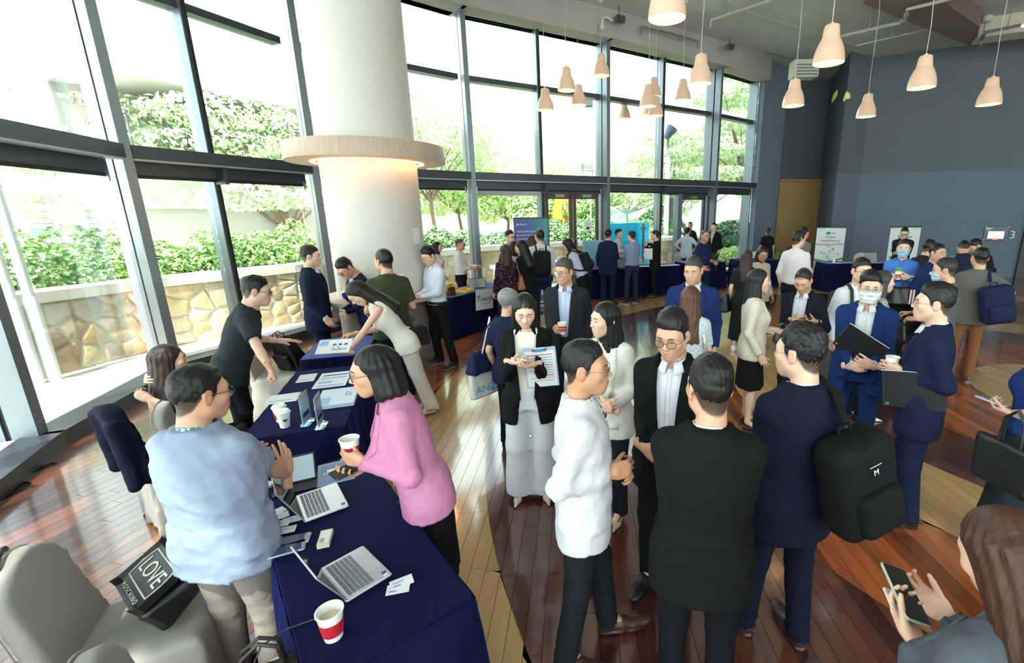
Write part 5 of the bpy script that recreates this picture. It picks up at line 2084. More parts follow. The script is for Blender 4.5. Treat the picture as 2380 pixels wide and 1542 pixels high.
# ------------------------------------------------------------------ tables with velvet cloths
VELVET = M('navy blue velvet', (4, 9, 48), .8, var=.35, vscale=5, bump=.2, bscale=30, sheen=.25, spec=.15, stint=(30, 60, 190))
BLUECL = M('bright blue table felt', (14, 44, 132), .85, var=.08, vscale=12, sheen=.15)


def table(label, corner, ang, L, Wd, h=.75, pleat=.010, freq=70, top=None, flare=.035, group='tables with blue cloths'):
	"""corner = near right corner of the top; length runs along ang, width to the left of it"""
	t = tag(empty('skirted_table', (corner[0], corner[1], 0), ang), label, 'table', group)
	MB().bbox(-.004, L + .004, -.004, Wd + .004, h - .03, h, .010).build('tabletop', top or VELVET, t, True)
	per = [(0, 0), (L, 0), (L, Wd), (0, Wd)]
	pts = []
	for k in range(4):
		a, b = per[k], per[(k + 1) % 4]
		d = Vector((b[0] - a[0], b[1] - a[1])); ln = d.length; d.normalize()
		n = max(6, int(ln / .022))
		for i in range(n):
			u = ln * i / n
			e = min(u, ln - u)
			pts.append((a[0] + d.x * u, a[1] + d.y * u, d.y, -d.x, sum((0.0,)) + u + k * 7.3, e))
	n = len(pts)
	mb = MB()
	rows = 12
	for j in range(rows + 1):
		z = (h - .006) * (1 - j / rows)
		f = j / rows
		for x, y, nx, ny, s, e in pts:
			off = .006 + flare * f + pleat * math.sin(s * freq + 1.3 * math.sin(s * freq * .31)) * min(1, f * 4 + .1) + pleat * .7 * f * math.sin(s * freq * .37 + 2)
			cx = -1 if x < L * .02 else (1 if x > L * .98 else 0)
			corner_push = max(0, 1 - e / .06) * .02 * f
			mb.v.append((x + nx * (off + corner_push), y + ny * (off + corner_push), z))
	for j in range(rows):
		for i in range(n):
			k = (i + 1) % n
			mb.f.append((j * n + i, (j + 1) * n + i, (j + 1) * n + k, j * n + k)); mb.mi.append(0)
	mb.build('table_skirt', VELVET, t, 'all')
	for x in (.06, L - .06):
		for y in (.06, Wd - .06):
			MB().tube([(x, y, 0), (x, y, h - .03)], .018, 6).build('leg', STEEL, t)
	return t


ang = lambda v: math.atan2(v[1], v[0])
T1u = (-.65, .76)
table('navy velvet table in the foreground with two open laptops', (-.45, 1.45), ang(T1u), 1.47, .55, pleat=.016, freq=26, flare=.05)
table('navy velvet table with booklets and acrylic sign holders', (-1.69, 2.92), ang((-.32, .95)), 1.42, .62, pleat=.014, freq=26, flare=.04)
table('bright blue topped table under the elbow of the hunched man', (-2.34, 4.58), ang((-.28, .96)), .80, .60, pleat=.010, freq=55, top=BLUECL)
table('table with gift boxes and a hanging paper sign beyond the column', (-2.36, 7.80), ang((.42, .907)), 1.7, .62, pleat=.010, freq=62, top=BLUECL)
table('far table below the cyan panel with a dark laptop', (.07, 11.5), ang((.955, .295)), 2.45, .60, pleat=.012, freq=58, top=BLUECL)
table('far table with a grey bag and a chair behind it', (2.60, 12.75), ang((.985, .17)), 1.25, .60, pleat=.012, freq=58, top=BLUECL)
table('table beside the green and white banner with papers on it', (6.33, 12.2), ang((.99, .05)), 1.75, .6, pleat=.014, freq=52, top=BLUECL)
table('dark table behind the woman with curly hair', (4.25, 13.15), ang((.98, .1)), 1.2, .6, pleat=.012, freq=58)
table('dark table end at the right behind the navy backpack', (8.75, 10.9), ang((1, .1)), 1.0, .6, pleat=.012, freq=58)

# ------------------------------------------------------------------ chairs under fabric covers
COVER = M('pale grey stretch cover', (158, 152, 146), .6, var=.04, vscale=5, bump=.08, bscale=50)
COVER_W = M('off white chair cover', (190, 184, 176), .65, var=.04, vscale=5)
_ch = {}


def chair(label, x, y, yaw, mat=COVER, near=2):
	"""covered banquet chair; yaw 0 faces +y"""
	if near not in _ch:
		h = {1: .015, 2: .026}[near]

		def back(P):
			d = cap((P[0] * f32(.75), (P[1] + f32(.215) + (P[2] - f32(.45)) * f32(.20)), P[2]), (0, 0, .40), (0, 0, .78), .165, .145)
			d = np.maximum(d, np.abs(P[1] + f32(.215) + (P[2] - f32(.45)) * f32(.20)) - f32(.034) - (P[2] < .6) * f32(0))
			d = smax(d, -P[2] + f32(.36), .01) + sines(P, 14, 2, 4) * f32(.003)
			return d

		def seat(P):
			fl = np.clip(.5 - P[2], 0, .5) * .07
			d = np.maximum(np.abs(P[0]) - f32(.215) - fl, np.abs(P[1]) - f32(.225) - fl)
			d = smax(d, P[2] - f32(.47) - sines(P, 9, 1, 3) * f32(.006), .05)
			d = smax(d, -P[2] + f32(.012), .005)
			th = np.arctan2(P[0], P[1])
			return d + (np.sin(th * 13) * f32(.008) + np.sin(th * 7 + 1) * f32(.01)) * np.clip((.42 - P[2]) / .4, 0, 1) + sines(P, 18, 3, 4) * f32(.003)
		_ch[near] = (sdf_mesh(back, (-.26, -.40, .33), (.26, -.1, .98), h), sdf_mesh(seat, (-.31, -.31, -.01), (.31, .31, .55), h))
	o = tag(empty('banquet_chair', (x, y, 0), yaw), label, 'chair', 'covered banquet chairs')
	(Vb, Qb), (Vs, Qs) = _ch[near]
	ck = (near, mat.name)
	if ck not in _ch:
		_ch[ck] = (np_mesh('back_cover', Vb, Qb, mat), np_mesh('seat_cover', Vs, Qs, mat))
	link('back_cover', _ch[ck][0], o)
	link('seat_cover', _ch[ck][1], o)
	# piping along the edge of the back
	pts = []
	for k in range(25):
		a = PI * (k / 24)
		pts.append((.197 * math.cos(a) if 0 < k < 24 else math.copysign(.215, math.cos(a)), -.215 - (.33 + .0) * .2 * (1 if 0 < k < 24 else .1) - .028 - .145 * math.sin(a) * .2, .78 + .145 * math.sin(a) if 0 < k < 24 else .44))
	MB().tube(pts, .004, 5).build('piping', mat, o, True)
	for sx_ in (-1, 1):
		for sy in (-1, 1):
			MB().tube([(sx_ * .19, sy * .19, 0), (sx_ * .19, sy * .19, .3)], .012, 6).build('leg', STEEL, o)
	return o


chair('pale grey covered chair in the lower left corner holding a black lettered handbag', -1.93, 1.63, math.radians(-62), COVER, 1)
chair('covered chair cut by the bottom edge, next to the velvet table', -1.22, 1.23, math.radians(-50), COVER, 1)
chair('covered chair pushed under the table beside the column side window', -2.66, 3.08, math.radians(-70), COVER, 1)
chair('off white covered chair holding a black backpack by the left window', -3.42, 4.85, math.radians(-75), COVER_W, 1)
chair('round backed covered chair behind the far table with the grey bag', 2.85, 13.95, math.radians(190), COVER)
chair('covered chair behind the far table near the glass doors', .1, 12.55, math.radians(195), COVER_W)
chair('covered chair behind the table next to the first banner', 7.15, 13.2, math.radians(180), COVER_W)
chair('second covered chair behind the banner table, by the open laptop', 7.85, 13.1, math.radians(175), COVER_W)
chair('covered chair in front of the slate wall at the right', 9.35, 11.9, math.radians(180), COVER_W)
chair('covered chair beside the dark table left of the first banner', 5.2, 14.0, math.radians(180), COVER_W)
chair('covered chair behind the far table beside the cyan panel', 1.45, 13.0, math.radians(195), COVER_W)

# ------------------------------------------------------------------ small things
PAPER = M('white paper', (236, 238, 240), .7)
BLUEP = M('pale blue print', (150, 190, 226), .7)
NAVYP = M('blue print', (52, 92, 170), .7)
SILVER = M('silver laptop shell', (196, 200, 204), .35, .6)
KEYS = M('grey keys', (120, 128, 138), .5)
SCREEN = M('dark glossy screen', (44, 40, 38), .08)
BLACKP = M('black plastic', (24, 24, 26), .45)
REDC = M('crimson cup sleeve', (186, 20, 44), .65, bump=.3, bscale=50)
CUPW = M('white paper cup', (238, 236, 230), .6)
COFFEE = M('pale coffee inside', (214, 196, 168), .5)


def frame_from(pts, z):
	"""matrix with origin at the first pixel-independent point, x to the second, y to the last"""
	a, b, d = Vector(pts[0]), Vector(pts[1]), Vector(pts[3])
	return a, math.atan2(b[1] - a[1], b[0] - a[0]), (b - a).length, (d - a).length


def laptop(label, loc, rz, w=.27, d=.195, lid=108, shell=SILVER, screen=SCREEN, glow=None):
	"""hinge along local x at y=0, keyboard towards +y"""
	o = tag(empty('laptop', loc, rz), label, 'laptop', 'laptops')
	MB().bbox(0, w, 0, d, 0, .013, .006).build('base', shell, o)
	kb = MB()
	for r in range(6):
		n = 14 if r < 5 else 9
		x = .018
		for k in range(n):
			kw = (w - .036) / n
			kb.bbox(x + .0012, x + kw - .0012, .018 + r * .0165, .018 + r * .0165 + .014, .0125, .0148, .0015)
			x += kw
	kb.build('keyboard', KEYS, o)
	MB().box(w * .33, w * .70, d - .072, d - .008, .0131, .0135).build('touchpad', M('silver touchpad', (206, 208, 212), .3, .3), o)
	MB().box(w - .038, w - .022, d - .03, d - .012, .0131, .0136).build('sticker', NAVYP, o)
	MB().box(w - .020, w - .008, d - .03, d - .012, .0131, .0136).build('sticker', PAPER, o)
	a = math.radians(lid)
	rot = Matrix.Translation((0, .004, .012)) @ Matrix.Rotation(a, 4, 'X')
	l = MB().bbox(0, w, 0, d, -.003, .003, .003, rot).build('lid', shell, o)
	MB().box(.006, w - .006, .010, d - .006, -.0042, -.003, rot).build('screen', screen, l)
	return o


def cup(label, m, lid=False, sleeve=REDC, hh=.105, fill=True):
	"""paper cup; m = world matrix of its base"""
	o = tag(empty('paper_cup'), label, 'cup', 'paper coffee cups')
	o.matrix_world = m
	r0, r1 = .029, .042
	MB().lathe([(r0, 0), (r1, hh), (r1 + .003, hh + .001), (r1 + .003, hh + .006), (r1 - .002, hh + .006), (r1 - .003, hh), (r0, .012)], 28).build('cup_body', CUPW, o, True)
	if sleeve:
		f = lambda z: r0 + (r1 - r0) * z / hh + .0016
		MB().lathe([(f(.022), .022), (f(.076), .076)], 28, cap0=False, cap1=False).build('cup_sleeve', sleeve, o, True)
	if fill and not lid:
		MB().lathe([(.002, hh * .72), (r0 + (r1 - r0) * .72 - .004, hh * .72)], 24, cap0=True, cap1=False).build('drink', COFFEE, o)
	if lid:
		MB().lathe([(r1 + .004, hh - .004), (r1 + .005, hh + .006), (r1 - .001, hh + .010), (r1 - .004, hh + .019), (.002, hh + .019)], 28, cap0=False).build('cup_lid', M('white lid', (240, 240, 238), .4), o, True)
	return o


def phone(label, m, w=.072, d=.148, case=(30, 30, 32), scr=(24, 26, 30), screen_up=True):
	o = tag(empty('mobile_phone'), label, 'phone', 'mobile phones')
	o.matrix_world = m
	MB().bbox(-w / 2, w / 2, 0, d, 0, .009, .006).build('phone_case', M('phone case %d %d %d' % tuple(case), case, .35), o)
	MB().bbox(-w / 2 + .004, w / 2 - .004, .004, d - .004, .0088, .0100, .004).build('screen', M('phone glass %d %d %d' % tuple(scr), scr, .06), o)
	MB().bbox(-w / 2 + .006, -w / 2 + .03, d - .04, d - .008, -.002, .0004, .003).build('camera_bump', BLACKP, o)
	return o


def sheet_of_paper(label, m, w, d, parts=(), mat=PAPER, th=.0012, name='leaflet', cat='leaflet', group='papers on the tables'):
	"""flat paper with printed blocks; parts = (x0, x1, y0, y1, material) shares"""
	o = tag(empty(name), label, cat, group)
	o.matrix_world = m
	MB().box(0, w, 0, d, 0, th).build('sheet', mat, o)
	for k, (a, b, c, e, pm) in enumerate(parts):
		MB().box(w * a, w * b, d * c, d * e, th - .0002, th + .0004 + .0003 * k).build('print', pm, o)
	return o


TM = lambda x, y, z, rz: Matrix.Translation((x, y, z)) @ Matrix.Rotation(rz, 4, 'Z')
TZ = .7515
# foreground table


def laptop_q(label, h0, h1, f1, lid, **k):
	"""hinge from h0 to h1 (plan points), front side towards f1"""
	a, b, f = Vector(h0), Vector(h1), Vector(f1)
	x = (b - a)
	w = x.length
	rz = math.atan2(x.y, x.x)
	# y axis must point to the front
	n = Vector((-x.y, x.x)).normalized()
	if (f - a).dot(n) < 0:
		a, b = b, a
		rz += PI
	return laptop(label, (a.x, a.y, TZ), rz, w, abs((f - a).dot(n)), lid, **k)


laptop_q('silver laptop nearest the camera with its lid tilted back', (-1.115, 1.585), (-.919, 1.42), (-.75, 1.513), 118)
laptop_q('silver laptop beside the fanned business cards', (-1.524, 2.087), (-1.355, 1.882), (-1.169, 1.965), 116)
cup('open paper cup with a crimson sleeve at the corner of the velvet table', TM(-.895, 1.285, TZ, 0))
cup('lidded white cup with a green emblem on the booklet table', TM(-2.10, 2.91, TZ, 0), True, None)
MB_ = MB().lathe([(.013, 0), (.013, .0006)], 20, Matrix.Translation((-2.10 + .026, 2.91 - .026, TZ + .06)) @ Matrix.Rotation(PI / 4, 4, 'Z') @ Matrix.Rotation(PI / 2 - .12, 4, 'X'))
_e = MB_.build('emblem', M('green round emblem', (20, 96, 72), .6), None)
_cupo = [o for o in bpy.data.objects if o.get('label', '').startswith('lidded white cup')][0]
_e.parent = _cupo
_e.matrix_parent_inverse = _cupo.matrix_world.inverted()
cup('lidded cup with a crimson sleeve behind the one with the green emblem', TM(-2.185, 3.0, TZ, 0), True)


def flat(label, pts, name, cat, mat=PAPER, parts=(), th=.0012, z=TZ, group='papers on the tables'):
	a, rz, w, d = frame_from(pts, z)
	return sheet_of_paper(label, TM(a[0], a[1], z, rz), w, d, parts, mat, th, name, cat, group)


flat('grey blue printed sheet under the tablet', [(-1.463, 2.174), (-1.30, 2.261), (0, 0), (-1.648, 2.346)], 'information_sheet', 'sheet', M('grey blue print sheet', (132, 152, 178), .6), ((.06, .94, .08, .92, M('greyer blue', (112, 136, 168), .6)), (.25, .75, .55, .68, PAPER)))
text('SUNMI', .035, (0, 0, 0), (0, 0, 0), PAPER, None).matrix_world = TM(-1.50, 2.30, TZ + .0032, math.radians(28))
_o = bpy.data.objects['lettering']; _io = [o for o in bpy.data.objects if o.get('label', '').startswith('grey blue printed sheet')][0]
_o.parent = _io; _o.matrix_parent_inverse = _io.matrix_world.inverted()
CARD = ((.12, .6, .55, .7, BLUEP), (.12, .45, .25, .32, NAVYP))
for k, (x, y, a, lab) in enumerate(((-.79, 1.455, .25, 'white business card at the corner of the near laptop, lower one'), (-.775, 1.475, .55, 'white business card at the corner of the near laptop, upper one'),
									(-1.50, 1.84, .3, 'business card in the fan left of the laptop, nearest one'), (-1.52, 1.88, .7, 'business card in the fan left of the laptop, middle one'), (-1.55, 1.92, 1.0, 'business card in the fan left of the laptop, farthest one'), (-1.46, 1.87, .45, 'business card with a small coloured figure beside the laptop'),
									(-1.50, 1.76, .4, 'folded white note behind the phones'), (-1.44, 1.79, .35, 'small white note on top of the folded one'))):
	sheet_of_paper(lab, TM(x, y, TZ + .0026 * (k % 4), a), .085, .052, CARD, name='business_card', cat='card', group='business cards')
_bx = flat('small stack of pale cards bound as a block', [(-1.196, 1.71), (-1.15, 1.726), (0, 0), (-1.243, 1.799)], 'card_block', 'card stack', M('cream card', (224, 208, 178), .7), ((.08, .92, .05, .95, PAPER), (.15, .55, .1, .4, M('grey print', (170, 172, 174), .7))), .022)
phone('phone with a silver rim lying behind the other phone', TM(-1.41, 1.74, TZ, math.radians(-72)), case=(196, 198, 200), scr=(70, 84, 98))
phone('phone lying next to the fallen laptop lid', TM(-1.395, 1.675, TZ, math.radians(-64)), case=(150, 160, 170), scr=(60, 80, 104))
sheet_of_paper('pink card lying by the second laptop', TM(-1.60, 2.15, TZ, .35), .085, .05, (), M('dusty pink card', (172, 120, 142), .6), .004, 'pink_card', 'card', 'business cards')
# power cord of the near laptop
_c = MB().tube([(-.93, 1.41, TZ + .006), (-.96, 1.37, TZ + .005), (-1.02, 1.34, TZ + .005), (-1.08, 1.31, TZ + .005), (-1.12, 1.245, TZ + .004), (-1.13, 1.19, TZ - .05), (-1.12, 1.17, TZ - .3)], .003, 6).build('power_cord', BLACKP, None, True)
tag(_c, 'thin black power cord running off the velvet table', 'cord')
# tablet in a folding stand
_t = tag(empty('tablet', (-1.60, 2.22, TZ), math.radians(28)), 'tablet in a black folding case on the velvet table', 'tablet')
_r = Matrix.Rotation(math.radians(52), 4, 'X')
MB().bbox(-.10, .10, 0, .15, 0, .010, .006, _r).build('tablet_body', BLACKP, _t)
MB().box(-.09, .09, .01, .14, .0101, .0112, _r).build('screen', M('pale lit screen', (150, 168, 176), .1, emit=(150, 170, 180), estr=.25), _t)
MB().bbox(-.10, .10, -.10, .02, 0, .006, .004).build('stand_flap', BLACKP, _t)
_t = tag(empty('card_reader_stand', (-1.74, 2.20, TZ), .4), 'small white stylus stand behind the laptop', 'stand')
MB().tube([(0, 0, .0), (0, 0, .15)], .006, 8).build('stem', PAPER, _t, True)
MB().lathe([(.03, 0), (.028, .012), (.008, .016)], 16).build('foot', PAPER, _t, True)
# second table: booklets and acrylic holders
_n = 0
for k, (pts, lab, prt) in enumerate((([(-2.05, 3.17), (-1.80, 3.26), (0, 0), (-2.19, 3.50)], 'thick stack of pale blue booklets, lowest', ()), )):
	for j in range(4):
		flat(('pale blue booklet in the stack, %s' % ('lowest one', 'second from below', 'third from below', 'top one with grey lettering')[j]), pts, 'booklet', 'booklet', M('ice blue cover', (206, 224, 238), .6), ((.03, .35, .05, .45, BLUEP), (.70, .76, .45, .75, M('grey print', (150, 152, 156), .7)), (.80, .86, .45, .65, M('grey print', (150, 152, 156), .7))), .006, TZ + .007 * j)
flat('open booklet with blue charts, near page', [(-2.32, 3.60), (-2.08, 3.68), (0, 0), (-2.38, 3.78)], 'booklet', 'booklet', PAPER, ((.1, .9, .1, .3, BLUEP), (.1, .5, .5, .8, BLUEP)), .006, TZ)
flat('open booklet with blue charts, far page', [(-2.38, 3.79), (-2.14, 3.87), (0, 0), (-2.44, 3.97)], 'booklet', 'booklet', PAPER, ((.1, .9, .1, .25, BLUEP), (.1, .9, .5, .65, NAVYP)), .006, TZ)
flat('white leaflet under the leaning fist', [(-2.50, 3.28), (-2.30, 3.36), (0, 0), (-2.58, 3.46)], 'leaflet', 'leaflet', PAPER, ((.1, .8, .2, .3, BLUEP),), .002, TZ)
flat('white papers half under the open booklet', [(-2.55, 3.75), (-2.42, 3.80), (0, 0), (-2.62, 3.95)], 'leaflet', 'leaflet', PAPER, ((.1, .8, .2, .3, BLUEP),), .002, TZ)
ACR = glass_mat('clear acrylic', (236, 244, 250), .6)
for x, y, a, lab in ((-1.975, 2.96, 1.75, 'upright acrylic sign holder, left one'), (-1.85, 2.91, 1.85, 'upright acrylic sign holder, right one')):
	t = tag(empty('sign_holder', (x, y, TZ), a), lab, 'sign holder', 'acrylic sign holders')
	MB().box(-.075, .075, -.0025, .0025, .01, .235).build('acrylic_panel', ACR, t)
	MB().bbox(-.06, .06, -.03, .03, 0, .012, .003).build('base', ACR, t)
	MB().box(-.068, .068, -.0006, .0006, .02, .225).build('insert', M('pale insert', (240, 244, 250), .6), t)
	MB().box(-.05, .05, -.0012, .0012, .06, .09).build('print', NAVYP, t)
# third table
phone('gold phone lying on the bright blue table', TM(-2.98, 4.95, TZ, math.radians(-60)), case=(206, 172, 140), scr=(214, 186, 156))
# gift table beyond the column
GTZ = .7515
YEL = M('bright yellow card', (238, 214, 24), .6)
DRED = M('dark maroon paper', (72, 26, 30), .6)
gT = Matrix.Translation((-2.36, 7.80, GTZ)) @ Matrix.Rotation(ang((.42, .907)), 4, 'Z')


def on_gift(u, v, rz=0):
	return gT @ Matrix.Translation((u, v, 0)) @ Matrix.Rotation(rz, 4, 'Z')


def gift_bag(label, m, w, d, h, mat):
	o = tag(empty('gift_bag'), label, 'bag', 'paper gift bags')
	o.matrix_world = m
	MB().add([(-w / 2, -d / 2, 0), (w / 2, -d / 2, 0), (w / 2, d / 2, 0), (-w / 2, d / 2, 0), (-w * .54, -d * .2, h), (w * .54, -d * .2, h), (w * .54, d * .2, h), (-w * .54, d * .2, h)],
             [(0, 3, 2, 1), (0, 1, 5, 4), (1, 2, 6, 5), (2, 3, 7, 6), (3, 0, 4, 7)]).build('bag_body', mat, o)
	for s_ in (-1, 1):
		MB().tube([(-w * .25, s_ * d * .2, h), (-w * .15, s_ * d * .2, h + .05), (w * .15, s_ * d * .2, h + .05), (w * .25, s_ * d * .2, h)], .003, 5).build('bag_handle', mat, o)
	return o


gift_bag('red paper gift bag at the table end', on_gift(.14, .30, .3), .13, .08, .13, M('red paper', (196, 26, 48), .6))
gift_bag('maroon paper gift bag beside the red one', on_gift(.16, .14, .2), .16, .09, .14, DRED)
gift_bag('beige paper bag behind the red gift bag', on_gift(.28, .44, .1), .14, .1, .20, M('beige paper', (196, 178, 160), .7))
for u, v, lab, open_ in ((.42, .40, 'upright yellow gift box lid', False), (.55, .18, 'open yellow box filled with brown pastries', True)):
	o = tag(empty('gift_box'), lab, 'box', 'yellow gift boxes')
	o.matrix_world = on_gift(u, v, .2)
	if open_:
		MB().box(-.16, .16, -.12, .12, 0, .01).box(-.16, -.152, -.12, .12, 0, .05).box(.152, .16, -.12, .12, 0, .05).box(-.16, .16, -.12, -.112, 0, .05).box(-.16, .16, .112, .12, 0, .05).build('tray', YEL, o)
		for a in range(3):
			for b in range(2):
				p_ = MB().lathe([(.04, .0), (.045, .02), (.03, .035), (.004, .04)], 14, Matrix.Translation((-.1 + a * .1, -.055 + b * .11, .012))).build('pastry', M('golden pastry', (190, 120, 70), .6, var=.3, vscale=20), None, True)
				p_.matrix_world = o.matrix_world
				tag(p_, 'round golden pastry in the open yellow box', 'pastry', 'pastries in the yellow box')
	else:
		MB().box(-.14, .14, -.02, .02, 0, .16).build('lid', YEL, o)
		MB().box(-.012, .012, -.021, .021, 0, .16).build('ribbon', DRED, o)
o = tag(empty('dark_tablet'), 'black tablet standing on the gift table', 'tablet', 'tablets')
o.matrix_world = on_gift(.98, .22, -.9)
MB().bbox(-.16, .16, -.01, .01, .0, .19, .008, Matrix.Rotation(-.25, 4, 'X')).build('tablet_body', BLACKP, o)
MB().box(-.15, .15, -.012, -.010, .012, .18, Matrix.Rotation(-.25, 4, 'X')).build('screen', SCREEN, o)
# hanging paper sign on the table front
o = tag(empty('paper_sign'), 'white paper sign with a black logo hanging on the gift table front', 'sign')
o.matrix_world = gT @ Matrix.Translation((.82, -.055, -.17)) @ Matrix.Rotation(math.radians(5), 4, 'Y')
MB().box(-.26, .26, -.004, .0, -.19, .19).build('sheet', PAPER, o)
INK = M('black ink', (24, 24, 26), .6)
text('Libertify', .115, (-.135, -.006, .01), (PI / 2, 0, 0), INK, o)
for k, (a, b) in enumerate(((-.225, .05), (-.185, .02), (-.205, -.02), (-.165, .055))):
	MB().box(a, a + .03, -.0052, -.004, b, b + .03).build('logo_square', INK, o)
MB().box(-.12, .18, -.0052, -.004, -.085, -.072).build('strap_line', M('grey print', (150, 152, 156), .7), o)

# striped floor mat in the lower left corner
_m0 = at(95, 1534)
_mt = tag(empty('floor_mat', (_m0.x, _m0.y, 0), math.radians(20)), 'grey and white striped mat at the lower left corner', 'mat')
MB().bbox(-.35, .25, -.30, .02, 0, .008, .003).build('mat_base', M('grey matting', (70, 72, 76), .9), _mt)
for _k in range(12):
	MB().box(-.33 + _k * .048, -.308 + _k * .048, -.29, .01, .008, .0105).build('stripe', M('pale matting', (176, 178, 180), .9), _mt)
# coloured spotlights of the room that throw small yellow green discs
for _n, _src, _dst, _ang, _en in (('spot_wall', (4.6, 11.8, 6.4), at_dist(1943, 229, 20.3), 2.6, 5200), ('spot_corner', (4.8, 11.6, 6.4), at_dist(1972, 236, 18.6), 2.6, 5200), ('spot_head', (-2.3, 3.4, 6.4), at(772, 632, 1.56), 2.4, 1500)):
	_ld = bpy.data.lights.new(_n, 'SPOT')
	_ld.color = (.95, 1.0, .22)
	_ld.energy = _en
	_ld.spot_size = math.radians(_ang)
	_ld.spot_blend = .4
	_ld.shadow_soft_size = .02
	_lo = bpy.data.objects.new(_n, _ld)
	COL.objects.link(_lo)
	_lo.location = _src
	_lo.rotation_euler = (Vector(_dst) - Vector(_src)).to_track_quat('-Z', 'Y').to_euler()
# ------------------------------------------------------------------ the people
BLK = (18, 18, 20); NAVY = (20, 28, 52); CHAR = (30, 32, 36); WHT = (210, 210, 213); BLACKH = (20, 18, 18); BRNH = (44, 30, 24)
SK = (206, 158, 130); SKL = (222, 180, 156); SKT = (190, 140, 110)
WS = dict(c=WHT, collar=True, placket=True)
SUIT = lambda c, **k: dict(c=c, cuff=WHT, **k)
TR = lambda c, **k: dict(c=c, **k)
P = {}
# --- foreground left
P[1] = person('seated woman in a black top tying back her long dark hair', (380, 797), h=1.60, app=-78, fem=True, near=1, sag=.33, skin=SKL, hair=('long', BRNH), seed=1, hd=(-14, 4, 0),
              shirt=dict(c=(30, 30, 31), sleeve='short', tuck=False), bottom=TR((24, 24, 26)), shoes=('flat', BLK), feet=[(.12, .40, 0), (-.12, .40, 0)],
              R=dict(px=(348, 928), lx=.10, pose='hold', p=(-.6, .5, 0), f=(-.55, -.5, .5), e=(.5, .9, -.7)), L=dict(w=(-.08, -.10, 1.12), pose='hold', p=(.6, .5, 0), f=(.8, -.3, .3), e=(-.5, 1, .15)))
P[2] = person('man in a pale blue short sleeved shirt gesturing over the laptops, seen from behind', (447, 846), h=1.6, app=-48, near=1, gir=1.10, skin=SK, hair=('short', BLACKH), seed=2, hd=(-22, 6, 0), glasses=('rect', (40, 38, 38)),
              shirt=dict(c=(138, 150, 172), collar=True, sleeve='short', tuck=False, cc=(70, 150, 160), wr=.0062, loose=.02), bottom=TR((150, 140, 132), m='cotton'), shoes=('sneaker', (60, 60, 62), (220, 220, 220)),
              R=dict(px=(676, 1112), fw=.40, pose='spread', p=(-.8, .1, -.4), f=(-.2, .35, .9), e=(.9, -.3, -1)), L=dict(px=(600, 1082), fw=.46, pose='hold', p=(.6, -.2, .6), f=(.5, .6, .5)))
P[3] = person('man in a dark grey polo leaning one fist on the table', (592, 641), h=1.715, app=-92, near=1, lean=24, skin=SKL, hair=('spiky', BLACKH), seed=0, hd=(-6, -14, 0), glasses=('rect', (34, 34, 36)),
              shirt=dict(c=(40, 48, 50), collar=True, sleeve='short', tuck=False, cc=(28, 32, 40)), bottom=TR((26, 27, 30)), shoes=('oxford', BLK), gir=1.04,
              R=dict(px=(652, 905, .84), pose='fist', p=(0, -1, -.2), f=(0, .25, -1), e=(.6, -.8, 0)), L=dict(px=(648, 792, 1.02), pose='spread', p=(0, 0, -1), f=(.15, 1, -.1), e=(-.5, -.5, -.6)))
P[4] = person('tall young man in a navy suit, hand in pocket, by the window post', (716, 569), h=1.80, app=-98, near=2, skin=SKL, hair=('fringe', BLACKH), seed=1, hd=(-4, 2, 0), glasses=('thin', (150, 150, 150)),
              shirt=WS, jacket=SUIT((22, 32, 56), open=.03), bottom=TR((20, 28, 50)), R=dict(w=(.20, .10, .86)), L=dict(w=(-.2, .1, .86)))
P[5] = person('hunched man in a striped navy suit with glasses and his hand at his chin', (786, 604), h=1.7, app=112, near=2, lean=16, skin=SK, hair=('spiky', (34, 30, 24)), seed=2, hd=(12, 26, 0), glasses=('round', (150, 140, 130)),
              shirt=dict(c=(190, 204, 226), collar=True), jacket=SUIT((26, 32, 62)), bottom=TR((22, 28, 54)), feet=[(.11, -.16, -5), (-.11, -.16, 5)],
              L=dict(w=(-.02, .30, 1.24), pose='fist', p=(.2, -1, 0), f=(.3, -.2, 1), e=(-.6, .3, -1)), R=dict(w=(.02, .34, .98), pose='relax', p=(0, 0, -1), f=(-1, .3, 0)))
P[6] = person('long haired woman in a white sleeveless top bending over the papers', (805, 661), h=1.66, app=92, fem=True, near=1, lean=32, skin=SKL, hair=('long', (36, 27, 24)), seed=0, hd=(8, 18, 0),
              shirt=dict(c=(226, 220, 208), m='knit', sleeve='none', tuck=False, hem=-.12), bottom=TR((206, 198, 186), wide=.02), shoes=('flat', (200, 180, 160)), feet=[(.09, -.2, 0), (-.09, -.2, 0)],
              L=dict(px=(780, 858), lx=-.10, pose='phone', p=(.3, 0, 1), f=(.1, 1, .1), e=(-.6, -.3, -.8)), R=dict(w=(.12, .50, 1.0), pose='hold', p=(-.6, 0, -.6), f=(-.2, 1, -.2)))
P[7] = person('woman in a pink blazer with a dark bob and glasses holding a red cup', (862, 797), h=1.62, app=88, fem=True, near=1, skin=SK, hair=('bob', BLACKH), seed=1, hd=(4, -6, 0), glasses=('rect', (70, 78, 96)), lean=13,
              shirt=dict(c=(34, 33, 36), round=False), jacket=dict(c=(198, 128, 164), hem=-.10, wb=.08, open=.02), bottom=dict(kind='skirt', c=(20, 20, 23), len=.36), shoes=('flat', BLK),
              L=dict(px=(842, 1072), lx=-.07, pose='cup', p=(.9, .1, .15), f=(.45, .8, .1), e=(-.5, -.7, -.6)), R=dict(px=(846, 1084), lx=.07, pose='phone', p=(-.3, 0, 1), f=(-.55, .8, 0)))
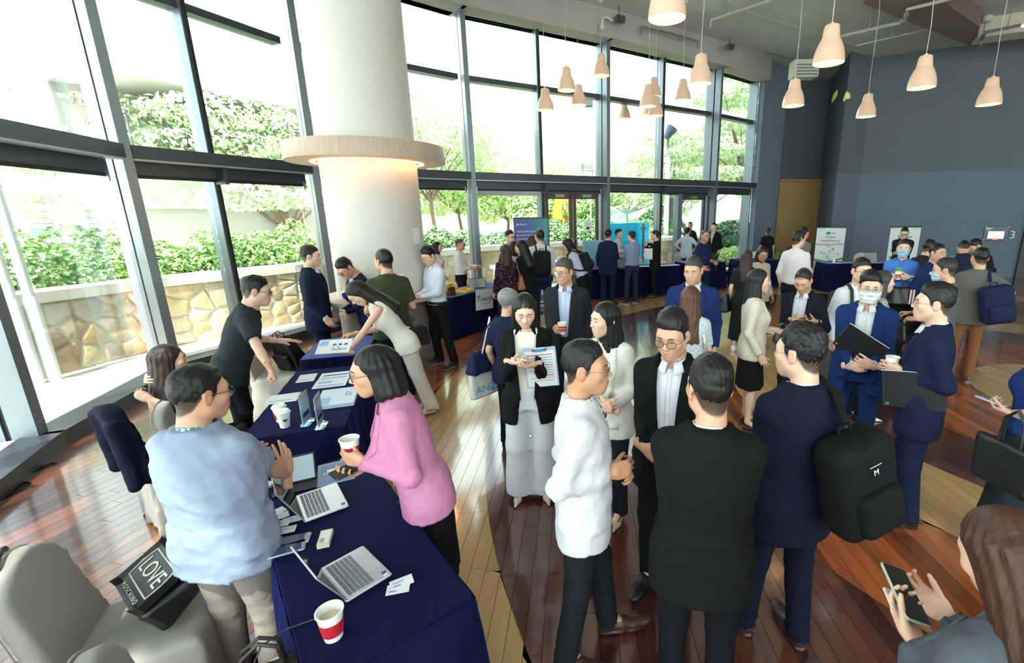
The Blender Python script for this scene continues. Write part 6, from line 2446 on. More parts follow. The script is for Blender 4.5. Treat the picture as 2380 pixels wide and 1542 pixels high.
P[8] = person('man in an olive polo seen from behind at the column counter', (890, 578), h=1.79, app=8, near=2, skin=SK, hair=('short', BLACKH), seed=1, hd=(28, 4, 0),
              shirt=dict(c=(62, 68, 46), collar=True, sleeve='short', tuck=False, m='knit'), bottom=TR((24, 25, 28)), shoes=('sneaker', (214, 208, 198), (226, 222, 214)),
              R=dict(w=(.20, .22, 1.0), pose='relax', p=(-1, 0, 0)), L=dict(w=(-.20, .22, 1.0), pose='relax', p=(1, 0, 0)))
P[9] = person('slim man in a white shirt looking down at his phone beside the column', (988, 573), h=1.74, app=118, near=2, skin=SKL, hair=('spiky', BLACKH), seed=1, hd=(10, 26, 0), glasses=('thin', (170, 170, 170)),
              shirt=dict(c=(206, 214, 228), collar=True, placket=True), bottom=TR((22, 22, 25)), belt=LEATHER_BLACK, shoes=('sneaker', (26, 26, 28), (222, 218, 208)), feet=[(.10, -.02, -8), (-.24, -.06, 14)],
              R=dict(px=(968, 690), fw=.30, pose='phone', p=(-.3, 0, 1), f=(-.6, .8, .1)), L=dict(px=(975, 692), fw=.31, pose='phone', p=(.3, 0, 1), f=(.5, .85, 0)))
# --- behind the column
P[10] = person('long haired woman in a white T-shirt behind the gift table', (1014, 560), h=1.58, app=-105, fem=True, near=3, skin=SKL, hair=('mid', BLACKH), seed=1, shirt=dict(c=(214, 212, 206), sleeve='short', tuck=False), bottom=TR((40, 42, 50)), shoes=('sneaker', WHT, WHT))
P[11] = person('older man in a white shirt pointing across the gift table', (1068, 555), h=1.65, app=-100, near=2, skin=(200, 150, 124), hair=('thin', (74, 64, 58)), seed=1, hd=(-4, 6, 0), glasses=('rect', (40, 36, 34)), gir=1.04,
               shirt=dict(c=(222, 220, 218), collar=True, placket=True), bottom=TR((28, 28, 32)), belt=LEATHER_BLACK, R=dict(px=(1096, 624), lx=.06, pose='point', p=(-.8, 0, -.5), f=(-.2, 1, .1)), L=dict(w=(-.06, .36, 1.10), pose='hold', p=(.6, 0, -.6), f=(.4, .9, 0)))
P[12] = person('woman in a dark floral dress with a brown handbag, seen from behind', (1174, 566), h=1.66, app=14, fem=True, near=2, skin=SKL, hair=('mid', (52, 34, 28)), seed=2, hd=(20, 0, 0), shirt=dict(c=(34, 22, 40), tuck=False, hem=-.1, sleeve='long'), bottom=dict(kind='skirt', c=(34, 22, 40), len=.35, name='dress_skirt'), shoes=('flat', BLK), R=dict(w=(.12, .28, 1.1), pose='phone', p=(0, 0, 1)))
P[13] = person('man with glasses facing the group by the purple banner', (1183, 535), h=1.8, app=-135, near=3, skin=SKL, hair=('side', (30, 24, 20)), seed=0, glasses=('rect', (30, 28, 28)), shirt=dict(c=(36, 38, 44), tuck=False), bottom=TR((30, 30, 36)))
P[14] = person('woman with black hair in a long black cardigan looking down', (1207, 556), h=1.71, app=50, fem=True, near=2, skin=SKL, hair=('long', BLACKH), seed=0, hd=(14, 18, 0), shirt=dict(c=(26, 26, 28)), jacket=dict(c=(22, 24, 26), m='knit', hem=-.24, lapel=False, jcollar=False, pockets=False, wb=.5), bottom=TR((22, 22, 25)), shoes=('flat', BLK), L=dict(w=(-.06, .3, 1.1), pose='phone', p=(0, 0, 1)))
P[58] = person('dark haired woman in a pale blouse half hidden behind the floral dress', (1172, 556), pos=(-1.40, 8.75), h=1.66, app=-120, fem=True, near=3, skin=SKL, hair=('mid', BLACKH), seed=1, shirt=dict(c=(206, 198, 194), tuck=False), bottom=TR((40, 40, 46)), shoes=('flat', BLK))
P[15] = person('man in a white shirt with a large black backpack, seen from behind', (1254, 532), h=1.85, app=4, near=2, gir=1.14, skin=SK, hair=('short', BLACKH), seed=2, hd=(22, 4, 0), shirt=dict(c=(206, 204, 206), collar=True, tuck=True), bottom=TR((26, 34, 58), m='cotton'), R=dict(w=(.16, .28, 1.1), p=(-1, 0, 0)), L=dict(w=(-.16, .28, 1.1), p=(1, 0, 0)))
P[16] = person('brown haired woman half hidden behind the man with the black backpack', (1237, 545), h=1.7, app=-60, fem=True, near=3, skin=SKL, hair=('mid', (60, 38, 30)), seed=1, shirt=dict(c=(190, 180, 172), tuck=False), bottom=TR((40, 40, 44)), shoes=('flat', BLK))
P[17] = person('woman with a black bob leaning over the table with a dark backpack', (1313, 554), h=1.73, app=72, fem=True, near=2, lean=24, skin=SKL, hair=('bob', BLACKH), seed=2, hd=(4, 4, 0), shirt=dict(c=(190, 190, 216), m='knit'), bottom=dict(kind='skirt', c=(20, 20, 24), len=.30), shoes=('flat', BLK), L=dict(w=(-.1, .5, .95), p=(0, 0, -1)), R=dict(w=(.1, .5, .95), p=(0, 0, -1)))
# --- centre
P[18] = person('grey haired man in a charcoal suit with glasses holding a paper cup', (1312, 600), h=1.72, app=172, near=1, skin=(202, 152, 124), hair=('side', (62, 58, 55)), seed=2, hd=(-28, 4, 0), glasses=('round', (70, 62, 50)), shirt=dict(c=(190, 200, 226), collar=True, placket=True), jacket=dict(c=(34, 37, 41), open=.035, wb=.06), bottom=TR((28, 30, 34)), gir=1.10,
               R=dict(px=(1290, 764), fw=.28, pose='cup', p=(-.95, .1, 0), f=(-.35, .9, .1)))
P[19] = person('woman with short grey hair in a navy T-shirt carrying two bags', (1180, 669), h=1.53, app=-30, fem=True, near=1, skin=(206, 156, 130), hair=('shortf', (128, 128, 128)), seed=0, hd=(-24, 4, 0), shirt=dict(c=(22, 30, 56), sleeve='short', tuck=False, m='knit'), bottom=TR((20, 20, 23), fit=.88), shoes=('oxford', BLK), R=dict(w=(.10, .28, 1.08), p=(-.6, 0, 1)))
P[20] = person('woman in a black blazer and wide white trousers typing on her phone', (1218, 682), h=1.64, app=176, fem=True, near=1, skin=SKL, hair=('long', (28, 22, 22)), seed=1, hd=(6, 24, 0), shirt=dict(c=(226, 220, 206), hem=-.03, name='waistcoat', round=False), jacket=dict(c=(20, 20, 22), open=.055, wb=.02, hem=-.20, hw=.085), bottom=TR((208, 208, 212), wide=.052, m='cotton', fit=1.05), shoes=('pointed', (196, 178, 156)),
               R=dict(px=(1190, 842), fw=.27, pose='phone', p=(-.5, 0, .8), f=(-.75, .65, .05)), L=dict(px=(1240, 848), fw=.27, pose='phone', p=(.5, 0, .8), f=(.7, .7, .05)))
P[21] = person('woman in a white blazer with long black hair looking to the left', (1408, 697), h=1.61, app=152, fem=True, near=1, skin=SKL, hair=('long', BLACKH), seed=2, hd=(-30, 4, 0), shirt=dict(c=(226, 206, 200), round=False), jacket=dict(c=(216, 212, 204), open=.05, wb=.04, hem=-.16), bottom=TR((30, 31, 36)), shoes=('heel', (200, 160, 130)),
               R=dict(px=(1402, 948), fw=.25, pose='fist', p=(-.2, -1, 0), f=(-.8, .3, .3)), L=dict(px=(1418, 952), fw=.24, pose='hold', p=(.2, -1, 0), f=(.8, .2, .2)))
P[22] = person('man in an untucked white shirt in profile with his hands clasped', (1352, 788), h=1.64, app=-88, near=1, skin=SKT, hair=('short', BLACKH), seed=0, hd=(-12, 0, 0), glasses=('thin', (120, 120, 120)), shirt=dict(c=(202, 201, 207), collar=True, tuck=False, hem=-.15, placket=True, wr=.0062), bottom=TR((26, 28, 34)), shoes=('oxford', (66, 38, 24)),
               R=dict(px=(1420, 1100), lx=.10, pose='hold', p=(-.9, .1, -.2), f=(-.25, .95, .1)), L=dict(px=(1418, 1080), lx=-.03, pose='hold', p=(.8, 0, -.5), f=(.4, .9, -.1)), feet=[(.11, -.10, -12), (-.10, .14, 6)])
P[23] = person('man with round glasses in a black suit facing the camera', (1562, 720), h=1.69, app=168, near=1, skin=(204, 156, 130), hair=('side', (24, 22, 22)), seed=1, hd=(-8, 14, 0), glasses=('round', (36, 34, 34)), shirt=dict(c=(220, 220, 228), collar=True, placket=True), jacket=dict(c=(17, 18, 20), open=.035, wb=.04), bottom=TR((18, 18, 20)),
               R=dict(w=(.08, .24, 1.02), pose='hold', p=(-.4, -1, 0), f=(-.8, .4, -.2)), L=dict(w=(-.16, .2, .98), p=(1, 0, 0)))
P[24] = person('broad man in a black suit standing with his back to the camera', (1656, 829), h=1.65, app=4, near=1, gir=1.04, skin=SK, hair=('side', BLACKH), seed=0, hd=(22, 2, 0), shirt=dict(c=WHT, collar=True), jacket=dict(c=(19, 19, 21)), bottom=TR((18, 19, 23)), R=dict(w=(.04, .27, 1.10), p=(0, 0, -1), f=(-1, .2, .1)), L=dict(w=(-.02, .30, 1.06), p=(0, 0, -1), f=(1, .2, .1)))
P[25] = person('man in a dark navy suit with a black backpack and a magazine', (1872, 752), h=1.69, app=40, near=1, skin=SKL, hair=('spiky', (24, 22, 22)), seed=1, hd=(24, 2, 0), glasses=('thin', (110, 110, 110)), shirt=dict(c=WHT, collar=True), jacket=dict(c=(18, 23, 42)), bottom=TR((18, 22, 38)), shoes=('oxford', (60, 40, 36)), feet=[(.12, -.02, -8), (-.11, .12, 8)],
               L=dict(px=(1772, 1125), fw=.32, pose='hold', p=(.9, .2, 0), f=(.1, .4, .9), e=(-.8, -.2, -.8)), R=dict(px=(1812, 985), fw=.30, pose='hold', p=(-.5, -.8, 0), f=(-.5, .2, .8)))
P[26] = person('smiling man in a royal blue suit facing the brown haired woman', (1612, 594), h=1.76, app=178, near=1, gir=1.15, skin=(208, 158, 130), hair=('short', (54, 50, 48)), seed=1, hd=(-14, 12, 0), shirt=dict(c=WHT, collar=True), jacket=dict(c=(26, 44, 92)), bottom=TR((26, 40, 82)))
P[27] = person('woman with long brown hair in a white tweed jacket, seen from behind', (1606, 661), h=1.57, app=6, fem=True, near=1, skin=SKL, hair=('long', (88, 56, 38)), seed=1, hd=(-6, 4, 0), shirt=dict(c=(206, 212, 216), sleeve='short', tuck=False, m='knit', loose=.02), bottom=dict(kind='skirt', c=(206, 212, 216), len=.45, m='knit'), shoes=('heel', (220, 200, 180)), R=dict(w=(.16, .3, 1.04), pose='phone', p=(-.4, 0, 1)))
# --- far tables by the glass
P[28] = person('man in a navy suit with his back turned at the far table', (1413, 531), h=1.78, app=-14, near=2, skin=SK, hair=('short', BLACKH), seed=0, shirt=WS, jacket=dict(c=(24, 32, 56)), bottom=TR((24, 30, 48)), R=dict(w=(.14, .3, 1.08), p=(-1, 0, 0)))
P[29] = person('young man with curly black hair in a pale shirt behind the far table', (1437, 532), h=1.685, app=-112, near=3, skin=SKL, hair=('curly', BLACKH), seed=0, shirt=dict(c=(206, 200, 200), collar=True), bottom=TR((40, 40, 46)), R=dict(w=(.1, .32, 1.15), p=(0, 0, -1)))
P[30] = person('man in a grey blue shirt with crossed arms and black trainers', (1469, 536), h=1.72, app=32, near=2, skin=SKL, hair=('short', BLACKH), seed=1, hd=(16, 2, 0), glasses=('rect', (40, 40, 44)), shirt=dict(c=(128, 140, 172), collar=True), bottom=TR((36, 40, 56), m='cotton', fit=.9), shoes=('sneaker', (30, 30, 32), (226, 226, 222)), feet=[(.13, .0, -10), (-.14, .0, 30)], R=dict(w=(.02, .24, 1.1), p=(0, -1, 0), f=(-1, .2, .2)), L=dict(w=(0, .26, 1.07), p=(0, -1, 0), f=(1, .2, .2)))
P[31] = person('brown haired woman almost hidden behind the man with crossed arms', (1476, 530), h=1.64, app=150, fem=True, near=3, skin=SKL, hair=('long', (70, 46, 36)), seed=1, shirt=dict(c=(30, 30, 34), sleeve='none', tuck=False), bottom=TR((30, 30, 34)), shoes=('flat', BLK), L=dict(w=(-.25, .35, 1.1), pose='flat', p=(0, 0, 1)))
P[32] = person('young man in a black suit in profile holding a white paper', (1524, 535), h=1.69, app=88, near=2, skin=SKL, hair=('fringe', BLACKH), seed=2, shirt=WS, jacket=dict(c=(24, 24, 27), cuff=WHT), bottom=TR((23, 23, 26)), R=dict(w=(.02, .24, 1.38), pose='fist', p=(0, -1, 0), f=(-.2, -.3, 1), e=(.4, .5, -1)), L=dict(w=(-.04, .27, 1.08), p=(0, -1, 0), f=(.9, .3, 0)))
P[33] = person('man in a pale grey T-shirt with his hands on his hips', (1598, 528), h=1.67, app=-22, near=3, skin=SKL, hair=('short', BLACKH), seed=2, shirt=dict(c=(178, 196, 210), sleeve='short', tuck=False), bottom=TR((40, 46, 60)), R=dict(w=(.19, .06, 1.0), e=(1, -.4, 0)), L=dict(w=(-.19, .06, 1.0), e=(-1, -.4, 0)))
P[34] = person('man in a black top with glasses behind the pale grey T-shirt', (1605, 515), h=1.78, app=168, near=3, skin=SK, hair=('short', BLACKH), seed=0, glasses=('rect', (30, 30, 30)), shirt=dict(c=(22, 22, 25), sleeve='elbow', tuck=False), bottom=TR((28, 28, 32)))
P[35] = person('balding man in a navy T-shirt holding a small camera', (1638, 534), h=1.77, app=-128, near=2, skin=SKT, hair=('crop', (70, 66, 62)), seed=0, hd=(-14, 0, 0), glasses=('rect', (30, 30, 32)), shirt=dict(c=(22, 34, 72), sleeve='short', tuck=False), bottom=TR((24, 34, 58), m='cotton'), L=dict(w=(-.04, .28, 1.06), pose='hold', p=(.6, 0, -.7), f=(.5, .8, .1)), R=dict(w=(.26, .2, .98), pose='relax'))
P[36] = person('man in a black suit facing the room before the last window', (1660, 517), h=1.78, app=158, near=3, skin=SKL, hair=('short', BLACKH), seed=1, shirt=WS, jacket=SUIT((25, 26, 30)), bottom=TR((24, 25, 29)))
P[37] = person('woman in a black T-shirt with a long brown ponytail, seen from behind', (1786, 528), h=1.63, app=3, fem=True, near=3, skin=SKL, hair=('tail', (60, 40, 32)), seed=1, shirt=dict(c=(22, 22, 24), sleeve='short', tuck=False), bottom=TR((22, 22, 25)), shoes=('flat', BLK))
P[38] = person('woman with straight brown hair in a long black dress carrying a black handbag', (1737, 578), h=1.6, app=-6, fem=True, near=2, skin=SKL, hair=('long', (54, 38, 32)), seed=0, shirt=dict(c=(24, 25, 27), sleeve='short', tuck=False, hem=-.1), bottom=dict(kind='longskirt', c=(26, 27, 30), len=.20, flarew=.03), shoes=('sneaker', (224, 222, 216), (232, 230, 226)))
P[39] = person('woman with wavy dark hair and glasses looking down', (1775, 572), h=1.62, app=-152, fem=True, near=2, skin=(176, 124, 96), hair=('mid', (40, 28, 24)), seed=2, hd=(-6, 22, 0), glasses=('rect', (190, 180, 150)), shirt=dict(c=(170, 156, 140), tuck=False), bottom=TR((40, 38, 38)), shoes=('flat', BLK))
P[40] = person('man with dark curls in a white shirt, seen from behind by the first banner', (1857, 537), h=1.82, app=-24, near=2, skin=SKL, hair=('curly', (34, 26, 22)), seed=1, hd=(-20, 2, 0), shirt=dict(c=(222, 212, 214), collar=True), bottom=TR((24, 28, 40)), R=dict(w=(.12, .3, 1.08), p=(-1, 0, 0)))
P[41] = person('person in grey with a black bag behind the curly haired man', (1869, 528), h=1.78, app=-40, near=3, skin=SK, hair=('short', BLACKH), seed=2, shirt=dict(c=(110, 108, 108), tuck=False), bottom=TR((34, 34, 38)))
# --- right half
P[42] = person('woman in a cream jacket and black skirt smiling towards the right', (1762, 622), h=1.63, app=-82, fem=True, near=1, skin=SKL, hair=('mid', (30, 26, 26)), seed=2, hd=(-4, 0, 0), shirt=dict(c=(26, 25, 27), round=False), jacket=dict(c=(214, 204, 182), open=.05, wb=.04, hem=-.10, vent=False), bottom=dict(kind='skirt', c=(22, 22, 24), len=.46), shoes=('heel', (34, 30, 30)), L=dict(w=(-.05, .28, 1.05), p=(1, 0, 0)))
P[43] = person('man in a dark suit bent over his phone between the jackets', (1866, 627), h=1.625, app=168, near=1, skin=(206, 156, 126), hair=('thin', (34, 30, 30)), seed=0, hd=(-4, 30, 0), shirt=dict(c=WHT, collar=True, placket=True), jacket=dict(c=(24, 27, 40), open=.06, wb=.02), bottom=TR((30, 32, 40)), R=dict(px=(1845, 744), fw=.29, pose='phone', p=(-.4, 0, 1), f=(-.7, .7, .1)), L=dict(px=(1893, 748), fw=.29, pose='phone', p=(.4, 0, 1), f=(.6, .8, .1)))
P[44] = person('man in a blue suit and white face mask hugging a dark folder', (2028, 629), h=1.69, app=176, near=1, gir=1.08, skin=SKL, hair=('side', BLACKH), seed=2, hd=(10, 4, 0), glasses=('thin', (150, 150, 150)), mask=(226, 228, 230), shirt=WS, jacket=dict(c=(24, 46, 96), open=.05, wb=.02, cuff=WHT), bottom=TR((26, 46, 90)), belt=(40, 28, 24),
               R=dict(px=(1978, 852), fw=.27, pose='hold', p=(-.2, -1, 0), f=(-.85, .2, .1)), L=dict(px=(2028, 850), fw=.28, pose='hold', p=(.2, -1, .1), f=(.85, .2, .1)))
P[45] = person('man in a navy suit in profile holding a cup and a black folder', (2186, 658), h=1.7, app=92, near=1, skin=SKL, hair=('side', BLACKH), seed=0, hd=(6, 0, 0), glasses=('thin', (60, 60, 60)), shirt=dict(c=WHT, collar=True), jacket=dict(c=(24, 31, 56)), bottom=TR((22, 30, 54)), shoes=('oxford', (18, 17, 17)),
               L=dict(px=(2096, 868), lx=-.10, pose='cup', p=(.9, .1, .1), f=(.3, .9, .15)), R=dict(px=(2084, 852), lx=.06, pose='hold', p=(-.9, 0, .1), f=(-.4, .9, .1)), feet=[(.11, .05, -10), (-.11, -.04, 10)])
P[46] = person('man with glasses in a white shirt and green backpack behind the masked man', (2004, 598), h=1.70, app=-150, near=2, skin=SKL, hair=('fringe', BLACKH), seed=1, glasses=('rect', (30, 30, 32)), shirt=dict(c=(216, 218, 224), tuck=False), bottom=TR((40, 42, 50)))
P[47] = person('man in a bright blue shirt and face mask carrying a black holdall', (2104, 555), h=1.74, app=176, near=2, skin=SKL, hair=('short', BLACKH), seed=0, hd=(4, 0, 0), mask=(150, 196, 214), shirt=dict(c=(70, 118, 196), collar=True, placket=True, m='cotton'), bottom=TR((26, 26, 30)), belt=LEATHER_BLACK, R=dict(px=(2072, 642), fw=.29, pose='cup', p=(-.9, 0, .1), f=(-.4, .9, 0)), L=dict(px=(2112, 645), fw=.29, pose='hold', p=(.6, -.5, .3), f=(.6, .6, 0)))
P[48] = person('man in a black T-shirt standing before the second banner looking down', (2104, 528), h=1.74, app=178, near=3, skin=SKL, hair=('short', BLACKH), seed=2, hd=(0, 20, 0), glasses=('rect', (40, 40, 40)), shirt=dict(c=(22, 23, 26), sleeve='short', tuck=False), bottom=TR((28, 28, 32)), R=dict(w=(.05, .3, 1.2), pose='phone', p=(0, 0, 1)), L=dict(w=(-.05, .3, 1.2), pose='phone', p=(0, 0, 1)))
P[49] = person('man with glasses in a blue suit behind the grey coat', (2180, 565), h=1.7, app=-128, near=2, skin=SK, hair=('short', (26, 24, 24)), seed=1, glasses=('thin', (60, 60, 60)), shirt=WS, jacket=dict(c=(26, 44, 84)), bottom=TR((26, 40, 76)))
P[50] = person('man in a long grey coat and pale blue mask holding out a black bag', (2202, 598), h=1.68, app=72, near=1, skin=SK, hair=('short', (40, 38, 37)), seed=2, hd=(18, 6, 0), mask=(178, 212, 226), shirt=dict(c=(80, 82, 88), tuck=False), jacket=dict(c=(86, 88, 94), m='cotton', hem=-.34, sleeve='elbow', lapel=False, pockets=False, vent=False, wb=.5), bottom=TR((120, 78, 52)), L=dict(px=(2128, 742), lx=-.12, pose='hold', p=(.3, 0, -1), f=(.1, 1, -.1)), R=dict(px=(2118, 728), lx=.10, pose='hold', p=(-.3, 0, -1), f=(-.1, 1, -.1)))
P[51] = person('man in a grey T-shirt and brown trousers with a navy backpack, seen from behind', (2284, 574), h=1.7, app=16, near=2, gir=1.05, skin=SK, hair=('short', BLACKH), seed=0, hd=(10, 2, 0), shirt=dict(c=(92, 88, 86), sleeve='short', tuck=False), bottom=TR((118, 76, 48), m='cotton'), shoes=('sneaker', (54, 54, 56), (190, 190, 188)), R=dict(w=(.22, .22, 1.12), e=(1, -.5, -.3)), L=dict(w=(-.14, .3, 1.1)))
P[52] = person('person with black hair in front of the second banner', (2164, 556), h=1.70, app=-40, near=3, lean=10, skin=SK, hair=('short', BLACKH), seed=1, shirt=dict(c=(30, 32, 36), sleeve='short', tuck=False), bottom=TR((30, 32, 38)), L=dict(w=(-.2, .3, .95)))
P[53] = person('person with a navy backpack bending over the table by the slate wall', (2240, 562), h=1.72, app=8, near=3, lean=26, skin=SK, hair=('short', BLACKH), seed=0, hd=(0, 20, 0), shirt=dict(c=(112, 128, 146), tuck=False), bottom=TR((70, 84, 108), m='cotton'), R=dict(w=(.15, .5, .9)), L=dict(w=(-.15, .5, .9)))
P[54] = person('person in a black top bending forward by the slate wall', (2260, 557), h=1.69, app=120, near=3, lean=20, skin=SK, hair=('short', BLACKH), seed=1, hd=(0, 20, 0), shirt=dict(c=(26, 26, 30), tuck=False), bottom=TR((28, 28, 34)), L=dict(w=(-.1, .5, .95)), R=dict(w=(.1, .5, .95)))
P[55] = person('brown haired woman in a grey blazer using her phone, lower right corner', (2318, 1162), h=1.55, app=50, fem=True, near=1, skin=SKL, hair=('xlong', (72, 46, 34)), seed=1, hd=(4, 30, 0), shirt=dict(c=(60, 66, 74), round=False), jacket=dict(c=(84, 90, 98), open=.05, wb=.05), bottom=TR((50, 54, 60)), shoes=('flat', BLK),
               L=dict(px=(2128, 1495), lx=-.10, pose='phone', p=(.4, 0, 1), f=(.2, .9, .25), e=(-.5, -.6, -.7)), R=dict(px=(2200, 1432), lx=.12, pose='phone', p=(-.5, 0, .8), f=(-.45, .8, .25)))
P[56] = person('woman at the right edge holding out a phone in a patterned case', (2470, 712), h=1.62, app=72, fem=True, near=1, skin=SKL, hair=('long', BLACKH), seed=0, shirt=dict(c=(26, 52, 110), sleeve='short', tuck=True, m='cotton'), bottom=dict(kind='longskirt', c=(34, 44, 48), len=.25, flarew=.05), shoes=('flat', BLK),
               L=dict(px=(2350, 960), lx=-.16, pose='hold', p=(.2, 0, 1), f=(.1, 1, .05), e=(-.4, -.6, -.7)))
_g = at(2040, 978)
P[57] = person('woman in a long black skirt and white flat shoes hidden behind the masked man', pos=(_g.x - .1, _g.y + .12), h=1.58, app=-70, fem=True, near=2, skin=SKL, hair=('long', (60, 54, 52)), seed=2, shirt=dict(c=(150, 150, 150), tuck=False), bottom=dict(kind='longskirt', c=(24, 24, 27), len=.12, flarew=.06), shoes=('flat', (226, 222, 214)))


def overlay(mat, tex, setup, colour, lo, hi):
	"""printed pattern on a cloth: mixes a second colour where the texture value lies above the threshold"""
	nt = mat.node_tree
	b = nt.nodes['Principled BSDF']
	old = b.inputs['Base Color'].links[0].from_socket
	tc = nt.nodes.new('ShaderNodeTexCoord')
	t = nt.nodes.new(tex)
	for k, v in setup.items():
		t.inputs[k].default_value = v
	nt.links.new(tc.outputs['Object'], t.inputs['Vector'])
	r = nt.nodes.new('ShaderNodeMapRange')
	r.inputs['From Min'].default_value = lo
	r.inputs['From Max'].default_value = hi
	nt.links.new(t.outputs[1 if tex == 'ShaderNodeTexChecker' else 0], r.inputs['Value'])
	m = nt.nodes.new('ShaderNodeMix')
	m.data_type = 'RGBA'
	nt.links.new(r.outputs[0], m.inputs[0])
	nt.links.new(old, m.inputs[6])
	m.inputs[7].default_value = lin(colour)
	nt.links.new(m.outputs[2], b.inputs['Base Color'])


overlay(cloth((34, 22, 40), 'cotton'), 'ShaderNodeTexVoronoi', {'Scale': 34.0}, (186, 112, 128), .30, .22)
overlay(cloth((34, 22, 40), 'wool'), 'ShaderNodeTexVoronoi', {'Scale': 34.0}, (186, 112, 128), .30, .22)
overlay(cloth((206, 212, 216), 'knit'), 'ShaderNodeTexChecker', {'Scale': 46.0}, (160, 178, 190), 0.0, 1.6)
overlay(cloth((70, 150, 160), 'cotton'), 'ShaderNodeTexChecker', {'Scale': 70.0}, (214, 232, 230), 0.0, 1.2)
# ------------------------------------------------------------------ things carried and held
_bp = {}


def world(o, m):
	o.matrix_world = m
	return o


def backpack(label, per, c, off=(0, -.245, .24), tilt=(0, 0, 0), size=1.0, straps=(-1, 1), mark=None, jac=.0, near=2):
	"""backpack worn on a person's back, straps over the shoulders"""
	h = .014 if near == 1 else .019
	if h not in _bp:
		def body(P):
			d = np.maximum(np.maximum(np.abs(P[0]) - f32(.135), np.abs(P[1]) - f32(.075)), np.abs(P[2]) - f32(.215))
			q = (np.maximum(np.abs(P[0]) - f32(.085), 0), np.maximum(np.abs(P[1]) - f32(.030), 0), np.maximum(np.abs(P[2]) - f32(.15), 0))
			d = np.sqrt(q[0] ** 2 + q[1] ** 2 + q[2] ** 2) - f32(.062)
			return d + sines(P, 20, 1, 4) * f32(.004)

		def pocket(P):
			q = (np.maximum(np.abs(P[0]) - f32(.07), 0), np.maximum(np.abs(P[1] + f32(.085)) - f32(.012), 0), np.maximum(np.abs(P[2] + f32(.08)) - f32(.06), 0))
			return np.sqrt(q[0] ** 2 + q[1] ** 2 + q[2] ** 2) - f32(.034) + sines(P, 26, 2, 4) * f32(.003)
		_bp[h] = (sdf_mesh(body, (-.17, -.12, -.24), (.17, .12, .24), h), sdf_mesh(pocket, (-.13, -.15, -.2), (.13, -.02, .05), h))
	m = cloth(c, 'cotton')
	o = tag(empty('backpack'), label, 'backpack', 'backpacks')
	T = per['torso'](off) @ Matrix.Rotation(tilt[2], 4, 'Z') @ Matrix.Rotation(tilt[1], 4, 'Y') @ Matrix.Rotation(tilt[0], 4, 'X')
	world(o, T)
	for nm, (V, Q) in zip(('pack_body', 'front_pocket'), _bp[h]):
		link(nm, np_mesh(nm, V * size, Q, m), o)
	zz = .21 * size
	MB().tube([(-.035, .03, zz - .01), (-.03, .03, zz + .035), (.03, .03, zz + .035), (.035, .03, zz - .01)], .008, 6).build('grab_handle', m, o, True)
	MB().tube([(-.10 * size, -.055, .15 * size), (-.05 * size, -.075, .185 * size), (.05 * size, -.075, .185 * size), (.10 * size, -.055, .15 * size)], .004, 5).build('zip', BLACKP, o, True)
	if mark:
		text(mark, .035, (0, -.098 * size, .09 * size), (PI / 2, 0, 0), PAPER, o, align='CENTER')
		MB().box(-.03, .03, -.099 * size, -.0975 * size, .118 * size, .120 * size).build('mark_line', PAPER, o)
	Ti = T.inverted() @ per['torso']((0, 0, 0))
	j = jac
	for sd in straps:
		pts = [Vector(q) * per['s'] for q in ((sd * .085, -.17 - j, .43), (sd * .088, -.085 - j, .515 + j), (sd * .092, -.01, .545 + j), (sd * .10, .075 + j, .50), (sd * .112, .125 + j, .40), (sd * .128, .13 + j, .30), (sd * .155, .07 + j, .20), (sd * .165 + sd * j, -.04, .13), (sd * .13, -.18, .08))]
		pts = [Ti @ q for q in pts]
		# flat webbing strap
		mb = MB().tube(pts, .017, 8)
		mb.build('shoulder_strap', m, o, True)
	return o


def handbag(label, m, w, d, h, c, kind='leather', handle=.18, strap=None, taper=.82, metal=False, name='handbag'):
	o = tag(empty(name), label, 'bag', 'bags')
	world(o, m)
	mat = cloth(c, kind)

	def fn(P):
		t = np.clip((P[2] + h / 2) / h, 0, 1)
		a = w / 2 * (1 - (1 - taper) * t); b = d / 2 * (1 - .55 * t)
		q = (np.maximum(np.abs(P[0]) - (a - .02), 0), np.maximum(np.abs(P[1]) - np.maximum(b - .02, .002), 0), np.maximum(np.abs(P[2]) - f32(h / 2 - .02), 0))
		return np.sqrt(q[0] ** 2 + q[1] ** 2 + q[2] ** 2) - f32(.02) + sines(P, 22, 1, 4) * f32(.005)
	V, Q = sdf_mesh(fn, (-w / 2 - .03, -d / 2 - .03, -h / 2 - .03), (w / 2 + .03, d / 2 + .03, h / 2 + .03), .016)
	link('bag_body', np_mesh('bag_body', V, Q, mat), o)
	if handle:
		for s_ in (-1, 1):
			MB().tube([(-w * .2, s_ * d * .12, h / 2 - .02), (-w * .17, s_ * d * .1, h / 2 + handle * .7), (0, s_ * d * .08, h / 2 + handle), (w * .17, s_ * d * .1, h / 2 + handle * .7), (w * .2, s_ * d * .12, h / 2 - .02)], .007, 6).build('bag_handle', mat, o, True)
	MB().box(-w * .3, w * .3, -.006, .006, h / 2 - .008, h / 2 + .006).build('zip', BLACKP, o)
	if strap:
		mi = m.inverted()
		pts = [mi @ Vector(q) for q in strap]
		MB().tube(pts, .008, 6).build('shoulder_strap', M('pale chain', (200, 180, 140), .3, .8) if metal else mat, o, True)
	return o


def held(per, sd, off):
	return (per['hand'](sd) @ Vector(off))


UP = lambda v, rz=0: Matrix.Translation(v) @ Matrix.Rotation(rz, 4, 'Z')


def cup_in(label, per, sd, **k):
	v = held(per, sd, (0, .085, -.052))
	return cup(label, UP(v - Vector((0, 0, .042))), **k)


def phone_in(label, per, sd, off=(0, .01, -.022), **k):
	return phone(label, per['hand'](sd) @ Matrix.Translation(off) @ Matrix.Rotation(PI, 4, 'Y'), **k)


